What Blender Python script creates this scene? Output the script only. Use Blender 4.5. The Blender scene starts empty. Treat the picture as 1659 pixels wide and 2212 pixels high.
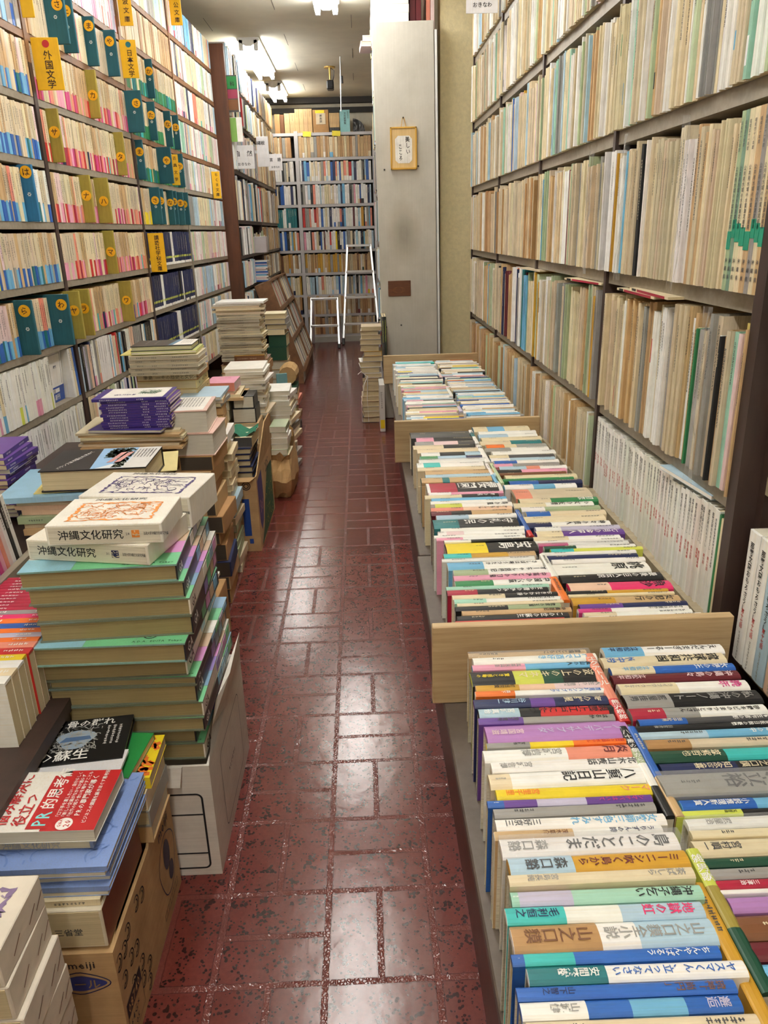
import bpy, math, random
from mathutils import Matrix, Vector

SC = bpy.context.scene
COL = SC.collection
RND = random.Random(7)

# ------------------------------------------------------------------ camera
cam_data = bpy.data.cameras.new('camera')
cam_data.sensor_fit = 'HORIZONTAL'
cam_data.sensor_width = 36.0
cam_data.lens = 36.0 * 1655.0 / 1659.0
cam_data.clip_start = 0.02
cam = bpy.data.objects.new('camera', cam_data)
COL.objects.link(cam)
CAM_R = Matrix(((0.9991771, 0.0353130, -0.0199518), (-0.0309019, 0.3441735, -0.9383974), (-0.0262708, 0.9382417, 0.3449816)))
CAM_C = Vector((0.0, 0.0, 1.08))
cam.matrix_world = Matrix.Translation(CAM_C) @ CAM_R.to_4x4()
SC.camera = cam
CAM_RT = CAM_R.transposed()


def project(p):
    c = CAM_RT @ (Vector(p) - CAM_C)
    if c.z > -0.05:
        return None
    return (829.5 - 1655.0 * c.x / c.z, 1106.0 + 1655.0 * c.y / c.z, -c.z)


# ------------------------------------------------------------------ world, exposure
world = bpy.data.worlds.new('world')
SC.world = world
world.use_nodes = True
world.node_tree.nodes['Background'].inputs['Color'].default_value = (0.9, 0.95, 1.0, 1)
world.node_tree.nodes['Background'].inputs['Strength'].default_value = 0.25
SC.view_settings.view_transform = 'Standard'
SC.view_settings.look = 'None'
SC.view_settings.gamma = 1.0
SC.view_settings.exposure = 0.1
SC.view_settings.use_curve_mapping = False
SC.cycles.use_denoising = True
SC.cycles.max_bounces = 8
SC.cycles.diffuse_bounces = 5
SC.cycles.caustics_reflective = False
SC.cycles.caustics_refractive = False
TUBE_STRENGTH = 58.0
TUBE_COLOUR = (1.0, 0.985, 0.945)


# ------------------------------------------------------------------ colours
def lin(v):
    v /= 255.0
    return v / 12.92 if v <= 0.04045 else ((v + 0.055) / 1.055) ** 2.4


def rgb(h):
    if isinstance(h, str):
        h = h.lstrip('#')
        h = tuple(int(h[i:i + 2], 16) for i in (0, 2, 4))
    return (lin(h[0]), lin(h[1]), lin(h[2]), 1.0)


PAL = {
    'white': (246, 244, 239), 'cream': (226, 212, 178), 'tan': (196, 164, 120), 'kraft': (170, 130, 84), 'beige': (210, 195, 168),
    'brown': (112, 72, 44), 'grey': (150, 148, 144), 'dark grey': (70, 70, 72), 'black': (22, 22, 24), 'navy': (26, 36, 78),
    'blue': (38, 92, 172), 'sky blue': (110, 176, 216), 'pale blue': (176, 204, 222), 'teal': (28, 110, 116), 'turquoise': (60, 184, 182),
    'mint': (160, 206, 186), 'green': (44, 124, 74), 'dark green': (24, 70, 52), 'sage': (160, 176, 140), 'pale green': (190, 206, 170),
    'lime': (206, 214, 90), 'yellow': (236, 210, 40), 'mustard': (196, 150, 48), 'orange': (228, 116, 40), 'salmon': (224, 140, 118),
    'peach': (232, 196, 170), 'red': (190, 40, 40), 'crimson': (160, 28, 56), 'maroon': (96, 26, 36), 'pink': (230, 160, 186),
    'pale pink': (232, 206, 208), 'magenta': (196, 56, 124), 'hot pink': (222, 50, 108), 'purple': (96, 60, 140), 'violet': (176, 126, 188), 'lilac': (196, 190, 214),
    'olive': (150, 136, 60),
}
CL = {k: rgb(v) for k, v in PAL.items()}


def jit(c, a=0.08):
    """the colour of one particular cover: every printed paper is its own shade"""
    k = 1 + RND.uniform(-a, a)
    return tuple(min(0.93, max(0.004, v * k * (1 + RND.uniform(-a, a) * 0.4))) for v in c[:3]) + (1.0,)


# ------------------------------------------------------------------ materials
MATS = {}


def new_mat(name):
    m = bpy.data.materials.new(name)
    m.use_nodes = True
    nt = m.node_tree
    b = nt.nodes['Principled BSDF']
    MATS[name] = m
    return m, nt, b, nt.nodes, nt.links


def noise(nt, scale, detail=3, rough=0.5, coord='Object', mapscale=None, rot=None):
    tc = nt.nodes.new('ShaderNodeTexCoord')
    n = nt.nodes.new('ShaderNodeTexNoise')
    n.inputs['Scale'].default_value = scale
    n.inputs['Detail'].default_value = detail
    n.inputs['Roughness'].default_value = rough
    src = tc.outputs[coord]
    if mapscale:
        mp = nt.nodes.new('ShaderNodeMapping')
        mp.inputs['Scale'].default_value = mapscale
        if rot:
            mp.inputs['Rotation'].default_value = rot
        nt.links.new(src, mp.inputs['Vector'])
        src = mp.outputs['Vector']
    nt.links.new(src, n.inputs['Vector'])
    return n.outputs['Fac']


def ramp(nt, fac, stops):
    r = nt.nodes.new('ShaderNodeValToRGB')
    el = r.color_ramp.elements
    while len(el) < len(stops):
        el.new(0.5)
    for e, (p, c) in zip(el, stops):
        e.position = p
        e.color = c if len(c) == 4 else tuple(c) + (1,)
    nt.links.new(fac, r.inputs['Fac'])
    return r.outputs['Color']


def mul(nt, a, b, fac=1.0, mode='MULTIPLY'):
    m = nt.nodes.new('ShaderNodeMix')
    m.data_type = 'RGBA'
    m.blend_type = mode
    m.inputs['Factor'].default_value = fac
    for s, v in ((6, a), (7, b)):
        if hasattr(v, 'is_linked'):
            nt.links.new(v, m.inputs[s])
        else:
            m.inputs[s].default_value = v
    return m.outputs[2]


def bump(nt, bsdf, h, strength=0.2, dist=0.001):
    bp = nt.nodes.new('ShaderNodeBump')
    bp.inputs['Strength'].default_value = strength
    bp.inputs['Distance'].default_value = dist
    nt.links.new(h, bp.inputs['Height'])
    nt.links.new(bp.outputs['Normal'], bsdf.inputs['Normal'])


def attr_mat(name, rough, lo, hi, nscale, coat=0.0, bmp=0.0, stripes=None, streak=0.0):
    m, nt, b, N, L = new_mat(name)
    a = N.new('ShaderNodeAttribute')
    a.attribute_name = 'Col'
    f = noise(nt, nscale, 4, 0.6)
    c = mul(nt, a.outputs['Color'], ramp(nt, f, [(0.3, (lo,) * 3), (0.7, (hi,) * 3)]))
    if streak:
        k = 1 - streak
        v = noise(nt, 1.0, 5, 0.7, mapscale=(420, 420, 7))
        c = mul(nt, c, ramp(nt, v, [(0.3, (k, k * 0.93, k * 0.82)), (0.52, (1, 1, 1)), (0.75, (1.04, 1.03, 1.0))]))
    if stripes:
        s = noise(nt, 1.0, 2, 0.7, mapscale=stripes)
        c = mul(nt, c, ramp(nt, s, [(0.35, (0.66, 0.64, 0.6)), (0.62, (1, 1, 1))]))
        bump(nt, b, s, 0.25, 0.0006)
    elif bmp:
        bump(nt, b, f, bmp, 0.0006)
    L.new(c, b.inputs['Base Color'])
    b.inputs['Roughness'].default_value = rough
    b.inputs['Coat Weight'].default_value = coat
    b.inputs['Coat Roughness'].default_value = 0.25
    return m


attr_mat('printed_cover', 0.42, 0.9, 1.04, 26, coat=0.12, streak=0.05)
attr_mat('old_paper', 0.85, 0.80, 1.06, 18, bmp=0.3, streak=0.3)
attr_mat('case_paper', 0.8, 0.84, 1.05, 16, bmp=0.2)
attr_mat('page_edges_x', 0.9, 0.9, 1.03, 10, stripes=(2600, 5, 5))
attr_mat('page_edges_z', 0.9, 0.9, 1.03, 10, stripes=(5, 5, 2600))
attr_mat('ink', 0.6, 0.9, 1.0, 40)
attr_mat('painted', 0.5, 0.86, 1.03, 7, bmp=0.05)
attr_mat('laminate', 0.55, 0.82, 1.05, 5, bmp=0.05)


def wood_mat(name, c1, c2, ms, rough=0.5, nscale=1.0):
    m, nt, b, N, L = new_mat(name)
    f = noise(nt, nscale, 6, 0.65, mapscale=ms)
    g = noise(nt, 3.0, 2, 0.5)
    c = mul(nt, ramp(nt, f, [(0.3, c1), (0.7, c2)]), ramp(nt, g, [(0.3, (0.85,) * 3), (0.7, (1.05,) * 3)]))
    L.new(c, b.inputs['Base Color'])
    b.inputs['Roughness'].default_value = rough
    bump(nt, b, f, 0.1, 0.0008)
    return m


wood_mat('brown_wood', rgb((66, 36, 20)), rgb((96, 54, 30)), (9, 9, 1.2), 0.45, 3.0)
wood_mat('shelf_brown', rgb((108, 74, 48)), rgb((140, 100, 66)), (6, 1.0, 6), 0.5, 4.0)
wood_mat('dark_post', rgb((46, 32, 28)), rgb((64, 46, 40)), (6, 6, 1.0), 0.5, 4.0)
wood_mat('tray_wood', rgb((176, 148, 108)), rgb((206, 180, 138)), (1.5, 20, 30), 0.5, 4.0)
wood_mat('grey_laminate', rgb((128, 118, 104)), rgb((150, 140, 124)), (10, 2, 10), 0.5, 6.0)
wood_mat('ledge_laminate', rgb((78, 68, 60)), rgb((94, 83, 74)), (9, 9, 9), 0.45, 5.0)
wood_mat('shelf_lip', rgb((146, 134, 110)), rgb((176, 162, 134)), (9, 1.5, 9), 0.4, 5.0)
wood_mat('board_plaque', rgb((78, 40, 14)), rgb((112, 62, 26)), (3, 3, 40), 0.5, 3.0)
wood_mat('pale_wood', rgb((206, 172, 112)), rgb((226, 194, 136)), (30, 9, 2), 0.5, 3.0)
wood_mat('red_base', rgb((88, 42, 38)), rgb((108, 54, 48)), (8, 8, 8), 0.5, 4.0)


def cardboard(name, c1, c2):
    m, nt, b, N, L = new_mat(name)
    f = noise(nt, 14, 5, 0.6)
    w = noise(nt, 1.0, 1, 0.5, mapscale=(4, 4, 420))
    c = mul(nt, ramp(nt, f, [(0.3, c1), (0.7, c2)]), ramp(nt, w, [(0.3, (0.93,) * 3), (0.7, (1.03,) * 3)]))
    L.new(c, b.inputs['Base Color'])
    b.inputs['Roughness'].default_value = 0.8
    bump(nt, b, f, 0.25, 0.002)


cardboard('cardboard', rgb((168, 134, 92)), rgb((194, 160, 114)))
cardboard('white_carton_board', rgb((206, 198, 188)), rgb((224, 218, 208)))
cardboard('kraft_paper', rgb((176, 140, 92)), rgb((200, 164, 114)))


def plain(name, c, rough=0.5, metal=0.0, emit=None, es=0.0, nz=(0.92, 1.03), ns=12, bmp=0.0):
    m, nt, b, N, L = new_mat(name)
    f = noise(nt, ns, 4, 0.6)
    L.new(mul(nt, c, ramp(nt, f, [(0.3, (nz[0],) * 3), (0.7, (nz[1],) * 3)])), b.inputs['Base Color'])
    b.inputs['Roughness'].default_value = rough
    b.inputs['Metallic'].default_value = metal
    if emit:
        b.inputs['Emission Color'].default_value = emit
        b.inputs['Emission Strength'].default_value = es
    if bmp:
        bump(nt, b, f, bmp, 0.003)
    return m


plain('aluminium', (0.82, 0.83, 0.85, 1), 0.32, 1.0)
plain('shelf_metal', rgb((196, 194, 196)), 0.45, 0.0)
plain('black_plastic', (0.015, 0.015, 0.017, 1), 0.4)
plain('lamp_white', (0.85, 0.85, 0.84, 1), 0.5)
plain('fluorescent_tube', (0.9, 0.9, 0.9, 1), 0.4, emit=TUBE_COLOUR + (1,), es=TUBE_STRENGTH)
plain('dim_tube', (0.9, 0.9, 0.9, 1), 0.4, emit=TUBE_COLOUR + (1,), es=TUBE_STRENGTH * 0.62)  # same tube with emission turned down to calm the glow on the bookcase
plain('brass', (0.7, 0.5, 0.16, 1), 0.3, 1.0)
plain('beige_wall', rgb((230, 216, 172)), 0.85, nz=(0.9, 1.04), ns=55, bmp=0.5)
plain('white_wall', rgb((214, 206, 186)), 0.85, nz=(0.9, 1.04), ns=30, bmp=0.3)
plain('grey_plinth', rgb((176, 172, 162)), 0.6, ns=9)
plain('shop_ceiling', rgb((238, 232, 212)), 0.9, nz=(0.84, 1.05), ns=2.2)
plain('dark_trim', rgb((48, 46, 44)), 0.6)


def film_mat():
    m, nt, b, N, L = new_mat('clear_film')
    out = N['Material Output']
    t = N.new('ShaderNodeBsdfTransparent')
    g = N['Principled BSDF']
    g.inputs['Roughness'].default_value = 0.14
    g.inputs['Base Color'].default_value = (0.62, 0.62, 0.62, 1)
    g.inputs['Specular IOR Level'].default_value = 1.0
    mx = N.new('ShaderNodeMixShader')
    lw = N.new('ShaderNodeLayerWeight')
    lw.inputs['Blend'].default_value = 0.35
    mr = N.new('ShaderNodeMapRange')
    mr.inputs['To Min'].default_value = 0.06
    mr.inputs['To Max'].default_value = 0.6
    L.new(lw.outputs['Facing'], mr.inputs['Value'])
    L.new(mr.outputs[0], mx.inputs['Fac'])
    L.new(t.outputs[0], mx.inputs[1])
    L.new(g.outputs[0], mx.inputs[2])
    L.new(mx.outputs[0], out.inputs['Surface'])
    bp = N.new('ShaderNodeBump')
    bp.inputs['Strength'].default_value = 0.9
    bp.inputs['Distance'].default_value = 0.006
    L.new(noise(nt, 40, 3, 0.6), bp.inputs['Height'])
    L.new(bp.outputs[0], g.inputs['Normal'])


film_mat()


def panel_mat():
    """painted end panel: scuffs and one grey hand-worn stain"""
    m, nt, b, N, L = new_mat('panel_white')
    base = ramp(nt, noise(nt, 5, 5, 0.65), [(0.3, rgb((184, 180, 169))), (0.7, rgb((202, 198, 188)))])
    grain = ramp(nt, noise(nt, 1.0, 4, 0.6, mapscale=(120, 120, 4)), [(0.3, (0.95,) * 3), (0.7, (1.02,) * 3)])
    c = mul(nt, base, grain)
    tc = N.new('ShaderNodeTexCoord')
    mp = N.new('ShaderNodeMapping')
    mp.inputs['Location'].default_value = (-0.265 * 9.5, 0, -1.06 * 5.4)
    mp.inputs['Scale'].default_value = (9.5, 0, 5.4)
    L.new(tc.outputs['Object'], mp.inputs['Vector'])
    gr = N.new('ShaderNodeTexGradient')
    gr.gradient_type = 'SPHERICAL'
    L.new(mp.outputs[0], gr.inputs['Vector'])
    st = ramp(nt, gr.outputs['Fac'], [(0.0, (1, 1, 1)), (0.35, (0.86, 0.84, 0.8)), (0.8, (0.6, 0.58, 0.54))])
    stn = mul(nt, (1, 1, 1, 1), st)
    L.new(mul(nt, c, stn), b.inputs['Base Color'])
    b.inputs['Roughness'].default_value = 0.5


panel_mat()


def floor_mat():
    """sheet vinyl: basket-weave bricks with pebbled joints, pitted faces, waxed"""
    m, nt, b, N, L = new_mat('floor_vinyl')
    S = 0.0868

    def math_(op, a, c=None, d=None):
        n = N.new('ShaderNodeMath')
        n.operation = op
        for i, v in enumerate((a, c, d)):
            if v is None:
                continue
            if hasattr(v, 'is_linked'):
                L.new(v, n.inputs[i])
            else:
                n.inputs[i].default_value = v
        return n.outputs[0]

    tc = N.new('ShaderNodeTexCoord')
    wob = N.new('ShaderNodeTexNoise')
    wob.inputs['Scale'].default_value = 45
    L.new(tc.outputs['Object'], wob.inputs['Vector'])
    vm = N.new('ShaderNodeVectorMath')
    vm.operation = 'MULTIPLY_ADD'
    vm.inputs[1].default_value = (0.0035, 0.0035, 0)
    L.new(wob.outputs['Color'], vm.inputs[0])
    L.new(tc.outputs['Object'], vm.inputs[2])
    sep = N.new('ShaderNodeSeparateXYZ')
    L.new(vm.outputs[0], sep.inputs[0])
    x = math_('DIVIDE', math_('ADD', sep.outputs['X'], -0.0835 + 20 * S), S)
    y = math_('DIVIDE', math_('ADD', sep.outputs['Y'], -0.858 + 40 * S), S)
    cx = math_('FLOOR', math_('DIVIDE', x, 2.0))
    cy = math_('FLOOR', math_('DIVIDE', y, 2.0))
    par = math_('MODULO', math_('ADD', cx, cy), 2.0)

    def edge(v, per):
        f = math_('FRACT', math_('DIVIDE', v, per))
        return math_('MULTIPLY', math_('MINIMUM', f, math_('SUBTRACT', 1.0, f)), per)

    dA = math_('MINIMUM', edge(x, 2.0), edge(y, 1.0))
    dB = math_('MINIMUM', edge(x, 1.0), edge(y, 2.0))
    d = math_('ADD', math_('MULTIPLY', dA, math_('SUBTRACT', 1.0, par)), math_('MULTIPLY', dB, par))
    joint = math_('LESS_THAN', d, 0.062)
    rim = math_('MULTIPLY', math_('GREATER_THAN', d, 0.055), math_('LESS_THAN', d, 0.075))
    peb = N.new('ShaderNodeTexVoronoi')
    peb.feature = 'DISTANCE_TO_EDGE'
    peb.inputs['Scale'].default_value = 210
    L.new(tc.outputs['Object'], peb.inputs['Vector'])
    pebh = math_('MULTIPLY', math_('MINIMUM', math_('MULTIPLY', peb.outputs['Distance'], 5.0), 1.0), joint)
    pit = N.new('ShaderNodeTexVoronoi')
    pit.inputs['Scale'].default_value = 150
    pit.inputs['Randomness'].default_value = 1.0
    L.new(vm.outputs[0], pit.inputs['Vector'])
    pn = N.new('ShaderNodeTexNoise')
    pn.inputs['Scale'].default_value = 42
    pn.inputs['Detail'].default_value = 3
    L.new(tc.outputs['Object'], pn.inputs['Vector'])
    thr = math_('MULTIPLY', math_('SUBTRACT', pn.outputs['Fac'], 0.34), 1.75)
    pits = math_('MULTIPLY', math_('LESS_THAN', pit.outputs['Distance'], thr), math_('SUBTRACT', 1.0, joint))
    soft = N.new('ShaderNodeTexNoise')
    soft.inputs['Scale'].default_value = 22
    soft.inputs['Detail'].default_value = 4
    L.new(tc.outputs['Object'], soft.inputs['Vector'])
    h = math_('ADD', math_('MULTIPLY', soft.outputs['Fac'], 0.7), math_('MULTIPLY', pebh, 0.5))
    h = math_('SUBTRACT', h, math_('MULTIPLY', pits, 0.45))
    h = math_('SUBTRACT', h, math_('MULTIPLY', rim, 0.25))
    bp = N.new('ShaderNodeBump')
    bp.inputs['Strength'].default_value = 0.34
    bp.inputs['Distance'].default_value = 0.0024
    L.new(h, bp.inputs['Height'])
    L.new(bp.outputs[0], b.inputs['Normal'])
    pass
    big = noise(nt, 1.6, 4, 0.6)
    c = ramp(nt, big, [(0.3, rgb((86, 37, 32))), (0.7, rgb((104, 48, 42)))])
    fine = ramp(nt, noise(nt, 130, 3, 0.7), [(0.3, (0.85,) * 3), (0.7, (1.08,) * 3)])
    c = mul(nt, c, fine)
    mixj = N.new('ShaderNodeMix')
    mixj.data_type = 'RGBA'
    L.new(math_('MULTIPLY', joint, 0.14), mixj.inputs[0])
    L.new(c, mixj.inputs[6])
    mixj.inputs[7].default_value = rgb((104, 64, 56))
    mixp = N.new('ShaderNodeMix')
    mixp.data_type = 'RGBA'
    L.new(math_('MAXIMUM', math_('MULTIPLY', pits, 0.8), math_('MULTIPLY', rim, 0.4)), mixp.inputs[0])
    L.new(mixj.outputs[2], mixp.inputs[6])
    mixp.inputs[7].default_value = rgb((24, 12, 12))
    L.new(mixp.outputs[2], b.inputs['Base Color'])
    b.inputs['Roughness'].default_value = 0.2
    b.inputs['Specular IOR Level'].default_value = 0.46
    b.inputs['Coat Weight'].default_value = 0.0


floor_mat()


# ------------------------------------------------------------------ mesh building
class MB:
    """collects faces with a colour and a material each; build() links them as ONE mesh object"""

    def __init__(self):
        self.v, self.f, self.c, self.m, self.mats = [], [], [], [], []

    def mi(self, name):
        if name not in self.mats:
            self.mats.append(name)
        return self.mats.index(name)

    def poly(self, pts, col=CL['white'], mat='painted'):
        n = len(self.v)
        self.v.extend(tuple(p) for p in pts)
        self.f.append(tuple(range(n, n + len(pts))))
        self.c.append(col)
        self.m.append(self.mi(mat))

    def mesh(self, verts, faces, col, mat):
        n = len(self.v)
        k = self.mi(mat)
        self.v.extend(tuple(p) for p in verts)
        for f in faces:
            self.f.append(tuple(i + n for i in f))
            self.c.append(col)
            self.m.append(k)

    def box(self, x0, x1, y0, y1, z0, z1, col=CL['white'], mat='painted', M=None, bev=0.0):
        if x0 > x1: x0, x1 = x1, x0
        if y0 > y1: y0, y1 = y1, y0
        if z0 > z1: z0, z1 = z1, z0
        b = min(bev, (x1 - x0) * 0.4, (y1 - y0) * 0.4, (z1 - z0) * 0.4)
        if b <= 0:
            V = [(x0, y0, z0), (x1, y0, z0), (x1, y1, z0), (x0, y1, z0), (x0, y0, z1), (x1, y0, z1), (x1, y1, z1), (x0, y1, z1)]
            F = [(3, 2, 1, 0), (4, 5, 6, 7), (0, 1, 5, 4), (1, 2, 6, 5), (2, 3, 7, 6), (3, 0, 4, 7)]
        else:
            V, F = [], []
            for z, i in ((z0, b), (z0 + b, 0), (z1 - b, 0), (z1, b)):
                V += [(x0 + i + b * (i == 0), y0 + i, z), (x1 - i - b * (i == 0), y0 + i, z), (x1 - i, y0 + i + b * (i == 0), z), (x1 - i, y1 - i - b * (i == 0), z),
                      (x1 - i - b * (i == 0), y1 - i, z), (x0 + i + b * (i == 0), y1 - i, z), (x0 + i, y1 - i - b * (i == 0), z), (x0 + i, y0 + i + b * (i == 0), z)]
            for r in range(3):
                for k in range(8):
                    F.append((r * 8 + k, r * 8 + (k + 1) % 8, r * 8 + 8 + (k + 1) % 8, r * 8 + 8 + k))
            F.append(tuple(range(7, -1, -1)))
            F.append(tuple(range(24, 32)))
        if M is not None:
            V = [tuple(M @ Vector(p)) for p in V]
        self.mesh(V, F, col, mat)

    def bar(self, a, b, w, h, col, mat, up=(0, 0, 1)):
        a, b = Vector(a), Vector(b)
        d = (b - a)
        L = d.length
        d.normalize()
        u = Vector(up)
        s = d.cross(u)
        if s.length < 1e-5:
            s = d.cross(Vector((1, 0, 0)))
        s.normalize()
        u = s.cross(d)
        M = Matrix((( s.x, d.x, u.x, a.x), (s.y, d.y, u.y, a.y), (s.z, d.z, u.z, a.z), (0, 0, 0, 1)))
        self.box(-w / 2, w / 2, 0, L, -h / 2, h / 2, col, mat, M, bev=min(w, h) * 0.12)

    def tube(self, pts, r, col, mat, n=8, cap=True):
        pts = [Vector(p) for p in pts]
        rings = []
        for i, p in enumerate(pts):
            d = (pts[min(i + 1, len(pts) - 1)] - pts[max(i - 1, 0)]).normalized()
            s = d.cross(Vector((0, 0, 1)))
            if s.length < 1e-4:
                s = d.cross(Vector((1, 0, 0)))
            s.normalize()
            u = s.cross(d)
            rr = r[i] if isinstance(r, (list, tuple)) else r
            rings.append([p + rr * (math.cos(2 * math.pi * k / n) * s + math.sin(2 * math.pi * k / n) * u) for k in range(n)])
        V = [tuple(q) for ring in rings for q in ring]
        F = []
        for i in range(len(pts) - 1):
            for k in range(n):
                F.append((i * n + k, (i + 1) * n + k, (i + 1) * n + (k + 1) % n, i * n + (k + 1) % n))
        if cap:
            F.append(tuple(range(n)))
            F.append(tuple(range((len(pts) - 1) * n + n - 1, (len(pts) - 1) * n - 1, -1)))
        self.mesh(V, F, col, mat)

    def add(self, o, M):
        n = len(self.v)
        rows = [M[i][:] for i in range(3)]
        for x, y, z in o.v:
            self.v.append(tuple(r[0] * x + r[1] * y + r[2] * z + r[3] for r in rows))
        mp = [self.mi(k) for k in o.mats]
        for f, c, m in zip(o.f, o.c, o.m):
            self.f.append(tuple(i + n for i in f))
            self.c.append(c)
            self.m.append(mp[m])

    def build(self, name, parent=None, M=None, smooth=False):
        me = bpy.data.meshes.new(name)
        me.from_pydata(self.v, [], self.f)
        a = me.attributes.new('Col', 'FLOAT_COLOR', 'FACE')
        a.data.foreach_set('color', [k for c in self.c for k in c])
        me.polygons.foreach_set('material_index', self.m)
        for k in self.mats:
            me.materials.append(MATS[k])
        if smooth:
            me.polygons.foreach_set('use_smooth', [True] * len(self.f))
        o = bpy.data.objects.new(name, me)
        COL.objects.link(o)
        if parent is not None:
            o.parent = parent
        if M is not None:
            o.matrix_local = M
        return o


def tag(o, label, cat, group=None, kind=None):
    if label: o['label'] = label
    if cat: o['category'] = cat
    if group: o['group'] = group
    if kind: o['kind'] = kind
    return o


def thing(name, label, cat, M=None, group=None):
    o = bpy.data.objects.new(name, None)
    o.empty_display_size = 0.02
    COL.objects.link(o)
    if M is not None:
        o.matrix_world = M
    return tag(o, label, cat, group)


def T(x, y, z, rz=0.0, rx=0.0, ry=0.0):
    M = Matrix.Translation((x, y, z)) @ Matrix.Rotation(rz, 4, 'Z')
    if rx: M = M @ Matrix.Rotation(rx, 4, 'X')
    if ry: M = M @ Matrix.Rotation(ry, 4, 'Y')
    return M


def structure(name, mb, M=None):
    o = mb.build(name, None, M)
    o['kind'] = 'structure'
    return o


# ------------------------------------------------------------------ lettering
GLYPH = {}


def load_glyphs(text):
    """outlines of the characters not met before, filled by the font's own curves"""
    for c in sorted(set(text)):
        if c in GLYPH or c.isspace():
            continue
        cu = bpy.data.curves.new('glyph', 'FONT')
        cu.body = c
        cu.resolution_u = 1
        cu.offset = 0.012
        o = bpy.data.objects.new('glyph', cu)
        me = o.to_mesh()
        GLYPH[c] = ([(v.co.x, v.co.y) for v in me.vertices], [tuple(p.vertices) for p in me.polygons])
        o.to_mesh_clear()
        bpy.data.objects.remove(o)
        bpy.data.curves.remove(cu)


def is_wide(c):
    return ord(c) > 0x2E00


def letters(mb, text, org, right, up, size, col, vertical=False, wide=1.0, adv=None, warp=None, mat='ink'):
    """org: top-left of the text block; right, up: unit vectors of the surface"""
    R, U, O = Vector(right), Vector(up), Vector(org)
    pen = 0.0
    load_glyphs(text)
    for ch in text:
        if ch.isspace():
            pen += size * 0.6
            continue
        g = GLYPH.get(ch)
        if g is None:
            continue
        gv, gf = g
        if vertical:
            ox, oy = 0.0, -pen - size * 0.88
            rot = ch in 'ー―〜～-()（）'
            pen += size * (adv or 1.0)
        else:
            ox, oy = pen, -size * 0.88
            rot = False
            if is_wide(ch):
                pen += size * wide * (adv or 1.0)
            else:
                w = max((p[0] for p in gv), default=0.3)
                pen += (w + 0.09) * size * wide
        V = []
        for x, y in gv:
            if rot:
                x, y = 0.5 + (y - 0.38), 0.38 - (x - 0.5)
            if vertical and not is_wide(ch):
                x += 0.25
            a, b_ = ox + x * size * wide, oy + y * size
            p = O + R * a + U * b_
            V.append(warp(p) if warp else p)
        mb.mesh(V, gf, col, mat)
    return pen


def ticks(mb, org, right, up, size, n, col, warp=None, rnd=RND):
    """unreadable small print: short strokes in character-sized groups, running down"""
    R, U, O = Vector(right), Vector(up), Vector(org)
    for i in range(n):
        for k in range(2):
            a0 = rnd.uniform(0.0, 0.3) * size
            a1 = rnd.uniform(0.6, 1.0) * size
            b0 = -(i + 0.12 + 0.42 * k) * size
            b1 = b0 - rnd.uniform(0.13, 0.24) * size
            P = [O + R * a0 + U * b1, O + R * a1 + U * b1, O + R * a1 + U * b0, O + R * a0 + U * b0]
            mb.poly([warp(p) for p in P] if warp else P, col, 'ink')
        a0 = rnd.uniform(0.3, 0.6) * size
        b0, b1 = -(i + 0.05) * size, -(i + 0.85) * size
        P = [O + R * a0 + U * b1, O + R * (a0 + 0.13 * size) + U * b1, O + R * (a0 + 0.13 * size) + U * b0, O + R * a0 + U * b0]
        mb.poly([warp(p) for p in P] if warp else P, col, 'ink')


# ------------------------------------------------------------------ books
PAGE_W, PAGE_C, PAGE_T = rgb((232, 226, 208)), rgb((222, 206, 168)), rgb((196, 168, 122))


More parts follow.
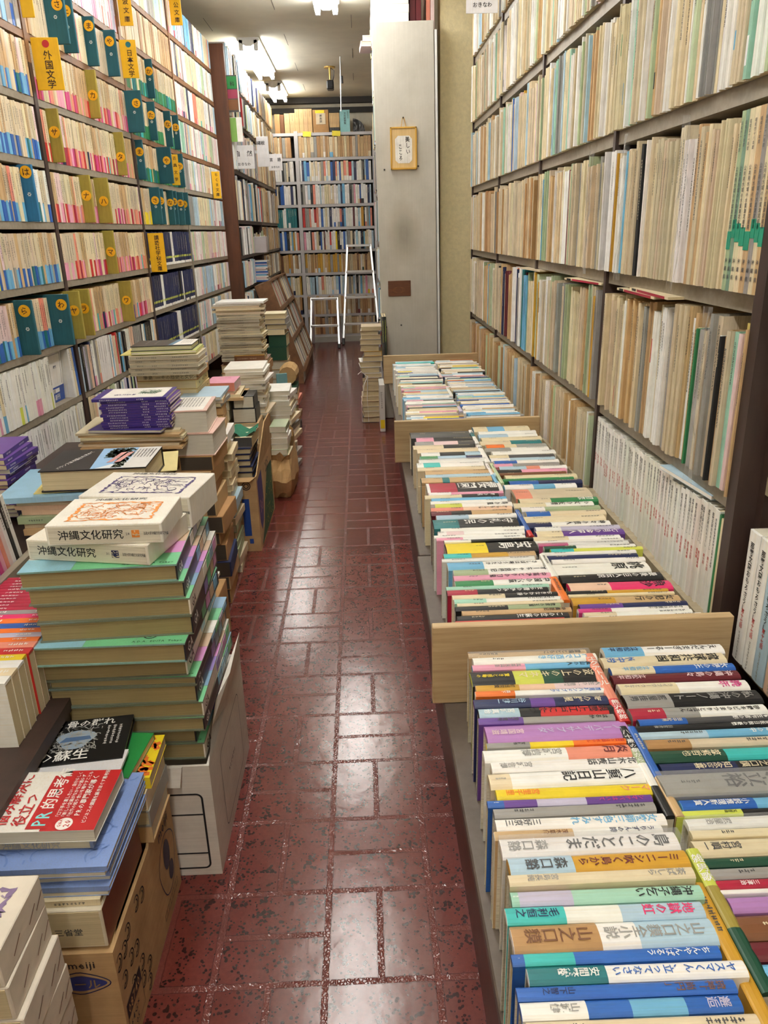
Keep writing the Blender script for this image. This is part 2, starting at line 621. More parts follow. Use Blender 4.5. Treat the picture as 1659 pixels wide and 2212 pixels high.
def shelf_book(t, d, h, col, band=None, top=PAGE_C, mat='old_paper', ink=None, nink=0, title=None, tsize=None, tcol=None, patch=None, title2=None):
    """one upright book, spine at y=0 facing -y, standing on z=0; band = (fraction, colour) at the foot of the spine"""
    mb = MB()
    r = min(0.0016, t * 0.22)
    pr = [(-t / 2, d), (-t / 2, r), (-t / 2 + r, 0), (t / 2 - r, 0), (t / 2, r), (t / 2, d)]
    lv = [(0.0, None)]
    if band:
        lv.append((h * band[0], band[1]))
    lv.append((h, col))
    V = [(x, y, z) for z, _ in lv for x, y in pr]
    for i in range(len(lv) - 1):
        F = [(i * 6 + k, i * 6 + k + 1, i * 6 + 7 + k, i * 6 + 6 + k) for k in range(5)]
        mb.mesh(V if i == 0 else [], [], lv[i + 1][1], mat)
        k = mb.mi(mat)
        for f in F:
            mb.f.append(f); mb.c.append(lv[i + 1][1]); mb.m.append(k)
    e = min(0.0012, t * 0.14)
    zt = h - 0.0025
    n = (len(lv) - 1) * 6
    mb.mesh([(-t / 2, d, h), (-t / 2 + e, d, h), (-t / 2 + e, e * 1.6, h), (-t / 2, r, h), (t / 2, d, h), (t / 2 - e, d, h), (t / 2 - e, e * 1.6, h), (t / 2, r, h), (-t / 2 + r, 0, h), (t / 2 - r, 0, h)],
            [(0, 3, 2, 1), (4, 5, 6, 7), (3, 8, 9, 7, 6, 2)], col, mat)
    mb.poly([(-t / 2 + e, e * 1.6, zt), (t / 2 - e, e * 1.6, zt), (t / 2 - e, d, zt), (-t / 2 + e, d, zt)], top, 'page_edges_x')
    mb.poly([(-t / 2, d, 0), (t / 2, d, 0), (t / 2, d, h), (-t / 2, d, h)][::-1], top, 'page_edges_x')
    mb.poly([(x, y, 0) for x, y in pr][::-1], top, 'page_edges_x')
    if patch:
        z0, z1, pc = patch
        mb.poly([(-t / 2 + r, -0.0003, h * z0), (t / 2 - r, -0.0003, h * z0), (t / 2 - r, -0.0003, h * z1), (-t / 2 + r, -0.0003, h * z1)], pc, mat)
    if title:
        s = tsize or min(t * 0.8, 0.008)
        letters(mb, title, (-s / 2, -0.0005, h * 0.95), (1, 0, 0), (0, 0, 1), s, tcol or CL['black'], vertical=True, adv=1.02)
    if title2:
        txt, zf, s2, c2 = title2
        letters(mb, txt, (-s2 / 2, -0.0005, h * zf), (1, 0, 0), (0, 0, 1), s2, c2, vertical=True, adv=1.02)
    if ink and nink and t > 0.005 and not title:
        s = min(t * 0.6, 0.006)
        ticks(mb, (-s / 2, -0.0005, h * RND.uniform(0.86, 0.95)), (1, 0, 0), (0, 0, 1), s, nink, ink)
    return mb


def spine_prof(t, bulge):
    return lambda x: bulge * min(1.0, abs(2 * x / t)) ** 3


def cased_book(parent_name, label, cat, M, t, d, h, zones, texts=(), pages=PAGE_C, band=None, bulge=None, hard=True, group=None, cover='printed_cover', fore=True, film=False, face=None):
    """detailed book: cover (spine and two boards), page_block and, where there is one, a paper_band; upright frame, spine towards -y.
    zones: [(z fraction top, colour)] from the foot; texts: [(string, z fraction of its top, size, colour, on band?)]"""
    b = bulge if bulge is not None else min(0.006, t * 0.22)
    sp = spine_prof(t, b)
    root = thing(parent_name, label, cat, M, group)
    c = 0.0022 if hard else 0.0006
    xs = [-0.5, -0.42, -0.3, 0.0, 0.3, 0.42, 0.5]

    def shell(mb, z0, z1, off, zz):
        outer = [(-t / 2 - off, d)] + [(k * (t + 2 * off), sp(k * t) - off) for k in xs] + [(t / 2 + off, d)]
        inner = [(-t / 2 + c, d), (-t / 2 + c, b + 0.004), (t / 2 - c, b + 0.004), (t / 2 - c, d)]
        prev = z0
        for zt, col in zz:
            za, zb = max(z0, prev), min(z1, zt)
            prev = zt
            if zb <= za:
                continue
            V = [(x, y, z) for z in (za, zb) for x, y in outer]
            n = len(outer)
            mb.mesh(V, [(k, k + 1, n + k + 1, n + k) for k in range(n - 1)], col, cover)
        V = [(x, y, z) for z in (z0, z1) for x, y in inner]
        mb.mesh(V, [(k + 1, k, 4 + k, 5 + k) for k in range(3)], PAGE_W, 'old_paper')
        for z, flip in ((z0, 1), (z1, 0)):
            col = zz[0][1] if flip else zz[-1][1]
            o = [(x, y, z) for x, y in outer]
            i_ = [(x, y, z) for x, y in inner]
            for q in ([o[0], o[1], i_[1], i_[0]], [i_[3], i_[2], o[-2], o[-1]], o[1:-1] + [i_[2], i_[1]]):
                mb.poly(q[::-1] if flip else q, col, cover)
        mb.poly([(-t / 2 - off, d, z0), (-t / 2 + c, d, z0), (-t / 2 + c, d, z1), (-t / 2 - off, d, z1)][::-1], zz[-1][1], cover)
        mb.poly([(t / 2 - c, d, z0), (t / 2 + off, d, z0), (t / 2 + off, d, z1), (t / 2 - c, d, z1)][::-1], zz[-1][1], cover)

    mb = MB()
    shell(mb, 0, h, 0.0, [(f * h, k) for f, k in zones])
    mbb = None
    if band:
        mbb = MB()
        shell(mbb, 0.0003, band[0] * h, 0.0004, [(h, band[1])])
    for s, zf, size, col, onb in texts:
        tgt = mbb if (onb and mbb) else mb
        off = 0.0010 if (onb and mbb) else 0.0005
        warp = lambda p, off=off: Vector((p.x, sp(max(-t / 2, min(t / 2, p.x))) - off, p.z))
        if s.startswith('#'):
            ticks(tgt, (-size / 2, 0, zf * h), (1, 0, 0), (0, 0, 1), size, int(s[1:]), col, warp)
        else:
            letters(tgt, s, (-size / 2, 0, zf * h), (1, 0, 0), (0, 0, 1), size, col, vertical=True, warp=warp)
    if face:
        face(mb, t, d, h)
    mb.build('cover', root)
    if mbb:
        mbb.build('paper_band', root)
    pg = MB()
    e = 0.0035 if hard else 0.0006
    pg.box(-t / 2 + c, t / 2 - c, b + 0.004, d - e, e, h - e, pages, 'page_edges_x')
    pg.build('page_block', root)
    if film:
        fl = MB()
        o2 = 0.0014
        V, F = [], []
        for z in (-0.0, h * 0.5, h + 0.006):
            V += [(-t / 2 - o2, d, z), (-t / 2 - o2, 0, z), (0, -o2, z), (t / 2 + o2, 0, z), (t / 2 + o2, d, z)]
        for r in range(2):
            F += [(r * 5 + k, r * 5 + k + 1, r * 5 + 6 + k, r * 5 + 5 + k) for k in range(4)]
        fl.mesh(V, F, CL['white'], 'clear_film')
        fl.build('plastic_sleeve', root)
    return root


def flat_book(name, label, cat, M, w, d, t, col, spine='-y', pages=PAGE_C, hard=False, spinecol=None, art=None, side=None, group=None, parts=True, case=False, mat='printed_cover'):
    """a book lying flat: x in [-w/2, w/2], y in [0, d], z in [0, t]; spine on one side, page edges on the other three"""
    c = 0.0025 if hard else 0.0008
    c = min(c, t * 0.22)
    e = 0.003 if hard else 0.0007
    sc = spinecol or col
    x0, x1 = -w / 2, w / 2
    mb = MB()
    if case:
        mb.box(x0, x1, 0, d, 0, t, col, mat, bev=0.0012)
    else:
        mb.box(x0, x1, 0, d, 0, c, col, mat)
        mb.box(x0, x1, 0, d, t - c, t, col, mat)
        s = max(c, 0.0012)
        if spine == '-y': mb.box(x0, x1, 0, s, c, t - c, sc, mat)
        if spine == '+y': mb.box(x0, x1, d - s, d, c, t - c, sc, mat)
        if spine == '-x': mb.box(x0, x0 + s, 0, d, c, t - c, sc, mat)
        if spine == '+x': mb.box(x1 - s, x1, 0, d, c, t - c, sc, mat)
    if art: art(mb, w, d, t)
    if side: side(mb, w, d, t)
    pg = MB()
    ins = {k: e for k in ('-x', '+x', '-y', '+y')}
    ins[spine] = 0.0013
    if case:
        # the open side of the slipcase shows the book's own page edges, set back
        pg.box(x0 + 0.004, x1 - 0.004, -0.0006 if spine == '-y' else 0.004, d - 0.004, 0.003, t - 0.003, pages, 'page_edges_z')
    else:
        pg.box(x0 + ins['-x'], x1 - ins['+x'], ins['-y'], d - ins['+y'], c, t - c, pages, 'page_edges_z')
    if not parts:
        mb.add(pg, Matrix.Identity(4))
        o = mb.build(name, None, M)
        return tag(o, label, cat, group)
    root = thing(name, label, cat, M, group)
    mb.build('cover', root)
    pg.build('page_block', root)
    return root

# ------------------------------------------------------------------ fluorescent fittings: the room's own light
CEIL = 2.32


def ceiling_lamp(x, y0, y1, label, group='twin tube ceiling lamps', tubes='fluorescent_tube'):
    root = thing('ceiling_lamp', label, 'ceiling lamp', T(x, y0, CEIL), group)
    L = y1 - y0
    mb = MB()
    prof = [(-0.075, 0), (-0.075, -0.018), (-0.02, -0.05), (0.02, -0.05), (0.075, -0.018), (0.075, 0)]
    V = [(px, py, pz) for py in (0.0, L) for px, pz in prof]
    mb.mesh(V, [(k, k + 1, 7 + k, 6 + k) for k in range(5)] + [tuple(range(5, -1, -1)), tuple(range(6, 12))], CL['white'], 'lamp_white')
    housing = mb.build('housing', root)
    for sx in (-0.05, 0.05):
        tb = MB()
        tb.tube([(sx, 0.03, -0.058), (sx, L - 0.03, -0.058)], 0.0155, CL['white'], tubes, n=10)
        tube = tb.build('tube', root, smooth=True)
        for yy in (0.012, L - 0.012):
            hb = MB()
            hb.box(sx - 0.014, sx + 0.014, yy - 0.012, yy + 0.012, -0.076, -0.012, CL['white'], 'lamp_white', bev=0.003)
            hb.build('lamp_holder', housing)
    return root


ceiling_lamp(-0.14, 3.92, 5.12, 'twin tube ceiling lamp over the aisle, its far end in view beside the panel top')
ceiling_lamp(-0.70, 5.95, 7.05, 'twin tube ceiling lamp above the bookcase behind the brown end board', tubes='dim_tube')
ceiling_lamp(-0.70, 7.55, 8.20, 'short tube ceiling lamp close to the end wall', tubes='dim_tube')
ceiling_lamp(-0.14, 1.95, 3.15, 'twin tube ceiling lamp over the first book tray')
ceiling_lamp(-0.14, 0.0, 1.2, 'twin tube ceiling lamp over the doorway end of the aisle')
ceiling_lamp(-0.14, -1.9, -0.7, 'twin tube ceiling lamp behind the viewer')

# ------------------------------------------------------------------ room shell
b = MB(); b.box(-1.35, 1.35, -2.5, 8.62, -0.05, 0.0, mat='floor_vinyl'); structure('floor', b)
b = MB(); b.box(-1.35, 1.35, -2.5, 8.62, CEIL, CEIL + 0.05, mat='shop_ceiling'); structure('ceiling', b)
b = MB()
for yy in (3.6, 4.52, 5.44, 6.36, 7.28):
    for k, xx in enumerate((-0.9, -0.45, 0.0, 0.45)):
        b.box(xx - 0.0012, xx + 0.0012, yy + (k % 2) * 0.45, yy + 0.32 + (k % 2) * 0.45, CEIL - 0.0008, CEIL + 0.001, CL['dark grey'], 'dark_trim')
structure('trim_1', b)
b = MB(); b.box(-1.40, -1.30, -2.5, 8.62, 0, CEIL, mat='white_wall'); structure('wall_left', b)
b = MB(); b.box(0.90, 1.0, -2.5, 4.5, 0, CEIL, mat='white_wall'); structure('wall_right', b)
b = MB(); b.box(-1.40, 1.35, 8.55, 8.62, 0, CEIL, mat='white_wall'); structure('wall_back', b)
b = MB(); b.box(-1.40, 1.35, -2.5, -2.45, 0, CEIL, mat='white_wall'); structure('wall_front_bounce', b)  # unseen wall behind the camera, added to bounce light back
b = MB(); b.box(0.468, 1.30, 4.68, 4.80, 0, CEIL, mat='beige_wall'); structure('wall_plaster', b)
b = MB(); b.box(1.25, 1.35, 4.5, 8.6, 0, CEIL, mat='white_wall'); structure('wall_rear_right', b)
b = MB(); b.box(0.90, 1.30, 4.48, 4.68, 0, CEIL, mat='beige_wall'); structure('wall_return', b)
b = MB()
b.box(-1.35, 1.0, 8.46, 8.55, CEIL - 0.05, CEIL, CL['dark grey'], 'dark_trim')
b.box(-1.35, 1.0, 8.50, 8.55, CEIL - 0.13, CEIL - 0.085, CL['dark grey'], 'dark_trim')
structure('trim_2', b)

# ------------------------------------------------------------------ bookcases
ANG_L = math.atan2(1.0, 0.041)
ML = T(-0.98, 2.67, 0, ANG_L)               # paperback wall: local x runs along it, away from the door; local y points into it
LROWS = [0.205, 0.39, 0.575, 0.762, 0.950, 1.132, 1.313, 1.490, 1.668, 1.850, 2.030]
LBAYS = [-0.93, 0.01, 0.94, 1.74, 2.70]

root = thing('bookshelf', 'long paperback wall with dark uprights and grey shelf lips', 'bookshelf', ML)
for i, s in enumerate(LBAYS):
    for z0, z1, m in ((0.0, (1.585, 1.585, 1.47, 1.42, 1.4)[i], 'dark_post' if i < 3 else 'grey_laminate'), ((1.585, 1.585, 1.47, 1.42, 1.4)[i], 2.26, 'shelf_brown')):
        w = 0.024 if i < 3 else 0.018
        if i == 4: continue
        mb = MB(); mb.box(s - w / 2, s + w / 2, -0.003, 0.20, z0, z1, mat=m); mb.build('upright', root)
for i in range(4):
    for z in LROWS:
        m = 'grey_laminate' if z < (1.55, 1.55, 1.45, 1.40)[i] else 'shelf_brown'
        mb = MB(); mb.box(LBAYS[i] + 0.012, LBAYS[i + 1] - 0.012, 0.0, 0.20, z - 0.021, z, mat=m); mb.build('shelf_board', root)
mb = MB(); mb.box(-0.93, 2.70, 0.20, 0.212, 0.0, 2.26, mat='dark_post'); mb.build('back_panel', root)

pl = MB(); pl.box(-1.24, -0.787, 5.385, 5.42, 0.0, 2.175, mat='brown_wood', bev=0.004)
o = pl.build('end_board'); tag(o, 'tall reddish brown end board closing the paperback wall', 'bookcase panel')

MR = T(0.62, 4.45, 0, -math.pi / 2)          # booklet wall: local x runs towards the viewer, local y into it
RROWS = [0.397, 0.640, 0.970, 1.285, 1.595, 1.895]
RBAYS = [0.0, 0.83, 1.64, 2.45, 3.255]
root = thing('bookshelf', 'booklet wall with brown uprights and beige shelf lips above the book trays', 'bookshelf', MR)
for s in RBAYS:
    w = 0.03 if s > 3 else 0.018
    mb = MB(); mb.box(s - w / 2, s + w / 2, -0.004 if s < 3 else -0.012, 0.25, 0.0, 2.25, mat='dark_post'); mb.build('upright', root)
for i in range(4):
    for z in RROWS:
        m = 'shelf_lip' if z < 0.5 else 'grey_laminate'
        h = 0.07 if z < 0.5 else 0.03
        mb = MB(); mb.box(RBAYS[i] + 0.009, RBAYS[i + 1] - 0.009, -0.018 if z < 0.5 else 0.004, 0.25, z - h, z, mat=m); mb.build('shelf_board', root)
mb = MB(); mb.box(0.0, 3.255, 0.25, 0.262, 0.0, 2.25, mat='dark_post'); mb.build('back_panel', root)

MN = T(0.645, 1.18, 0, -math.pi / 2)         # next unit towards the viewer
root = thing('bookshelf', 'brown bookcase bay at the frame edge holding white history volumes', 'bookshelf', MN)
mb = MB(); mb.box(0.0, 0.02, 0.0, 0.25, 0, 2.2, mat='dark_post'); mb.build('upright', root)
mb = MB(); mb.box(0.80, 0.82, 0.0, 0.25, 0, 2.2, mat='dark_post'); mb.build('upright', root)
for z in (0.372, 0.690, 0.94):
    mb = MB(); mb.box(0.02, 0.80, 0.0, 0.25, z - 0.03, z, mat='shelf_lip' if z < 0.9 else 'grey_laminate'); mb.build('shelf_board', root)
mb = MB(); mb.box(0, 0.82, 0.25, 0.262, 0, 2.2, mat='dark_post'); mb.build('back_panel', root)

MM = T(-0.80, 5.43, 0, math.pi / 2)          # bookcase behind the end board
MROWS = [0.30, 0.525, 0.735, 0.945, 1.17, 1.48, 1.79, 2.01]
MBAYS = [0.0, 0.68, 1.36, 2.04, 2.70]
root = thing('bookshelf', 'dark wooden bookcase standing behind the brown end board', 'bookshelf', MM)
for s in MBAYS:
    mb = MB(); mb.box(s - 0.01, s + 0.01, 0.0, 0.30, 0, 2.05, mat='dark_post'); mb.build('upright', root)
for i in range(4):
    for z in MROWS:
        mb = MB(); mb.box(MBAYS[i] + 0.01, MBAYS[i + 1] - 0.01, 0.0, 0.30, z - 0.024, z, mat='dark_post' if i < 2 else 'grey_laminate'); mb.build('shelf_board', root)
mb = MB(); mb.box(0, 2.70, 0.30, 0.31, 0, 2.05, mat='dark_post'); mb.build('back_panel', root)

MBK = T(-1.05, 8.15, 0)                      # white steel bookcase across the end wall
BROWS = [0.08, 0.285, 0.480, 0.695, 0.912, 1.126, 1.338, 1.548, 1.758, 1.975]
BP = [0.02, 0.478, 1.225]
root = thing('bookshelf', 'white steel bookcase across the far end of the aisle', 'bookshelf', MBK)
for s in BP:
    mb = MB(); mb.box(s - 0.018, s + 0.018, -0.004, 0.25, 0, 1.99, mat='shelf_metal'); mb.build('upright', root)
for i in range(2):
    for z in BROWS:
        mb = MB(); mb.box(BP[i] + 0.018, BP[i + 1] - 0.018, 0.0, 0.25, z - 0.026, z, mat='shelf_metal'); mb.build('shelf_board', root)
mb = MB(); mb.box(0.0, 1.24, 0.25, 0.262, 0.0, 1.99, mat='dark_post'); mb.build('back_panel', root)
mb = MB(); mb.box(0.0, 1.24, -0.012, 0.0, 0.0, 0.055, mat='grey_plinth'); mb.box(0.0, 1.24, 0.0, 0.2, 0.0, 0.05, mat='grey_plinth'); mb.build('plinth', root)

MP = T(0.118, 5.30, 0, -math.pi / 2)         # narrow unit behind the white panel, facing the aisle
PROWS = [0.35, 0.58, 0.80, 1.02, 1.30, 1.55, 1.80, 2.05]
root = thing('bookshelf', 'narrow bookcase along the aisle behind the white painted panel', 'bookshelf', MP)
for s in (0.0, 0.67):
    mb = MB(); mb.box(s - 0.01, s + 0.01, 0.0, 0.30, 0, 2.06, mat='shelf_metal'); mb.build('upright', root)
for z in PROWS:
    for k in range(1):
        mb = MB(); mb.box(0.01, 0.66, 0.0, 0.30, z - 0.02, z, mat='shelf_metal'); mb.build('shelf_board', root)
pm = T(0, 4.595, 0, 0, 0, -0.0095)
root = thing('bookcase_side', 'tall white painted shelf end panel with a grey hand worn stain', 'bookcase panel', pm)
mb = MB(); mb.box(0.122, 0.447, 0, 0.022, 0.0, 2.092, mat='panel_white', bev=0.003); mb.build('board', root)
for px, pz in ((0.166, 1.39), (0.352, 1.402), (0.146, 0.545), (0.235, 0.553)):
    s = MB(); s.tube([(px, 0.0, pz), (px, -0.0025, pz)], 0.005, CL['dark grey'], 'dark_trim', n=10); s.build('screw_hole', root)
mb = MB(); mb.box(0.450, 0.462, 0.0, 0.012, 0.0, 2.05, mat='lamp_white'); mb.build('edge_strip', root)
mb = MB(); mb.box(0.449, 0.466, 0.014, 0.03, 0.0, 2.05, mat='black_plastic'); mb.build('gap_shade', root)  # black strip standing in for the shade in the gap by the plaster wall

# ------------------------------------------------------------------ display ledges with trays
def ledge(y0, y1, x0, label):
    root = thing('display_ledge', label, 'display ledge', T(0, 0, 0))
    mb = MB(); mb.box(x0, 0.60, y0, y1, 0.302, 0.32, mat='ledge_laminate', bev=0.002); mb.build('top_board', root)
    mb = MB(); mb.box(x0 + 0.028, x0 + 0.046, y0, y1, 0.0, 0.302, mat='red_base'); mb.build('kick_board', root)


ledge(0.1, 1.742, 0.1165, 'grey brown display ledge under the first two book rows, red base')
ledge(1.752, 2.60, 0.121, 'grey brown display ledge section between the tray boards, red base')
ledge(2.61, 4.12, 0.128, 'grey display ledge section under the last tray, near the white panel')
for y, x0, x1, lab in ((1.110, 0.0975, 0.598, 'pale plywood divider board between the first and second book trays'), (2.557, 0.098, 0.598, 'pale plywood divider board between the second and third book trays'),
                       (4.02, 0.104, 0.598, 'pale plywood end board of the last book tray, before the white panel')):
    mb = MB(); mb.box(x0, x1, y, y + 0.017, 0.3205, 0.467, mat='tray_wood', bev=0.0015)
    tag(mb.build('tray_divider'), lab, 'tray board', 'tray boards')

root = thing('display_ledge', 'low dark display ledge on the paperback side with rows of pocket books', 'display ledge', T(0, 0, 0))
mb = MB(); mb.box(-0.955, -0.50, 0.3, 1.75, 0.352, 0.374, mat='dark_post'); mb.build('top_board', root)
mb = MB(); mb.box(-0.525, -0.505, 0.3, 1.75, 0.0, 0.352, mat='dark_post'); mb.build('kick_board', root)
mb = MB(); mb.box(-0.955, -0.70, 0.9, 2.4, 0.448, 0.472, mat='dark_post'); mb.box(-0.70, -0.685, 0.9, 2.4, 0.448, 0.486, mat='grey_laminate'); mb.build('upper_tier', root)
mb = MB(); mb.box(-0.95, -0.70, 0.9, 2.4, 0.374, 0.448, mat='dark_post'); mb.build('riser', root)

# ------------------------------------------------------------------ filling the shelves
def ordinal(n):
    return f"{n}{'th' if 10 <= n % 100 <= 20 else {1: 'st', 2: 'nd', 3: 'rd'}.get(n % 10, 'th')}"


NTH = ['zeroth', 'first', 'second', 'third', 'fourth', 'fifth', 'sixth', 'seventh', 'eighth', 'ninth', 'tenth', 'eleventh', 'twelfth']


def inside(p, poly):
    c = False
    for i in range(len(poly)):
        (x1, y1), (x2, y2) = poly[i], poly[i - 1]
        if (y1 > p[1]) != (y2 > p[1]) and p[0] < (x2 - x1) * (p[1] - y1) / (y2 - y1) + x1:
            c = not c
    return c


STACK_OUTLINE = [(-200, 1000), (60, 985), (110, 965), (205, 930), (225, 850), (262, 775), (300, 750), (420, 745), (468, 720), (470, 662), (585, 655), (640, 700), (640, 1400), (-200, 1400)]


def seen_area(M, t, h, hide=None):
    """how much of the frame one spine covers; 0 when it is out of view or behind the stacks"""
    a, b_ = project(M @ Vector((-t / 2, 0, h * 0.5))), project(M @ Vector((t / 2, 0, h * 0.5)))
    c, d = project(M @ Vector((0, 0, 0.0))), project(M @ Vector((0, 0, h)))
    if not (a and b_ and c and d):
        return 0
    mx, my = (a[0] + b_[0]) / 2, (c[1] + d[1]) / 2
    if mx < -420 or mx > 1900 or d[1] > 2300 or c[1] < -160:
        return 0
    if mx < -12 or mx > 1671 or d[1] > 2230 or c[1] < 4 or (hide and inside((mx, my), hide) and inside(d, hide)):
        return 0.01
    return abs(a[0] - b_[0]) * abs(c[1] - d[1])


def pick(pal):
    k = RND.choices([p[0] for p in pal], [p[1] for p in pal])[0]
    return k, jit(CL[k])


class Shelf:
    """gathers upright books, then links the largest in view one by one and the rest as one mass"""

    def __init__(self):
        self.items = []

    def put(self, M, args, label, hide=None, lean=0.0):
        a = seen_area(M, args['t'], args['h'], hide)
        if a > 0:
            self.items.append((a, M, args, label))

    def finish(self, name, cat, group, limit, rest_name, rest_label):
        self.items.sort(key=lambda q: -q[0])
        limit = min(limit, sum(1 for q in self.items if q[0] >= 1))
        for a, M, args, label in self.items[:limit]:
            kw = dict(args)
            o = shelf_book(**kw).build(name, None, M)
            tag(o, label, cat, group)
        if len(self.items) > limit:
            mb = MB()
            for a, M, args, label in self.items[limit:]:
                kw = dict(args)
                if a < 60:
                    kw['ink'] = None
                mb.add(shelf_book(**kw), M)
            o = mb.build(rest_name)
            tag(o, rest_label, cat, group, 'stuff')


def fill(shelf, MW, s0, s1, z, hs, ts, pal, label, band=None, bandp=0.0, reserve=(), depth=0.105, mat='old_paper', inkp=0.7, nink=(7, 14), top=PAGE_C, hide=None,
         lean=0.012, jut=0.004, ink=None, sets=0.0, fullp=1.0, patchp=0.0, tail=()):
    s, n = s0, 0
    last, run = None, 0
    reserve = sorted(reserve)
    tail = list(tail)
    while True:
        t = RND.uniform(*ts)
        for a, b_ in reserve:
            if s + t > a and s < b_:
                s = b_ + 0.0005
        if s + t > s1:
            break
        n += 1
        if run <= 0 or last is None:
            last = pick(pal)
            run = RND.randint(2, 6) if RND.random() < sets else 1
            lt, lh = t, RND.uniform(*hs)
        elif RND.random() < 0.85:
            t = lt
            if s + t > s1:
                break
        run -= 1
        k, c = last[0], jit(last[1], 0.04)
        bd = None
        bname = ''
        if band and RND.random() < bandp:
            bk, bc = pick(band[1])
            bd = (band[0] * RND.uniform(0.94, 1.06), bc)
            bname = bk
        if tail and s > s1 - tail[0][0]:
            _, k, t, kw0 = tail.pop(0)
            c = jit(CL[k], 0.04)
            bd, bname = None, ''
        else:
            kw0 = {}
        if s + t > s1:
            break
        args = dict(t=t * 0.985, d=depth, h=min(lh + RND.uniform(-0.0015, 0.0015), hs[1]), col=c, band=bd, top=top, mat=mat)
        if RND.random() < inkp:
            args['ink'] = ink or (CL['dark grey'] if sum(c[:3]) > 0.5 else CL['cream'])
            args['nink'] = RND.randint(*nink)
        if patchp and RND.random() < patchp:
            a = RND.choice((0.08, 0.2, 0.6))
            args['patch'] = (a, a + RND.uniform(0.1, 0.2), jit(CL[RND.choice(('green', 'teal', 'sky blue', 'black', 'white', 'red'))]))
        args.update(kw0)
        M = MW @ T(s + t / 2, -RND.uniform(0, jut), z + 0.0003, 0, 0, RND.uniform(-lean, lean) * 0.5)
        shelf.put(M, args, label(k, bname, n), hide)
        s += t + RND.uniform(0.0001, 0.0007)


# ---- paperback wall
DIV = [('さ', 0.292, 8, 0.134, 'T', 0.05), ('た', 0.388, 8, 0.138, 'T', 0.028), ('ま', 0.597, 8, 0.14, 'T', 0.022), ('や', 0.819, 8, 0.135, 'T', 0.03), ('か', 1.326, 8, 0.119, 'T', 0.014),
       ('さ', 1.038, 7, 0.127, 'T', 0.045), ('た', 1.279, 7, 0.112, 'T', 0.022), ('な', 1.555, 7, 0.106, 'T', 0.02), ('は', 1.70, 7, 0.109, 'T', 0.02), ('ま', 1.031, 6, 0.115, 'T', 0.02),
       ('や', 1.429, 6, 0.111, 'T', 0.045), ('か', 1.70, 6, 0.105, 'T', 0.025), ('さ', 1.183, 5, 0.105, 'T', 0.03), ('た', 1.266, 5, 0.106, 'T', 0.018), ('な', 1.434, 5, 0.103, 'T', 0.018),
       ('は', 1.506, 5, 0.11, 'T', 0.018), ('ま', 1.63, 5, 0.107, 'T', 0.018), ('や', 1.71, 5, 0.104, 'T', 0.03), ('カ', 0.538, 7, 0.084, 'O', 0.024), ('サ', 0.128, 6, 0.094, 'O', 0.026),
       ('タ', 0.764, 6, 0.073, 'O', 0.026), ('ナ', 0.324, 5, 0.092, 'O', 0.022), ('ハ', 0.497, 5, 0.079, 'O', 0.028), ('マ', 0.495, 4, 0.079, 'O', 0.026), ('ヤ', 0.054, 3, 0.088, 'O', 0.034),
       ('ラ', 0.146, 3, 0.087, 'O', 0.028), ('ワ', 0.6, 3, 0.077, 'O', 0.03), ('は', -0.14, 5, 0.139, 'B', 0.026), ('ら', -0.308, 3, 0.122, 'T', 0.028), ('わ', -0.067, 3, 0.118, 'T', 0.045)]
PROUD = lambda w: 0.030 if w < 0.022 else 0.036 if w < 0.028 else 0.045 if w < 0.04 else 0.066
DIV2 = []
for k, s, r, zc, cc, w in DIV:
    p = PROUD(w)
    q = 1 - p / 2 / (0.98 - 0.041 * s)
    DIV2.append((k, (2.67 + s) * q - 2.67, r, 1.08 + (LROWS[r] + zc - 1.08) * q - LROWS[r], cc, p))
RESERVE = {}
for k, s, r, zc, cc, p in DIV2:
    RESERVE.setdefault(r, []).append((s - 0.001, s + 0.013))
BAYNAME = ['before the first dark upright', 'past the first dark upright', 'past the second dark upright', 'past the third upright']
tans = [('tan', 5), ('cream', 5), ('beige', 4), ('salmon', 0.5), ('pale pink', 0.6), ('white', 0.5)]
pinks = [('magenta', 3), ('pink', 3), ('red', 2), ('salmon', 3), ('purple', 0.6), ('crimson', 1), ('turquoise', 0.4), ('navy', 0.4)]
blues = [('blue', 4), ('sky blue', 4), ('teal', 1.5), ('grey', 0.7), ('lime', 0.2)]
greens = [('green', 5), ('teal', 1.5), ('turquoise', 0.6)]
yells = [('yellow', 4), ('lime', 1)]
mixed = [('white', 5), ('cream', 2), ('grey', 2), ('black', 2), ('navy', 1.5), ('peach', 1), ('pale green', 1), ('pale blue', 1.5), ('red', 0.6), ('lilac', 0.8), ('sky blue', 0.7)]
pale = [('white', 6), ('pale pink', 2), ('cream', 3), ('pale blue', 1.5), ('lilac', 1), ('pale green', 0.8), ('grey', 0.7)]

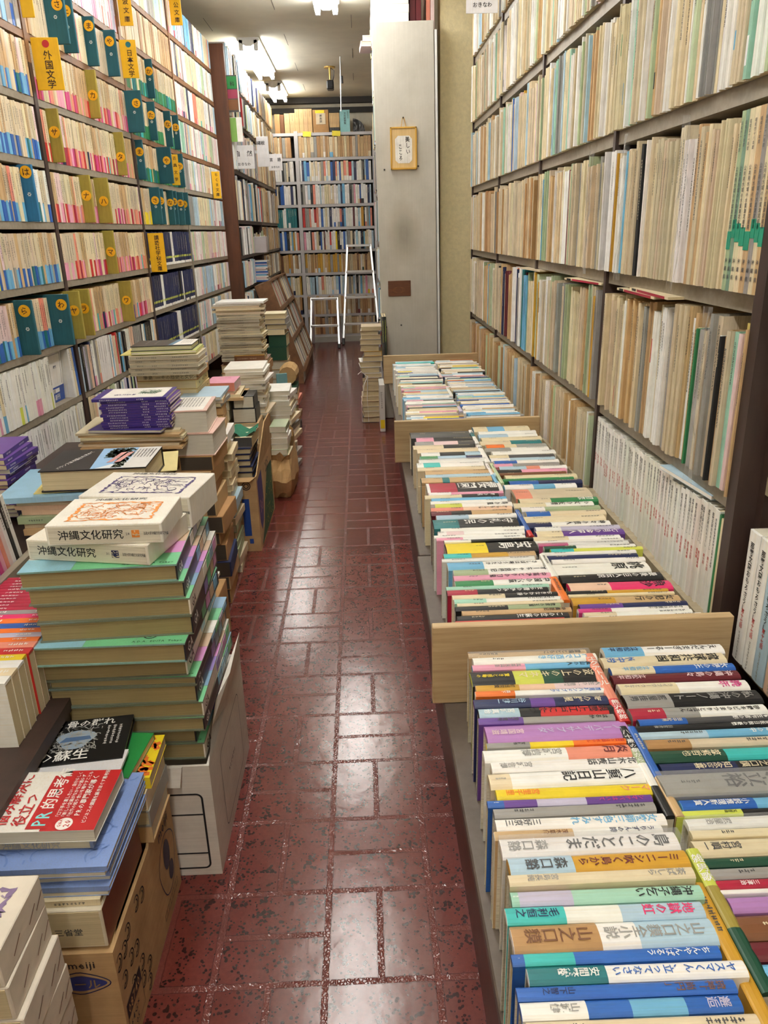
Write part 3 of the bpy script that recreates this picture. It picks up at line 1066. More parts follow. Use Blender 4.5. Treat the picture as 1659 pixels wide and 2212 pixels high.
paper, softs = Shelf(), Shelf()
for bay in range(4):
    for r, z in enumerate(LROWS[1:], start=1):
        s0, s1 = LBAYS[bay] + 0.014, LBAYS[bay + 1] - 0.014
        s0 = max(s0, -0.91)
        cfg = dict(hs=(0.147, 0.151), ts=(0.008, 0.019), pal=tans, band=None, bandp=0, mat='printed_cover', inkp=0.75, sets=0.35)
        tgt = paper
        if bay == 0:
            cfg.update(band=(0.36, blues), bandp=0.8)
            if r <= 2: tgt = softs; cfg.update(pal=[('white', 8), ('cream', 1)], band=(0.3, [('lime', 1), ('teal', 1), ('pink', 1), ('sky blue', 1)]), bandp=0.18, hs=(0.156, 0.161), ts=(0.01, 0.016), lean=0.05)
            if r >= 8: cfg.update(pal=mixed, bandp=0.2)
        elif bay == 1:
            cfg.update(band=(0.38, pinks), bandp=0.72)
            if r <= 2: tgt = softs; cfg.update(pal=mixed, band=(0.25, pinks), bandp=0.15, hs=(0.15, 0.162), ts=(0.008, 0.022), sets=0.1)
            if r == 8: cfg.update(bandp=0.02)
            if r >= 9: cfg.update(pal=[('white', 3), ('pale pink', 3), ('magenta', 1), ('lilac', 1)], bandp=0.1)
        elif bay == 2:
            if r in (6, 7, 8): cfg.update(pal=[('cream', 5), ('tan', 3), ('beige', 3)], band=(0.37, greens), bandp=0.9)
            elif r == 5: cfg.update(band=(0.35, yells), bandp=0.35)
            elif r in (2, 3, 4): cfg.update(pal=[('navy', 9), ('black', 0.3), ('white', 0.5)], band=(0.08, [('white', 1)]), bandp=0.9, ts=(0.011, 0.018), inkp=0.3)
            elif r == 1: tgt = softs; cfg.update(pal=mixed)
            elif r == 9: cfg.update(pal=[('tan', 4), ('kraft', 2), ('beige', 3), ('cream', 3)])
            elif r >= 10: cfg.update(pal=pale)
        else:
            cfg.update(pal=pale, ts=(0.009, 0.02), band=(0.2, pinks), bandp=0.16)
            if r >= 7: cfg.update(pal=pale + [('navy', 1), ('sky blue', 1), ('mint', 1), ('salmon', 0.6)], bandp=0.1)
        res = list(RESERVE.get(r, []))
        if r == 2 and bay == 0: s1 -= 0.21
        extra = {}
        lab = lambda k, bn, n, bay=bay, r=r: (f"{k} {bn + ' footed ' if bn else ''}paperback, {ordinal(n)} {BAYNAME[bay]}, {NTH[r + 1]} shelf up")
        if bay == 2 and r in (2, 3, 4):
            cfg['patchp'] = 0
        before = len(tgt.items)
        fill(tgt, ML, s0, s1, z, label=lab, reserve=res, hide=STACK_OUTLINE, depth=0.105, **cfg)
        if bay == 2 and r in (2, 3, 4):
            for it in tgt.items[before:]:
                it[2]['patch'] = (0.2, 0.265, jit(CL['lime']))
paper.finish('paperback', 'paperback', 'pocket paperbacks on the paperback wall', 300, 'distant_paperbacks', 'remaining pocket paperbacks packed along the long paperback wall')
softs.finish('softcover_book', 'book', 'softcovers on the low shelves of the paperback wall', 150, 'distant_softcovers', 'remaining softcover books low on the paperback wall')

# index dividers: blank dummy volumes with a round kana sticker
DC = {'T': ('teal', rgb((34, 92, 104))), 'O': ('olive', rgb((166, 148, 62))), 'B': ('blue', rgb((44, 116, 160)))}
ROMA = {'さ': 'sa', 'た': 'ta', 'ま': 'ma', 'や': 'ya', 'か': 'ka', 'な': 'na', 'は': 'ha', 'カ': 'ka', 'サ': 'sa', 'タ': 'ta', 'ナ': 'na', 'ハ': 'ha', 'マ': 'ma', 'ヤ': 'ya', 'ラ': 'ra', 'ワ': 'wa', 'ら': 'ra', 'わ': 'wa'}
for k, s, r, zc, cc, p in DIV2:
    cname, c = DC[cc]
    bay = 0 if s < 0.01 else 1 if s < 0.94 else 2
    h = 0.156
    root = thing('index_divider', f"{cname} index divider with round {ROMA[k]} sticker, {BAYNAME[bay]}, {NTH[r + 1]} shelf up", 'index divider',
                 ML @ T(s, -p, LROWS[r] + 0.0004, 0, 0, RND.uniform(-0.02, 0.02)), 'kana index dividers')
    mb = MB()
    mb.box(0, 0.0115, 0, 0.105 + p, 0, h, jit(c, 0.05), 'old_paper', bev=0.0012)
    if cc != 'O':
        zz = 0.075
        for q in range(6):
            a = q * math.pi / 3
            mb.poly([(-0.0006, p * 0.5 - 0.0045 * math.cos(a + u) * v, zz + 0.0045 * math.sin(a + u) * v) for u, v in ((-0.4, 0.5), (-0.3, 1.3), (0.3, 1.3), (0.4, 0.5))], CL['white'], 'ink')
    mb.build('cover', root)
    sb = MB()
    R = 0.0175
    zc2 = min(zc, h - R - 0.002)
    yc = p * 0.5 if p < 0.05 else 0.022
    sb.poly([(-0.0009, yc - R * math.cos(q * math.tau / 24), zc2 + R * math.sin(q * math.tau / 24)) for q in range(24)], rgb((244, 180, 20)), 'printed_cover')
    letters(sb, k, (-0.0014, yc + 0.0115, zc2 + 0.0115), (0, -1, 0), (0, 0, 1), 0.023, rgb((60, 24, 16)))
    sb.build('sticker', root)

# hanging section signs in yellow card
SIGNS = [('外国文学', 0.030, 0.112, 1.513, 1.655, 'red', 'foreign fiction sign with red dot, hung on the first dark upright'),
         ('日本文学', 0.905, 0.985, 1.690, 1.826, 'teal', 'Japanese fiction sign with green dot, hung on the second upright'),
         ('中公文庫', 1.80, 1.87, 2.070, 2.21, None, 'yellow card sign at the very top of the third upright'),
         ('岩波文庫', 0.954, 1.025, 1.885, 2.02, None, 'yellow card sign above the green dot sign'),
         ('ちくま文庫', 2.400, 2.455, 1.289, 1.439, None, 'small yellow card sign beside the brown end board'),
         ('講談社学術文庫', 0.962, 1.040, 0.931, 1.095, None, 'yellow card sign before the navy paperbacks'),
         ('古典文学', 1.478, 1.520, 1.316, 1.455, None, 'narrow yellow card sign behind the teal ya divider'),
         ('文学', 0.0, 0.05, 1.70, 1.85, None, 'yellow card sign at the top edge above the red dot sign')]
SIGNW = {'外国文学': 0.074, '日本文学': 0.058, '中公文庫': 0.050, '岩波文庫': 0.046, 'ちくま文庫': 0.042, '講談社学術文庫': 0.062, '古典文学': 0.034, '文学': 0.030}
for txt, sa, sb_, z0, z1, dot, lab in SIGNS:
    w, h = SIGNW[txt], z1 - z0
    root = thing('section_sign', 'yellow ' + lab if not lab.startswith(('yellow', 'small', 'narrow')) else lab, 'section sign', ML @ T(sa, -0.012, z0, 0.12, 0, 0.0), 'yellow section signs')
    # the card stands out from the upright and faces the door
    mb = MB(); mb.box(0, 0.004, -w, 0.006, 0, h, rgb((240, 186, 14)), 'printed_cover', bev=0.001)
    n = len(txt)
    top = h - 0.008
    if dot: top -= 0.026
    s = min((top - 0.004) / n, w * 0.5)
    letters(mb, txt, (-0.0006, -w * 0.5 + s * 0.45, top), (0, -1, 0), (0, 0, 1), s, rgb((50, 24, 14)), vertical=True, adv=(top - 0.004) / n / s)
    mb.build('card', root)
    if dot:
        mb = MB(); R = 0.0105
        mb.poly([(-0.0007, -w * 0.5 - R * math.cos(q * math.tau / 20), h - 0.017 + R * math.sin(q * math.tau / 20)) for q in range(20)], CL[dot], 'ink'); mb.build('dot_sticker', root)

# blue banded paperback shown face out, and its neighbours, on the low shelf before the first upright
root = thing('softcover_book', 'white softcover shown face out, its blue band reading of a new series', 'book', ML @ T(-0.13, 0.03, LROWS[2] + 0.0005, 0, 0.06))
mb = MB(); mb.box(-0.056, 0.056, 0, 0.014, 0, 0.16, CL['white'], 'printed_cover', bev=0.0008)
for a, b_ in ((-0.05, -0.049), (0.045, 0.046)):
    mb.box(a, b_, -0.0004, 0, 0.055, 0.155, CL['navy'], 'ink')
mb.box(-0.05, 0.046, -0.0004, 0, 0.154, 0.155, CL['navy'], 'ink')
letters(mb, '時代', (-0.01, -0.0006, 0.12), (1, 0, 0), (0, 0, 1), 0.011, CL['navy'])
mb.build('cover', root)
mb = MB(); mb.box(-0.0565, 0.0565, -0.0006, 0.0145, 0, 0.05, rgb((28, 72, 158)), 'printed_cover')
mb.box(-0.05, 0.02, -0.0009, -0.0005, 0.031, 0.044, CL['white'], 'ink')
letters(mb, '宣言', (-0.035, -0.0012, 0.0435), (1, 0, 0), (0, 0, 1), 0.012, CL['navy'])
letters(mb, '創刊', (-0.02, -0.0012, 0.027), (1, 0, 0), (0, 0, 1), 0.02, CL['white'])
mb.build('paper_band', root)
for i, (sx, c, t) in enumerate(((-0.052, 'white', 0.016), (-0.034, 'cream', 0.014), (-0.017, 'blue', 0.016))):
    o = shelf_book(t=t, d=0.11, h=0.162, col=CL[c], mat='printed_cover', ink=CL['dark grey'], nink=10).build('softcover_book', None, ML @ T(sx, -0.002, LROWS[2] + 0.0004, 0, 0, -0.05))
    tag(o, f'{c} softcover leaning on the first dark upright beside the face out book', 'book')

# ---- booklet wall
RBAYN = ['past the plaster wall', 'past the second brown upright', 'past the third brown upright', 'past the fourth brown upright']
rtan = [('tan', 5), ('beige', 6), ('cream', 4), ('white', 2), ('kraft', 1.5), ('grey', 0.8), ('pale green', 0.4), ('pale blue', 0.35)]
rpal = [('cream', 5), ('white', 5), ('beige', 5), ('tan', 3), ('pale green', 1.2), ('pale blue', 1.2), ('mint', 0.8), ('sage', 0.7), ('grey', 1.0), ('pale pink', 0.9), ('sky blue', 0.3), ('maroon', 0.2), ('blue', 0.25), ('mustard', 0.2)]
rcol = [('beige', 5), ('tan', 4), ('white', 4), ('cream', 3), ('grey', 1.4), ('sage', 1.0), ('maroon', 0.5), ('sky blue', 0.6), ('navy', 0.5), ('teal', 0.35), ('purple', 0.15), ('black', 0.4), ('mustard', 0.4), ('orange', 0.2), ('pale green', 0.5)]
BOOKT = {(2, 3): [(0.235, 'tan', 0.012, {}), (0.222, 'cream', 0.009, dict(ink=CL['dark grey'], nink=8)), (0.213, 'green', 0.006, {}), (0.206, 'teal', 0.007, {}), (0.198, 'grey', 0.022, {}), (0.175, 'beige', 0.012, {}),
                  (0.162, 'sage', 0.008, {}), (0.153, 'salmon', 0.012, {}), (0.14, 'grey', 0.014, {}), (0.125, 'beige', 0.016, {}), (0.108, 'white', 0.006, {}), (0.1, 'black', 0.007, dict(ink=CL['cream'], nink=6)),
                  (0.092, 'tan', 0.01, dict(ink=CL['dark grey'], nink=10)), (0.081, 'beige', 0.01, {}), (0.07, 'mint', 0.014, {}), (0.055, 'pale pink', 0.012, {}), (0.038, 'lime', 0.026, dict(col=rgb((196, 176, 96)), patch=(0.3, 0.312, CL['olive'])))],
         (3, 3): [(0.16, 'beige', 0.014, {}), (0.145, 'tan', 0.012, {}), (0.132, 'cream', 0.01, {})]}
booklets, journals = Shelf(), Shelf()
SERIES = '公共用水域の水質測定結果'
for bay in range(4):
    for r, z in enumerate(RROWS, start=1):
        s0, s1 = RBAYS[bay] + 0.012, RBAYS[bay + 1] - 0.014
        lab = lambda k, bn, n, bay=bay, r=r: f"{k} {'journal' if r == 1 else 'booklet'}, {ordinal(n)} {RBAYN[bay]}{' from the plaster wall' if bay else ''}, {NTH[r]} shelf up"
        common = dict(inkp=0.72, nink=(10, 24), sets=0.4, depth=0.19, jut=0.016, lean=0.016)
        if r == 1:
            if bay == 3:
                fill(journals, MR, s0, s1 - 0.045, z, (0.196, 0.204), (0.012, 0.018), [('white', 1)], lab, mat='printed_cover', sets=0.2, depth=0.148, jut=0.008, inkp=0.0, top=PAGE_W)
            elif bay == 2:
                fill(journals, MR, s0, s1, z, (0.19, 0.206), (0.006, 0.014), [('tan', 4), ('beige', 5), ('white', 3), ('pale green', 1)], lab, **common)
            else:
                fill(journals, MR, s0, s1, z, (0.18, 0.206), (0.005, 0.013), [('tan', 6), ('kraft', 2), ('beige', 4), ('pale green', 1), ('pale blue', 0.6)], lab, **common)
        elif r == 2:
            fill(booklets, MR, s0, s1, z, (0.255, 0.292), (0.004, 0.014), rcol, lab, patchp=0.06, tail=BOOKT.get((r, bay), ()), **common)
        elif r == 3:
            fill(booklets, MR, s0, s1 - (0.12 if bay == 3 else 0), z, (0.25, 0.276), (0.004, 0.013), rtan if bay < 2 else rcol, lab, tail=BOOKT.get((r, bay), ()), **common)
        else:
            fill(booklets, MR, s0, s1, z, (0.235, 0.262), (0.004, 0.011), rpal, lab, patchp=0.05, **common)
# the run of water survey reports with teal label patches at the near end of the third shelf
s = RBAYS[4] - 0.014 - 0.118
for i, (c, t) in enumerate((('sage', 0.013), ('teal', 0.012), ('cream', 0.016), ('cream', 0.016), ('tan', 0.017), ('grey', 0.014), ('cream', 0.013), ('tan', 0.014))):
    col = rgb((120, 150, 130)) if c == 'teal' else jit(CL[c])
    mb = shelf_book(t=t, d=0.19, h=0.27, col=col, mat='old_paper')
    letters(mb, SERIES, (-0.0035, -0.0006, 0.19), (1, 0, 0), (0, 0, 1), 0.0075, CL['dark grey'], vertical=True, adv=1.05)
    letters(mb, ('昭和四十八年度', '昭和五十年度', '昭和五十一年度')[i % 3], (-0.003, -0.0006, 0.255), (1, 0, 0), (0, 0, 1), 0.006, CL['dark grey'], vertical=True, adv=1.05)
    letters(mb, '沖縄県', (-0.004, -0.0006, 0.052), (1, 0, 0), (0, 0, 1), 0.008, CL['dark grey'], vertical=True, adv=1.6)
    root = mb.build('report_volume', None, MR @ T(s + t / 2, -0.012, RROWS[2] + 0.0005))
    tag(root, f"{c} survey report with a teal label patch, {NTH[i + 1]} of the labelled run, third shelf", 'report', 'survey reports with teal label patches')
    pb = MB(); zz = 0.065 + 0.006 * ((i * 7) % 4)
    pb.box(-t / 2 + 0.0005, t / 2 - 0.0005, -0.0006, 0.0003, zz, zz + 0.028, rgb((20, 140, 112)), 'printed_cover'); pb.build('label_patch', root)
    s += t + 0.0007
# title lettering for the white annals on the lowest shelf
for n, it in enumerate(sorted(journals.items, key=lambda q: -q[0])):
    a, M, args, label = it
    if args['depth' if 'depth' in args else 'd'] == 0.148 and n < 60:
        args['title'] = '那覇文園おもろさうし'
        args['tsize'] = 0.0072
        args['title2'] = (('第十七回', '索引資料編', '第十回', '資料集')[n % 4], 0.52, 0.0068, CL['red'])
booklets.finish('booklet', 'booklet', 'stapled and bound booklets on the booklet wall', 300, 'distant_booklets', 'remaining thin booklets packed along the tall booklet wall')
journals.finish('journal', 'journal', 'journals on the lowest shelf behind the trays', 220, 'distant_journals', 'remaining thin journals on the lowest shelf behind the trays')
for i, (c, t) in enumerate((('white', 0.016), ('green', 0.008), ('cream', 0.010))):
    o = shelf_book(t=t, d=0.148, h=0.203 - 0.004 * i, col=jit(CL[c], 0.03), mat='printed_cover', ink=CL['black'] if c == 'white' else None, nink=16).build('journal', None, MR @ T(3.198 + (0.0, 0.0125, 0.022)[i], -0.004, RROWS[0] + 0.0004))
    tag(o, f"{c} journal at the end of the white annals, {('third', 'second', 'next')[i]} to the brown upright", 'journal')
# two blue journals lying across the white run, and papers on the booklet tops
for i, (sx, z, c, rz) in enumerate(((3.06, 0.606, 'pale blue', 0.1), (3.0, 0.6145, 'sky blue', 0.05))):
    flat_book('journal', f"{c} journal lying {'uppermost' if i else 'underneath'} across the white annals", 'journal', MR @ T(sx, -0.01 + 0.05 * i, z, rz), 0.20, 0.145, 0.008, CL[c], spine='-y', pages=PAGE_W, spinecol=CL['white'])
for i, (sx, z, rz, nm, c) in enumerate(((1.62, 0.9335, 0.05, 'folded', 'beige'), (2.30, 0.9335, 0.1, 'yellow and red', 'yellow'), (2.72, 0.9335, -0.04, 'lower yellow and red', 'yellow'), (2.80, 0.939, -0.06, 'upper yellow and red', 'yellow'))):
    def art(mb, w, d, t, c=c):
        if c == 'yellow':
            mb.box(-w / 2 + 0.06, w / 2 - 0.02, -0.0006, 0.0004, 0, t, CL['crimson'], 'printed_cover')
            mb.box(-w / 2 + 0.02, -w / 2 + 0.05, -0.0006, 0.0004, 0, t, CL['black'], 'printed_cover')
    flat_book('pamphlet', f"{nm} pamphlet lying on top of the booklets, second shelf up", 'pamphlet', MR @ T(sx, -0.02, z, rz), 0.27, 0.19, 0.005, CL['cream' if c == 'yellow' else 'beige'], art=art)
# crumpled clear sleeves sticking out of the booklet rows
for i, (sx, z, hh) in enumerate(((2.62, 0.972, 0.29), (2.95, 0.972, 0.285), (3.12, 0.642, 0.30), (2.35, 0.972, 0.28))):
    mb = MB()
    cols, rows = 5, 9
    V = [((k / (cols - 1) - 0.5) * 0.03 + RND.uniform(-0.003, 0.003), -0.024 - RND.uniform(0, 0.012), j / (rows - 1) * hh - 0.015 * (j == 0)) for j in range(rows) for k in range(cols)]
    mb.mesh(V, [(j * cols + k, j * cols + k + 1, (j + 1) * cols + k + 1, (j + 1) * cols + k) for j in range(rows - 1) for k in range(cols - 1)], CL['white'], 'clear_film')
    o = mb.build('plastic_sleeve', None, MR @ T(sx, 0, z + 0.001), smooth=False)
    tag(o, f"crumpled clear plastic sleeve round booklets, {NTH[i + 1]} counted along the near bay", 'plastic sleeve', 'clear sleeves round the booklets')

# ---- bay at the frame edge: white city history volumes
for i, (s, t, c, lab) in enumerate(((0.052, 0.034, 'white', 'outermost white history volume beside the brown upright'), (0.088, 0.032, 'white', 'white history volume second from the brown upright'), (0.122, 0.034, 'pale blue', 'pale blue history volume third from the brown upright'),
                                    (0.160, 0.034, 'peach', 'peach history volume fourth from the brown upright'), (0.197, 0.034, 'white', 'white history volume fifth from the brown upright'), (0.234, 0.034, 'cream', 'cream history volume sixth from the brown upright'))):
    cased_book('history_volume', lab, 'history volume', MN @ T(s, -0.025, 0.3725), t, 0.15, 0.235, [(1.0, jit(CL[c], 0.03))], [('那覇文園おもろさうし', 0.93, 0.0125, CL['black'], False), ('第十七回', 0.42, 0.009, CL['red'], False), ('#9', 0.24, 0.006, CL['grey'], False)],
               pages=PAGE_W, hard=False, bulge=0.002, group='history volumes in the bay at the frame edge')
for i in range(9):
    c = ('white', 'cream', 'white', 'pale blue', 'white', 'beige', 'white', 'cream', 'white')[i]
    o = shelf_book(t=0.022, d=0.16, h=0.22, col=jit(CL[c], 0.04), mat='printed_cover', ink=CL['dark grey'], nink=14).build('history_volume', None, MN @ T(0.040 + 0.023 * i, -0.004, 0.6905))
    tag(o, f"{c} volume, {ordinal(i + 1)} from the brown upright, middle shelf at the frame edge", 'history volume', 'volumes on the middle shelf at the frame edge')
for i in range(8):
    c = ('pale blue', 'beige', 'dark grey', 'sage', 'cream', 'tan', 'white', 'beige')[i]
    o = shelf_book(t=0.012, d=0.19, h=0.27, col=jit(CL[c], 0.04), ink=CL['dark grey'], nink=14).build('booklet', None, MN @ T(0.028 + 0.0126 * i, -0.012, 0.9405))
    tag(o, f"{c} booklet, {ordinal(i + 1)} from the brown upright, upper shelf at the frame edge", 'booklet', 'booklets on the upper shelf at the frame edge')

# ---- white steel bookcase on the end wall
vol = Shelf()
oldp = [('kraft', 4), ('tan', 5), ('brown', 1), ('beige', 3), ('cream', 1.5), ('grey', 1)]
endm = [('white', 7), ('cream', 3), ('pale blue', 1), ('grey', 1.2), ('blue', 1), ('navy', 0.8), ('black', 1), ('red', 0.6), ('salmon', 0.7), ('sky blue', 0.6), ('dark green', 0.4), ('maroon', 0.4), ('yellow', 0.3), ('mustard', 0.4), ('pink', 0.4)]
for k in range(2):
    for r, z in enumerate(BROWS):
        if r == 9: continue
        s0, s1 = BP[k] + 0.022, BP[k + 1] - 0.022
        down = NTH[10 - r - 1]
        lab = lambda kk, bn, n, k=k, down=down: f"{kk} volume, {ordinal(n)} {'past' if k else 'before'} the white post, {down} shelf down, end bookcase" if k else f"{kk} volume, {ordinal(n)} from the far corner, {down} shelf down, end bookcase"
        pal = oldp if r in (0, 1, 8) else endm
        if r == 3: pal = oldp + [('mustard', 2), ('white', 2)]
        if k == 0 and r == 5: pal = [('turquoise', 4), ('teal', 3), ('white', 2)]
        fill(vol, MBK, s0 + (0.2 if k == 0 else 0), s1, z, (0.165, 0.183) if r != 8 else (0.175, 0.188), (0.012, 0.027) if r != 8 else (0.018, 0.034), pal, lab, band=(0.25, endm), bandp=0.25, depth=0.13, mat='printed_cover', inkp=0.85, nink=(6, 11), lean=0.02)
vol.finish('hardback_volume', 'volume', 'volumes in the end bookcase', 300, 'distant_volumes', 'remaining volumes in the white steel end bookcase')
# boxed sets standing on top of it
TOPS = [(-0.765, 0.05, 0.165, 'kraft'), (-0.712, 0.035, 0.16, 'brown'), (-0.672, 0.05, 0.17, 'tan'), (-0.62, 0.05, 0.172, 'tan'), (-0.57, 0.04, 0.205, 'tan'), (-0.529, 0.04, 0.205, 'tan'), (-0.488, 0.04, 0.205, 'tan'), (-0.447, 0.04, 0.205, 'tan')]
for i, (x, t, h, c) in enumerate(TOPS):
    o = shelf_book(t=t, d=0.2, h=h, col=jit(CL[c]), ink=CL['dark grey'], nink=9).build('boxed_volume', None, T(x + t / 2, 8.16, 1.9755))
    tag(o, f"{c} boxed volume, {ordinal(i + 1)} from the far corner on top of the end bookcase", 'boxed volume', 'boxed volumes on the end bookcase')
root = thing('book_box', 'brown book box with a pale title card on top of the end bookcase', 'box', T(-0.325, 8.16, 1.9755))
mb = MB(); mb.box(-0.075, 0.075, 0, 0.2, 0, 0.195, CL['kraft'], 'old_paper', bev=0.002); mb.build('case', root)
mb = MB(); mb.box(-0.045, 0.045, -0.001, 0.0, 0.07, 0.165, CL['beige'], 'old_paper'); letters(mb, '南島誌', (-0.012, -0.0016, 0.155), (1, 0, 0), (0, 0, 1), 0.024, CL['dark grey'], vertical=True); mb.build('title_card', root)
mb = MB(); mb.box(-0.05, 0.035, -0.002, -0.0012, 0.165, 0.19, CL['yellow'], 'printed_cover'); ticks(mb, (-0.04, -0.0022, 0.188), (0, 0, 1), (-1, 0, 0), 0.008, 1, CL['dark grey']); mb.build('price_slip', root)
for i in range(6):
    o = shelf_book(t=0.015, d=0.14, h=0.165, col=jit(CL['tan']), band=(0.25, CL['dark grey'])).build('boxed_volume', None, T(-0.235 + i * 0.0155, 8.16, 1.9755))
    tag(o, f"slim tan volume with dark foot, {ordinal(i + 1)} beside the title card box on the end bookcase", 'boxed volume', 'slim volumes on the end bookcase')
root = thing('hardback_volume', 'pale turquoise book shown face out on top of the end bookcase', 'volume', T(-0.095, 8.165, 1.9755))
mb = MB(); mb.box(-0.047, 0.047, 0, 0.03, 0, 0.19, rgb((140, 196, 200)), 'printed_cover', bev=0.001); letters(mb, '文化財要覧', (-0.01, -0.0006, 0.17), (1, 0, 0), (0, 0, 1), 0.021, CL['dark grey'], vertical=True)
ticks(mb, (0.022, -0.0006, 0.175), (1, 0, 0), (0, 0, 1), 0.012, 5, CL['dark grey']); mb.build('cover', root)
mb = MB()
V, F = [], []
for a in range(9):
    for q in range(9):
        rr = 0.115 * q / 8
        th = math.pi / 2 * a / 8
        V.append((rr * math.cos(th), RND.uniform(-0.012, 0.004), rr * math.sin(th)))
for a in range(8):
    for q in range(8):
        F.append((a * 9 + q, a * 9 + q + 1, a * 9 + q + 10, a * 9 + q + 9))
mb.mesh(V, F, CL['white'], 'clear_film'); mb.mesh([(x, y + 0.02, z) for x, y, z in V], F, CL['grey'], 'black_plastic')
o = mb.build('fan_display', None, T(-0.02, 8.18, 1.978)); tag(o, 'fan shaped object in crumpled film on top of the end bookcase', 'wrapped fan')
for i, (x, lab) in enumerate(((-0.462, 'yellow price slip hung under the boxed volumes'), (-0.182, 'yellow price slip hung under the slim volumes'))):
    mb = MB(); mb.box(-0.04, 0.04, -0.0008, 0, -0.045, 0.0, rgb((238, 222, 60)), 'printed_cover'); ticks(mb, (-0.03, -0.001, -0.01), (0, 0, -1), (1, 0, 0), 0.01, 1, CL['grey'])
    o = mb.build('price_slip', None, T(x, 8.142, 1.985, 0, 0, 0.05)); tag(o, lab, 'price slip')

# ---- dark bookcase behind the brown end board
bigs = Shelf()
for k in range(4):
    for r, z in enumerate(MROWS, start=1):
        if k == 1 and r in (3, 4): continue
        top = (MROWS[r] if r < 8 else 2.24) - 0.03
        lab = lambda kk, bn, n, k=k, r=r: f"{kk} book, {ordinal(n)} in bay {NTH[k + 1]} beyond the brown end board, {NTH[r]} shelf up"
        pal = mixed + pale if k < 2 else oldp + [('white', 2), ('grey', 3), ('navy', 0.5)]
        fill(bigs, MM, MBAYS[k] + (0.03 if k == 0 and r in (6, 7) else 0.013), MBAYS[k + 1] - 0.013, z, ((top - z) * 0.84, (top - z) * 0.97), (0.009, 0.026), pal, lab, depth=0.2, mat='printed_cover', inkp=0.5, jut=0.02, lean=0.02, patchp=0.15)
bigs.finish('large_book', 'book', 'books in the dark bookcase behind the end board', 260, 'distant_large_books', 'remaining books in the dark bookcase behind the end board')
pub = Shelf()
for r, z in enumerate(PROWS, start=1):
    top = (PROWS[r] if r < 8 else 2.25) - 0.03
    for k in range(1):
        lab = lambda kk, bn, n, k=k, r=r: f"{kk} book, {ordinal(n)} along the narrow bookcase behind the panel, {NTH[r]} shelf up"
        fill(pub, MP, 0.014, 0.655, z, ((top - z) * 0.8, (top - z) * 0.96), (0.012, 0.03), mixed, lab, depth=0.15, mat='printed_cover', inkp=0.3, jut=0.012)
pub.finish('aisle_book', 'book', 'books in the narrow bookcase behind the panel', 60, 'distant_aisle_books', 'remaining books in the narrow bookcase behind the panel')

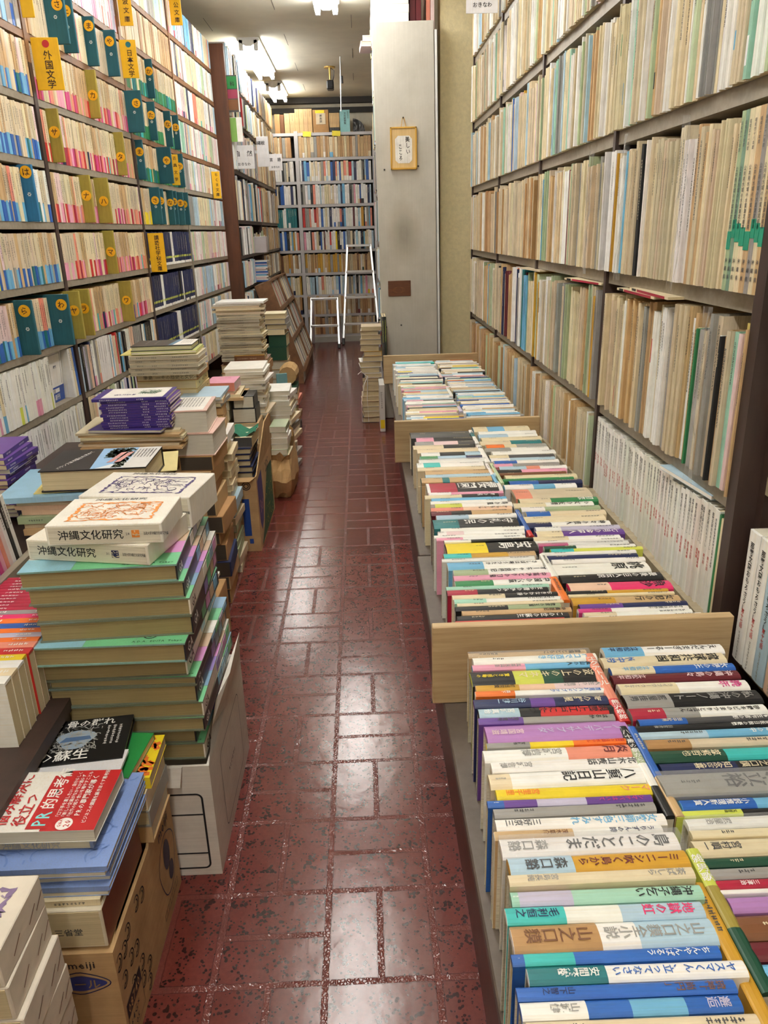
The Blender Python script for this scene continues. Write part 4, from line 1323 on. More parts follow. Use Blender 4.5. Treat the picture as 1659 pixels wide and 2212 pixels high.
# ------------------------------------------------------------------ books standing spine up in the trays
# each row runs from the divider board towards the viewer: (y, thickness, spine zones from foot to head, title, its colour, foot title, its colour, depth)
TRAY_A = [
    (1.0518, 0.0161, 'tan:1', '雷鳴とともに', 'black', '', '', 0.128),
    (1.0328, 0.0219, 'white:1', 'トコで酒好き', 'sky blue', '', '', 0.13),
    (1.0127, 0.0158, 'pink:.42 sky blue:1', '真山の人', 'black', '真喜志興亜', 'grey', 0.13),
    (0.9854, 0.0389, 'black:.33 lime:.55 dark green:.7 black:1', '波の上のキネマ', 'cream', '驚きと感動の', 'yellow', 0.13),
    (0.9568, 0.0149, 'mustard:.33 peach:.6 pale pink:1', '人生の一里塚', 'grey', '町田宗賢', 'black', 0.13),
    (0.9426, 0.0135, 'orange:.3 white:1', '首里城ハンドブック', 'blue', '森下', 'white', 0.13),
    (0.9201, 0.0208, 'navy:.42 purple:.6 navy:1', '海の群星', 'cream', '谷川健一', 'pale blue', 0.13),
    (0.8960, 0.0224, 'pale blue:.3 black:.45 red:.95 black:1', '親雲上江戸にたつ', 'black', '宮城真治', 'white', 0.13),
    (0.8776, 0.0145, 'purple:.33 grey:1', 'はるか', 'black', '宮城賢秀', 'dark grey', 0.13),
    (0.8492, 0.0403, 'violet:1', 'ノーバディサプッダ', 'lilac', '宮国靖滋', 'pale pink', 0.13),
    (0.8237, 0.0109, 'grey:.3 yellow:.6 orange:1', '国際の日曜ホテル', 'red', '宮城悟', 'black', 0.13),
    (0.8056, 0.0253, 'white:.55 salmon:1', '炎月', 'maroon', '宮城信博', 'grey', 0.13),
    (0.7828, 0.0202, 'white:1', '北木山夜話', 'dark grey', '宮城信博', 'grey', 0.13),
    (0.7583, 0.0288, 'cream:.14 white:1', '八重山日記', 'black', '宮城信博', 'grey', 0.13),
    (0.7335, 0.0194, 'yellow:1', 'マーク', 'salmon', '宮里千里', 'orange', 0.13),
    (0.7173, 0.0131, 'blue:.1 purple:.3 lilac:.6 purple:1', 'シマサバはいて', 'magenta', '宮里千里', 'white', 0.13),
    (0.7026, 0.0164, 'grey:1', '', '', '', '', 0.13),
    (0.6845, 0.0197, 'white:1', '女教師三色すみれ', 'sky blue', '三好京三', 'dark grey', 0.13),
    (0.6672, 0.0136, 'tan:.47 white:1', 'うりずんの詩', 'navy', '茂木草介', 'brown', 0.13),
    (0.6453, 0.0302, 'white:1', '島のことだま', 'dark grey', '森口豁', 'grey', 0.135),
    (0.6133, 0.0280, 'pale blue:.36 mustard:1', 'ミーニシ吹く島から', 'maroon', '森口豁', 'dark grey', 0.14),
    (0.5913, 0.0159, 'cream:1', '茶ばしら', 'grey', '宮島長純', 'grey', 0.145),
    (0.5738, 0.0191, 'mint:.04 lilac:.32 mint:1', '沖縄子乞い', 'black', '森口豁', 'white', 0.14),
    (0.5540, 0.0206, 'turquoise:.3 white:.58 pale blue:1', '地獄の虹', 'hot pink', '毛利恒之', 'navy', 0.14),
    (0.5284, 0.0306, 'kraft:.43 white:.62 pale blue:1', '山之口貘全小説', 'grey', '山之口貘', 'brown', 0.14),
    (0.5061, 0.0139, 'blue:.06 turquoise:.3 blue:1', 'ちんやんばるう', 'white', '安富昇', 'white', 0.14),
    (0.4900, 0.0184, 'teal:.36 white:1', 'ヤスマくん、立ってなさい', 'blue', '安間繁樹', 'white', 0.14),
    (0.4735, 0.0146, 'blue:1', '琉神「尚円」', 'brown', '山下智之', 'navy', 0.14),
    (0.4578, 0.0168, 'white:.3 blue:.5 sky blue:.75 blue:1', '邂逅', 'lilac', '山城健', 'grey', 0.14),
    (0.4422, 0.0143, 'cream:1', '', '', '', '', 0.14),
]
TRAY_B = [
    (1.0461, 0.0292, 'sky blue:.33 white:1', 'えんだまぎーるー', 'dark grey', '立松和平', 'navy', 0.13),
    (1.0160, 0.0310, 'cream:1', '琉球共和国', 'black', '竹中労', 'blue', 0.13),
    (0.9902, 0.0208, 'cream:.35 blue:1', '太陽の王', 'white', '立松和平', 'sky blue', 0.13),
    (0.9683, 0.0229, 'maroon:1', '沖縄の島々', 'pale pink', '立松和平', 'pale pink', 0.13),
    (0.9431, 0.0275, 'cream:.45 white:1', '晩年', 'magenta', 'ライフワークとなる', 'grey', 0.13),
    (0.9125, 0.0339, 'grey:.34 black:1', '私の沖縄ノート', 'grey', '照屋佳男', 'dark grey', 0.13),
    (0.8819, 0.0272, 'crimson:.25 grey:.5 white:1', '砂糖キビのまつりと江さん', 'black', '', '', 0.13),
    (0.8598, 0.0142, 'blue:.35 dark grey:1', '不在作者の影', 'white', '田中秋男', 'cream', 0.13),
    (0.8471, 0.0130, 'black:1', '皆既日蝕の憂愁', 'white', '田宮虎彦', 'grey', 0.13),
    (0.8323, 0.0158, 'pale blue:.5 sky blue:1', '海の中', 'white', '', '', 0.13),
    (0.8152, 0.0183, 'kraft:.3 beige:1', '', '', '', '', 0.13),
    (0.7912, 0.0229, 'dark green:.5 turquoise:1', '途中', 'black', '筑紫哲也', 'cream', 0.13),
    (0.7667, 0.0219, 'navy:.5 black:1', 'である山之口貘', 'cream', '知念榮喜', 'cream', 0.13),
    (0.7330, 0.0401, 'grey:1', '大城立裕', 'dark grey', '', '', 0.135),
    (0.7025, 0.0174, 'blue:.45 sky blue:1', '津野創一', 'black', '小説推理新人賞', 'white', 0.13),
    (0.6874, 0.0094, 'lime:.4 black:1', 'アルファ', 'white', '又吉治', 'black', 0.13),
    (0.6728, 0.0183, 'white:1', '', '', '照屋治', 'grey', 0.13),
    (0.6574, 0.0126, 'cream:1', '', '', '', '', 0.13),
    (0.6381, 0.0248, 'cream:1', '', '', '宮村順一', 'dark grey', 0.13),
    (0.6163, 0.0129, 'dark green:1', '', '', '', '', 0.13),
    (0.6022, 0.0153, 'grey:1', '', '', '', '', 0.13),
    (0.5878, 0.0124, 'crimson:1', '', '', '三津治', 'white', 0.13),
    (0.5782, 0.0060, 'white:1', '', '', '', '', 0.13),
    (0.5640, 0.0195, 'violet:.5 purple:1', '書', 'lilac', '', '', 0.13),
    (0.5388, 0.0285, 'brown:1', '', '', '', '', 0.13),
    (0.5128, 0.0211, 'maroon:1', '短編集', 'white', '', '', 0.13),
    (0.4887, 0.0229, 'sky blue:1', '二人', 'navy', '', '', 0.13),
    (0.4679, 0.0167, 'cream:1', '', '', '', '', 0.13),
]
TRAY_C = [
    (2.4413, 0.0776, 'dark grey:1', '', '', '', '', 0.13),
    (2.3778, 0.0493, 'pink:.3 black:1', '', '', '', '', 0.13),
    (2.3323, 0.0417, 'grey:.3 pale pink:.7 dark grey:1', '', '', '', '', 0.13),
    (2.2899, 0.0432, 'cream:.5 black:1', '', '', '', '', 0.13),
    (2.2475, 0.0417, 'cream:1', '', '', '', '', 0.13),
    (2.2064, 0.0404, 'white:.3 black:.7 pale blue:1', '', '', '', '', 0.13),
    (2.1680, 0.0365, 'green:.27 pale blue:.7 navy:1', '', '', '', '', 0.13),
    (2.1345, 0.0304, 'white:1', '', '', '', '', 0.13),
    (2.0960, 0.0466, 'white:.1 turquoise:.35 white:1', '', '', '', '', 0.13),
    (2.0585, 0.0285, 'cream:1', '', '', '', '', 0.13),
    (2.0235, 0.0414, 'tan:1', '', '', '', '', 0.13),
    (1.9894, 0.0268, 'pale blue:1', '', '', '', '', 0.13),
    (1.9565, 0.0390, 'tan:.3 teal:.4 tan:1', '', '', '', '', 0.13),
    (1.8929, 0.0797, 'white:.04 crimson:.4 black:.95 white:1', '櫻園', '', '', '', 0.13),
    (1.8384, 0.0175, 'white:.3 pink:1', '', '', '', '', 0.13),
    (1.8173, 0.0247, 'cream:.5 black:1', '海の民', '', '', '', 0.13),
    (1.7938, 0.0223, 'sky blue:1', '', '', '', '', 0.13),
    (1.7727, 0.0200, 'white:1', '', '', '', '', 0.13),
    (1.7484, 0.0284, 'lime:.35 white:1', '島の風', '', '', '', 0.13),
    (1.7221, 0.0242, 'salmon:.4 peach:1', 'けんもしん', '', '', '', 0.13),
    (1.6983, 0.0270, 'maroon:.25 black:.5 tan:1', '', '', '', '', 0.13),
    (1.6692, 0.0245, 'pale blue:.4 white:1', '', '', '', '', 0.13),
    (1.6294, 0.0549, 'teal:.3 black:1', '守礼の民', '', '', '', 0.13),
    (1.5892, 0.0165, 'white:1', '', '', '', '', 0.13),
    (1.5684, 0.0250, 'white:.1 pale pink:.3 white:1', '', '', '', '', 0.13),
    (1.5481, 0.0158, 'white:1', '', '', '', '', 0.13),
    (1.5324, 0.0155, 'pink:.3 white:1', '', '', '', '', 0.13),
    (1.5184, 0.0125, 'white:.3 black:1', '', '', '', '', 0.13),
    (1.4849, 0.0574, 'yellow:.45 black:1', '宝島', '', '', '', 0.13),
    (1.4422, 0.0254, 'turquoise:.3 mustard:.7 tan:1', '', '', '', '', 0.13),
    (1.4190, 0.0136, 'white:1', '', '', '', '', 0.13),
    (1.3930, 0.0359, 'sky blue:.38 white:1', 'さしばは舞うつたか', '', '', '', 0.13),
    (1.3607, 0.0264, 'sage:.35 white:1', 'オーちゃん説録記', '', '', '', 0.13),
    (1.3358, 0.0234, 'pink:1', '中高ひとりの刀鬼', '', '', '', 0.13),
    (1.3112, 0.0259, 'green:.38 white:1', '中国の六億', '', '', '', 0.13),
    (1.2909, 0.0147, 'mint:1', '', '', '', '', 0.13),
    (1.2732, 0.0205, 'crimson:.3 black:1', 'まら情のひみつ', '', '', '', 0.13),
    (1.2540, 0.0180, 'cream:.5 black:1', 'おきなわの詩', '', '', '', 0.13),
    (1.2367, 0.0166, 'mint:.3 white:1', '', '', '', '', 0.13),
    (1.2221, 0.0125, 'cream:1', '', '', '', '', 0.13),
    (1.2079, 0.0160, 'black:.5 sage:1', '琉球の王国', '', '', '', 0.13),
    (1.1917, 0.0165, 'tan:1', '沖縄遊記', '', '', '', 0.13),
    (1.1727, 0.0215, 'black:1', 'この世の蘇生', '', '', '', 0.13),
    (1.1580, 0.0061, 'red:1', '', '', '', '', 0.13),
    (1.1489, 0.0121, 'sky blue:1', '文化財入門', '', '', '', 0.13),
]
TRAY_D = [
    (2.4912, 0.0645, 'cream:.25 sky blue:.55 cream:1', '', '', '', '', 0.13),
    (2.4376, 0.0359, 'white:1', '', '', '', '', 0.13),
    (2.3991, 0.0412, 'pale blue:.5 white:1', '', '', '', '', 0.13),
    (2.3570, 0.0430, 'cream:1', '', '', '', '', 0.13),
    (2.3132, 0.0445, 'cream:.5 teal:1', '', '', '', '', 0.13),
    (2.2709, 0.0402, 'orange:.3 cream:.5 grey:1', '', '', '', '', 0.13),
    (2.2327, 0.0362, 'grey:.4 white:1', '', '', '', '', 0.13),
    (2.1944, 0.0405, 'white:1', '', '', '', '', 0.13),
    (2.1572, 0.0340, 'cream:.3 dark grey:1', '', '', '', '', 0.13),
    (2.1262, 0.0280, 'white:.3 pale blue:1', '', '', '', '', 0.13),
    (2.0972, 0.0298, 'blue:.35 white:1', '', '', '', '', 0.13),
    (2.0690, 0.0267, 'pink:.3 grey:1', '', '', '', '', 0.13),
    (2.0402, 0.0308, 'pale blue:.4 salmon:.6 white:1', '', '', '', '', 0.13),
    (2.0088, 0.0322, 'black:.35 pink:1', '', '', '', '', 0.13),
    (1.9836, 0.0180, 'brown:1', '', '', '', '', 0.13),
    (1.9571, 0.0351, 'cream:1', '', '', '', '', 0.13),
    (1.9309, 0.0172, 'green:1', '', '', '', '', 0.13),
    (1.9076, 0.0294, 'blue:.4 navy:1', '', '', '', '', 0.13),
    (1.8766, 0.0326, 'white:.4 sky blue:.7 white:1', '', '', '', '', 0.13),
    (1.8197, 0.0733, 'salmon:.22 beige:1', '', '', '', '', 0.13),
    (1.7638, 0.0311, 'cream:.4 green:1', '初恋', '', '', '', 0.13),
    (1.7332, 0.0301, 'cream:.4 white:1', '少女の友情', '', '', '', 0.13),
    (1.7052, 0.0258, 'white:.3 sage:1', '', '', '', '', 0.13),
    (1.6722, 0.0299, 'blue:.3 cream:1', '', '', '', '', 0.13),
    (1.6364, 0.0416, 'cream:1', '', '', '', '', 0.13),
    (1.6010, 0.0293, 'navy:.3 white:1', '神々の旅人', '', '', '', 0.13),
    (1.5736, 0.0254, 'white:.3 lilac:1', '', '', '', '', 0.13),
    (1.5457, 0.0305, 'cream:.3 purple:1', '七月の金曜人', '', '', '', 0.13),
    (1.5164, 0.0253, 'cream:.4 white:1', '', '', '', '', 0.13),
    (1.4948, 0.0178, 'white:1', '', '', '', '', 0.13),
    (1.4840, 0.0203, 'magenta:.33 white:1', '', '', '', '', 0.13),
    (1.4659, 0.0159, 'dark green:.35 white:1', '', '', '', '', 0.13),
    (1.4502, 0.0156, 'turquoise:.25 lime:1', '', '', '', '', 0.13),
    (1.4341, 0.0166, 'white:1', '', '', '', '', 0.13),
    (1.4158, 0.0200, 'navy:1', '', '', '', '', 0.13),
    (1.3967, 0.0183, 'white:1', '', '', '', '', 0.13),
    (1.3607, 0.0489, 'white:1', '桃原', '', '', '', 0.13),
    (1.3174, 0.0331, 'black:1', '最後の巨人伝説', '', '', '', 0.13),
    (1.2783, 0.0388, 'peach:.4 hot pink:1', '魚沙', '', '', '', 0.13),
    (1.2538, 0.0142, 'black:.4 mustard:1', '', '', '', '', 0.13),
    (1.2397, 0.0139, 'cream:1', '', '', '', '', 0.13),
    (1.2236, 0.0321, 'mustard:.4 tan:1', '女犯の行', '', '', '', 0.13),
    (1.1991, 0.0169, 'purple:.4 navy:1', '', '', '', '', 0.13),
    (1.1832, 0.0147, 'magenta:.3 white:1', 'マルスの原から', '', '', '', 0.13),
    (1.1687, 0.0144, 'cream:.3 white:1', '', '', '', '', 0.13),
    (1.1548, 0.0133, 'white:1', '', '', '', '', 0.13),
    (1.1400, 0.0164, 'black:.6 white:1', '小林', '', '', '', 0.13),
]


def two_names(zones):
    big, prev = [], 0.0
    for q in zones.split():
        k, f = q.rsplit(':', 1)
        big.append((float(f) - prev, k))
        prev = float(f)
    return big


def parse_zones(z):
    out, name = [], []
    for q in z.split(' '):
        name.append(q)
        if ':' in q:
            k, f = ' '.join(name).split(':')
            out.append((float(f), k))
            name = []
    return out


def tray_matrix(x0, y, ztop, tilt=0.0, rz=0.0):
    B = Matrix(((0, 0, 1, 0), (-1, 0, 0, 0), (0, -1, 0, 0), (0, 0, 0, 1)))
    return Matrix.Translation((x0, y, ztop)) @ Matrix.Rotation(rz, 4, 'Z') @ Matrix.Rotation(tilt, 4, 'X') @ B


def tray_row(rows, x0, row_name, tray_name, group, zbase=0.3205, hs=(0.186, 0.194), detail=True, xjit=0.012):
    # neighbours may not share paper: trim every book to the gap it really has
    ys = [[r[0] - r[1] / 2, r[0] + r[1] / 2] for r in rows]
    for i in range(1, len(ys)):
        if ys[i][1] > ys[i - 1][0] - 0.0004:
            m = (ys[i][1] + ys[i - 1][0]) / 2
            ys[i - 1][0], ys[i][1] = m + 0.0004, m - 0.0004
    for i, (row, (ya, yb)) in enumerate(zip(rows, ys)):
        _, _, zones, title, tcol, foot, fcol, depth = row
        t = max(0.004, yb - ya - 0.0006)
        zz = parse_zones(zones)
        cols = [(f, jit(CL[k], 0.05)) for f, k in zz]
        h = RND.uniform(*hs)
        texts = []
        dark = lambda f: sum(CL[[k for ff, k in zz if ff >= f][0]][:3]) < 0.7
        obi = zz[0][0] if len(zz) > 1 else 0.0
        hard = t > 0.013
        if title:
            n = len(title)
            s = min(t * 0.66, (0.93 - max(obi, 0.34)) * h / n)
            texts.append((title, 0.955, s, CL[tcol] if tcol else (CL['white'] if dark(0.8) else CL['black']), False))
        elif t > 0.007:
            s = min(t * 0.5, 0.007)
            texts.append((f'#{RND.randint(4, 8)}', 0.94, s, CL['cream'] if dark(0.8) else CL['dark grey'], False))
        if foot:
            top = (obi if obi else 0.3) - 0.03
            s = min(t * 0.55, (top - 0.04) * h / len(foot))
            texts.append((foot, top, s, CL[fcol], obi > 0))
        elif t > 0.008:
            s = min(t * 0.42, 0.006)
            texts.append((f'#{RND.randint(3, 5)}', (obi if obi else 0.28) - 0.03, s, CL['cream'] if dark(0.05) else CL['dark grey'], obi > 0))
        band = None
        zn = cols
        if len(cols) > 1 and 0.2 < obi < 0.5:
            band = (obi, cols[0][1])
            zn = [(f, c) for f, c in cols[1:]]
        names = sorted(((f - (zz[j - 1][0] if j else 0), k) for j, (f, k) in enumerate(zz)), reverse=True)
        cn = names[0][1] if len(names) == 1 or names[1][1] == names[0][1] else f'{names[0][1]} and {names[1][1]}'
        lab = f"{cn} book, {ordinal(i + 1)} from the divider, {row_name} row, {tray_name} tray"
        M = tray_matrix((x0(row[0]) if callable(x0) else x0) + RND.uniform(-xjit, xjit), (ya + yb) / 2, zbase + depth, RND.uniform(-0.012, 0.012), RND.uniform(-0.01, 0.01))
        cased_book('hardcover_book', lab, 'book', M, t, depth, h, zn, texts, pages=RND.choice((PAGE_W, PAGE_C, PAGE_W)), band=band, hard=hard, group=group,
                   bulge=min(0.005, t * 0.2), film=(title in ('島のことだま', '雷鳴とともに', '大城立裕') or (not title and RND.random() < 0.08 and t > 0.012)))


tray_row(TRAY_A, lambda y: 0.119 + 0.055 * (y - 0.48), 'aisle', 'front', 'books in the front tray', xjit=0.007)
tray_row(TRAY_B, lambda y: 0.336 + 0.04 * (y - 0.6), 'shelf side', 'front', 'books in the front tray', xjit=0.008)
tray_row(TRAY_C, 0.150, 'aisle', 'second', 'books in the second tray')
tray_row(TRAY_D, 0.362, 'shelf side', 'second', 'books in the second tray')

trayp = [('white', 7), ('cream', 4), ('pale blue', 2), ('sky blue', 1.5), ('blue', 1.2), ('navy', 0.8), ('black', 0.8), ('grey', 1), ('pink', 0.6), ('turquoise', 0.5), ('orange', 0.4), ('yellow', 0.4), ('red', 0.4), ('tan', 1), ('dark green', 0.3), ('mint', 0.5)]


def random_row(y0, y1):
    rows, y = [], y1
    while y > y0:
        t = RND.uniform(0.011, 0.034)
        y -= t
        a, b_, c = pick(trayp)[0], pick(trayp)[0], RND.uniform(0.25, 0.4)
        z = f'{a}:1' if RND.random() < 0.5 else f'{b_}:{c:.2f} {a}:1'
        rows.append((y + t / 2, t, z, '', '', '', '', 0.13))
    return rows


tray_row(random_row(2.66, 3.93), 0.156, 'aisle', 'third', 'books in the third tray')
tray_row(random_row(2.66, 3.92), 0.366, 'shelf side', 'third', 'books in the third tray')

# books wedged lengthwise in the gap between the two rows
WEDGED = [(0.336, 0.862, 0.176, 0.015, 'red:.3 salmon:1', 'エクアトール', 'white', '熊沢柳郎', 'white', 'red book with white title wedged between the rows of the front tray'),
          (0.3285, 0.684, 0.167, 0.0105, 'black:.3 white:.55 sage:.72 black:1', '八十歳の朝から', 'white', '', '', 'black and white book wedged between the rows of the front tray'),
          (0.3395, 0.683, 0.167, 0.0105, 'tan:.4 blue:1', '', '', '', '', 'blue book with tan foot wedged between the rows of the front tray'),
          (0.333, 0.470, 0.165, 0.0135, 'dark green:.4 olive:.7 lime:1', '雑男歌', 'white', '', '', 'green patterned book wedged between the rows near the mustard spine'),
          (0.3185, 0.440, 0.150, 0.014, 'mustard:1', '', '', '', '', 'plain mustard book wedged between the rows of the front tray'),
          (0.346, 2.30, 0.17, 0.012, 'white:.5 teal:.8 white:1', '', '', '', '', 'teal banded book wedged between the rows at the back of the second tray'),
          (0.346, 2.095, 0.185, 0.016, 'white:1', '三線', 'black', '', '', 'white book with brushed black title wedged in the second tray'),
          (0.339, 1.905, 0.175, 0.009, 'sky blue:.4 white:1', '', '', '', '', 'pale sleeve book wedged after the brushed title in the second tray'),
          (0.353, 1.90, 0.18, 0.009, 'pale green:1', '', '', '', '', 'pale green book wedged in the second tray'),
          (0.351, 1.53, 0.165, 0.010, 'red:.2 blue:1', '', '', '', '', 'blue book with red foot wedged in the second tray'),
          (0.352, 1.322, 0.11, 0.013, 'white:1', '', '', '', '', 'white pocket book wedged in the second tray behind the orange one'),
          (0.347, 1.222, 0.098, 0.016, 'orange:1', '', '', '', '', 'orange pocket book wedged in the second tray'),
          (0.350, 3.45, 0.17, 0.012, 'pale pink:.4 white:1', '', '', '', '', 'pale pink footed book wedged in the third tray'),
          (0.350, 3.05, 0.17, 0.012, 'white:1', '', '', '', '', 'white book wedged in the third tray'),
          (0.352, 2.75, 0.17, 0.013, 'lilac:.5 grey:1', '', '', '', '', 'lilac and grey book wedged in the third tray')]
for x, y, h, t, zones, title, tc, foot, fc, lab in WEDGED:
    zz = [(f, jit(CL[k], 0.05)) for f, k in parse_zones(zones)]
    texts = []
    if title: texts.append((title, 0.95, min(t * 0.9, 0.62 * h / len(title)), CL[tc], False))
    else: texts.append(('#7', 0.9, t * 0.45, CL['dark grey'] if sum(zz[-1][1][:3]) > 0.7 else CL['cream'], False))
    if foot: texts.append((foot, 0.28, min(t * 0.8, 0.26 * h / len(foot)), CL[fc], False))
    B = Matrix(((1, 0, 0, 0), (0, 0, 1, 0), (0, -1, 0, 0), (0, 0, 0, 1)))
    cased_book('hardcover_book', lab, 'book', Matrix.Translation((x, y, 0.4515)) @ B, t, 0.13, h, zz, texts, pages=PAGE_W, hard=False, bulge=t * 0.15, group='books wedged between tray rows')

# ------------------------------------------------------------------ stacks on the paperback side of the aisle
def squiggles(mb, x0, x1, y0, y1, z, col, n, rnd, wid=0.0009, step=0.006):
    """printed line drawing: short wandering strokes"""
    for _ in range(n):
        x, y, a = rnd.uniform(x0, x1), rnd.uniform(y0, y1), rnd.uniform(0, 6.28)
        for k in range(rnd.randint(3, 7)):
            nx, ny = x + step * math.cos(a), y + step * math.sin(a)
            if not (x0 < nx < x1 and y0 < ny < y1):
                break
            w = wid * rnd.uniform(0.5, 1.3)
            px, py = -math.sin(a) * w, math.cos(a) * w
            mb.poly([(x - px, y - py, z), (nx - px, ny - py, z), (nx + px, ny + py, z), (x + px, y + py, z)], col, 'ink')
            x, y = nx, ny
            a += rnd.uniform(-0.9, 0.9)


def ragged_frame(mb, x0, x1, y0, y1, z, col, w, rnd):
    pts = []
    n = 22
    per = [(x0 + (x1 - x0) * k / n, y0) for k in range(n)] + [(x1, y0 + (y1 - y0) * k / n) for k in range(n)] + [(x1 - (x1 - x0) * k / n, y1) for k in range(n)] + [(x0, y1 - (y1 - y0) * k / n) for k in range(n)]
    cx, cy = (x0 + x1) / 2, (y0 + y1) / 2
    ring = []
    for px, py in per:
        jx, jy = rnd.uniform(-1, 1) * w * 0.4, rnd.uniform(-1, 1) * w * 0.4
        d = math.hypot(px - cx, py - cy)
        k = w * rnd.uniform(0.3, 1.3)
        ring.append(((px + jx, py + jy, z), (px + jx - (px - cx) / d * k, py + jy - (py - cy) / d * k, z)))
    for (a, b_), (c, d) in zip(ring, ring[1:] + ring[:1]):
        mb.poly([a, c, d, b_][::-1], col, 'ink')


def pile(name, cat, where, group, items, x, y, z, rz=0.0, jit_=0.006, rot=0.03):
    """items from the bottom up: (w, d, t, colour, spine side, hard, extra)"""
    n = len(items)
    for i, it in enumerate(items):
        w, d, t, c, sp, hard = it[:6]
        kw = it[6] if len(it) > 6 else {}
        lab = kw.pop('label', None) if kw else None
        if lab is None:
            k = n - i
            pos = 'topmost' if k == 1 else 'lowest' if i == 0 else f'{ordinal(k)} from the top'
            lab = f"{c} {cat}, {pos} {where}"
        flat_book(name, lab, cat, T(x + RND.uniform(-jit_, jit_), y + RND.uniform(-jit_, jit_), z, rz + RND.uniform(-rot, rot)), w, d, t - 0.0004, jit(CL[c], 0.06), sp, hard=hard, group=group,
                  pages=kw.pop('pages', RND.choice((PAGE_W, PAGE_C, PAGE_C))), **kw)
        z += t
    return z


def spine_text(text, col, size, face='-y', off=0.06, frac=0.5):
    """horizontal lettering on a spine of a lying book"""
    def f(mb, w, d, t):
        s = min(size, t * 0.78)
        if face == '-y':
            letters(mb, text, (-w / 2 + off, -0.0006, t * frac + s * 0.46), (1, 0, 0), (0, 0, 1), s, col)
        else:
            letters(mb, text, (w / 2 + 0.0006, off, t * frac + s * 0.46), (0, 1, 0), (0, 0, 1), s, col)
    return f


def spine_ticks(col, groups=((0.08, 4), (0.55, 7)), face='-y', size=0.0045):
    def f(mb, w, d, t):
        s = min(size, t * 0.6)
        L = w if face == '-y' else d
        for a, n in groups:
            for k in range(n):
                p = a * L + k * s * 1.15
                if p > L - s: break
                o = (-w / 2 + p, -0.0006, t * 0.5 + s * 0.5) if face == '-y' else (w / 2 + 0.0006, p, t * 0.5 + s * 0.5)
                ticks(mb, o, (1, 0, 0) if face == '-y' else (0, 1, 0), (0, 0, 1), s, 1, col)
    return f


def both(*fs):
    def f(mb, w, d, t):
        for q in fs: q(mb, w, d, t)
    return f


def carton(name, label, x0, x1, y0, y1, h, mat, flaps, decor, cat='cardboard box', bulge=0.0, M=None):
    root = thing(name, label, cat, T(x0, y0, 0) if M is None else M)
    w, d, th = x1 - x0, y1 - y0, 0.005
    mb = MB()
    mb.box(0, w, 0, d, 0, th, mat=mat)
    mb.box(0, w, 0, th, th, h, mat=mat); mb.box(0, w, d - th, d, th, h, mat=mat)
    mb.box(0, th, th, d - th, th, h, mat=mat); mb.box(w - th, w, th, d - th, th, h, mat=mat)
    decor(mb, w, d, h)
    body = mb.build('body', root)
    for pts in flaps(w, d, h):
        fb = MB()
        top = [Vector(p) for p in pts]
        nrm = (top[1] - top[0]).cross(top[2] - top[0]).normalized() * 0.004
        n = len(top)
        fb.mesh([tuple(p) for p in top] + [tuple(p - nrm) for p in top], [tuple(range(n)), tuple(range(2 * n - 1, n - 1, -1))] + [(k, n + k, n + (k + 1) % n, (k + 1) % n) for k in range(n)], CL['white'], mat)
        fb.build('flap', body)
    return root


def rrect(mb, o, u, v, w, h, r, line, col, n=5):
    """rounded outline drawn on a plane"""
    O, U, V = Vector(o), Vector(u), Vector(v)
    def ring(k):
        pts = []
        for cx, cy, a0 in ((w - r, r, -90), (w - r, h - r, 0), (r, h - r, 90), (r, r, 180)):
            for q in range(n + 1):
                a = math.radians(a0 + 90 * q / n)
                pts.append(O + U * (cx + (r - k) * math.cos(a)) + V * (cy + (r - k) * math.sin(a)))
        return pts
    A, B = ring(0), ring(line)
    for k in range(len(A)):
        j = (k + 1) % len(A)
        mb.poly([A[k], A[j], B[j], B[k]], col, 'ink')


def stroke(mb, pts, w, col, nrm):
    """a drawn line of width w along points lying on one plane"""
    P = [Vector(p) for p in pts]
    N = Vector(nrm)
    for a, b_ in zip(P, P[1:]):
        s = (b_ - a).cross(N).normalized() * w / 2
        e = (b_ - a).normalized() * w * 0.3
        mb.poly([a - s - e, a + s - e, b_ + s + e, b_ - s + e], col, 'ink')


INKB = rgb((30, 34, 84))
KB = rgb((38, 28, 34))

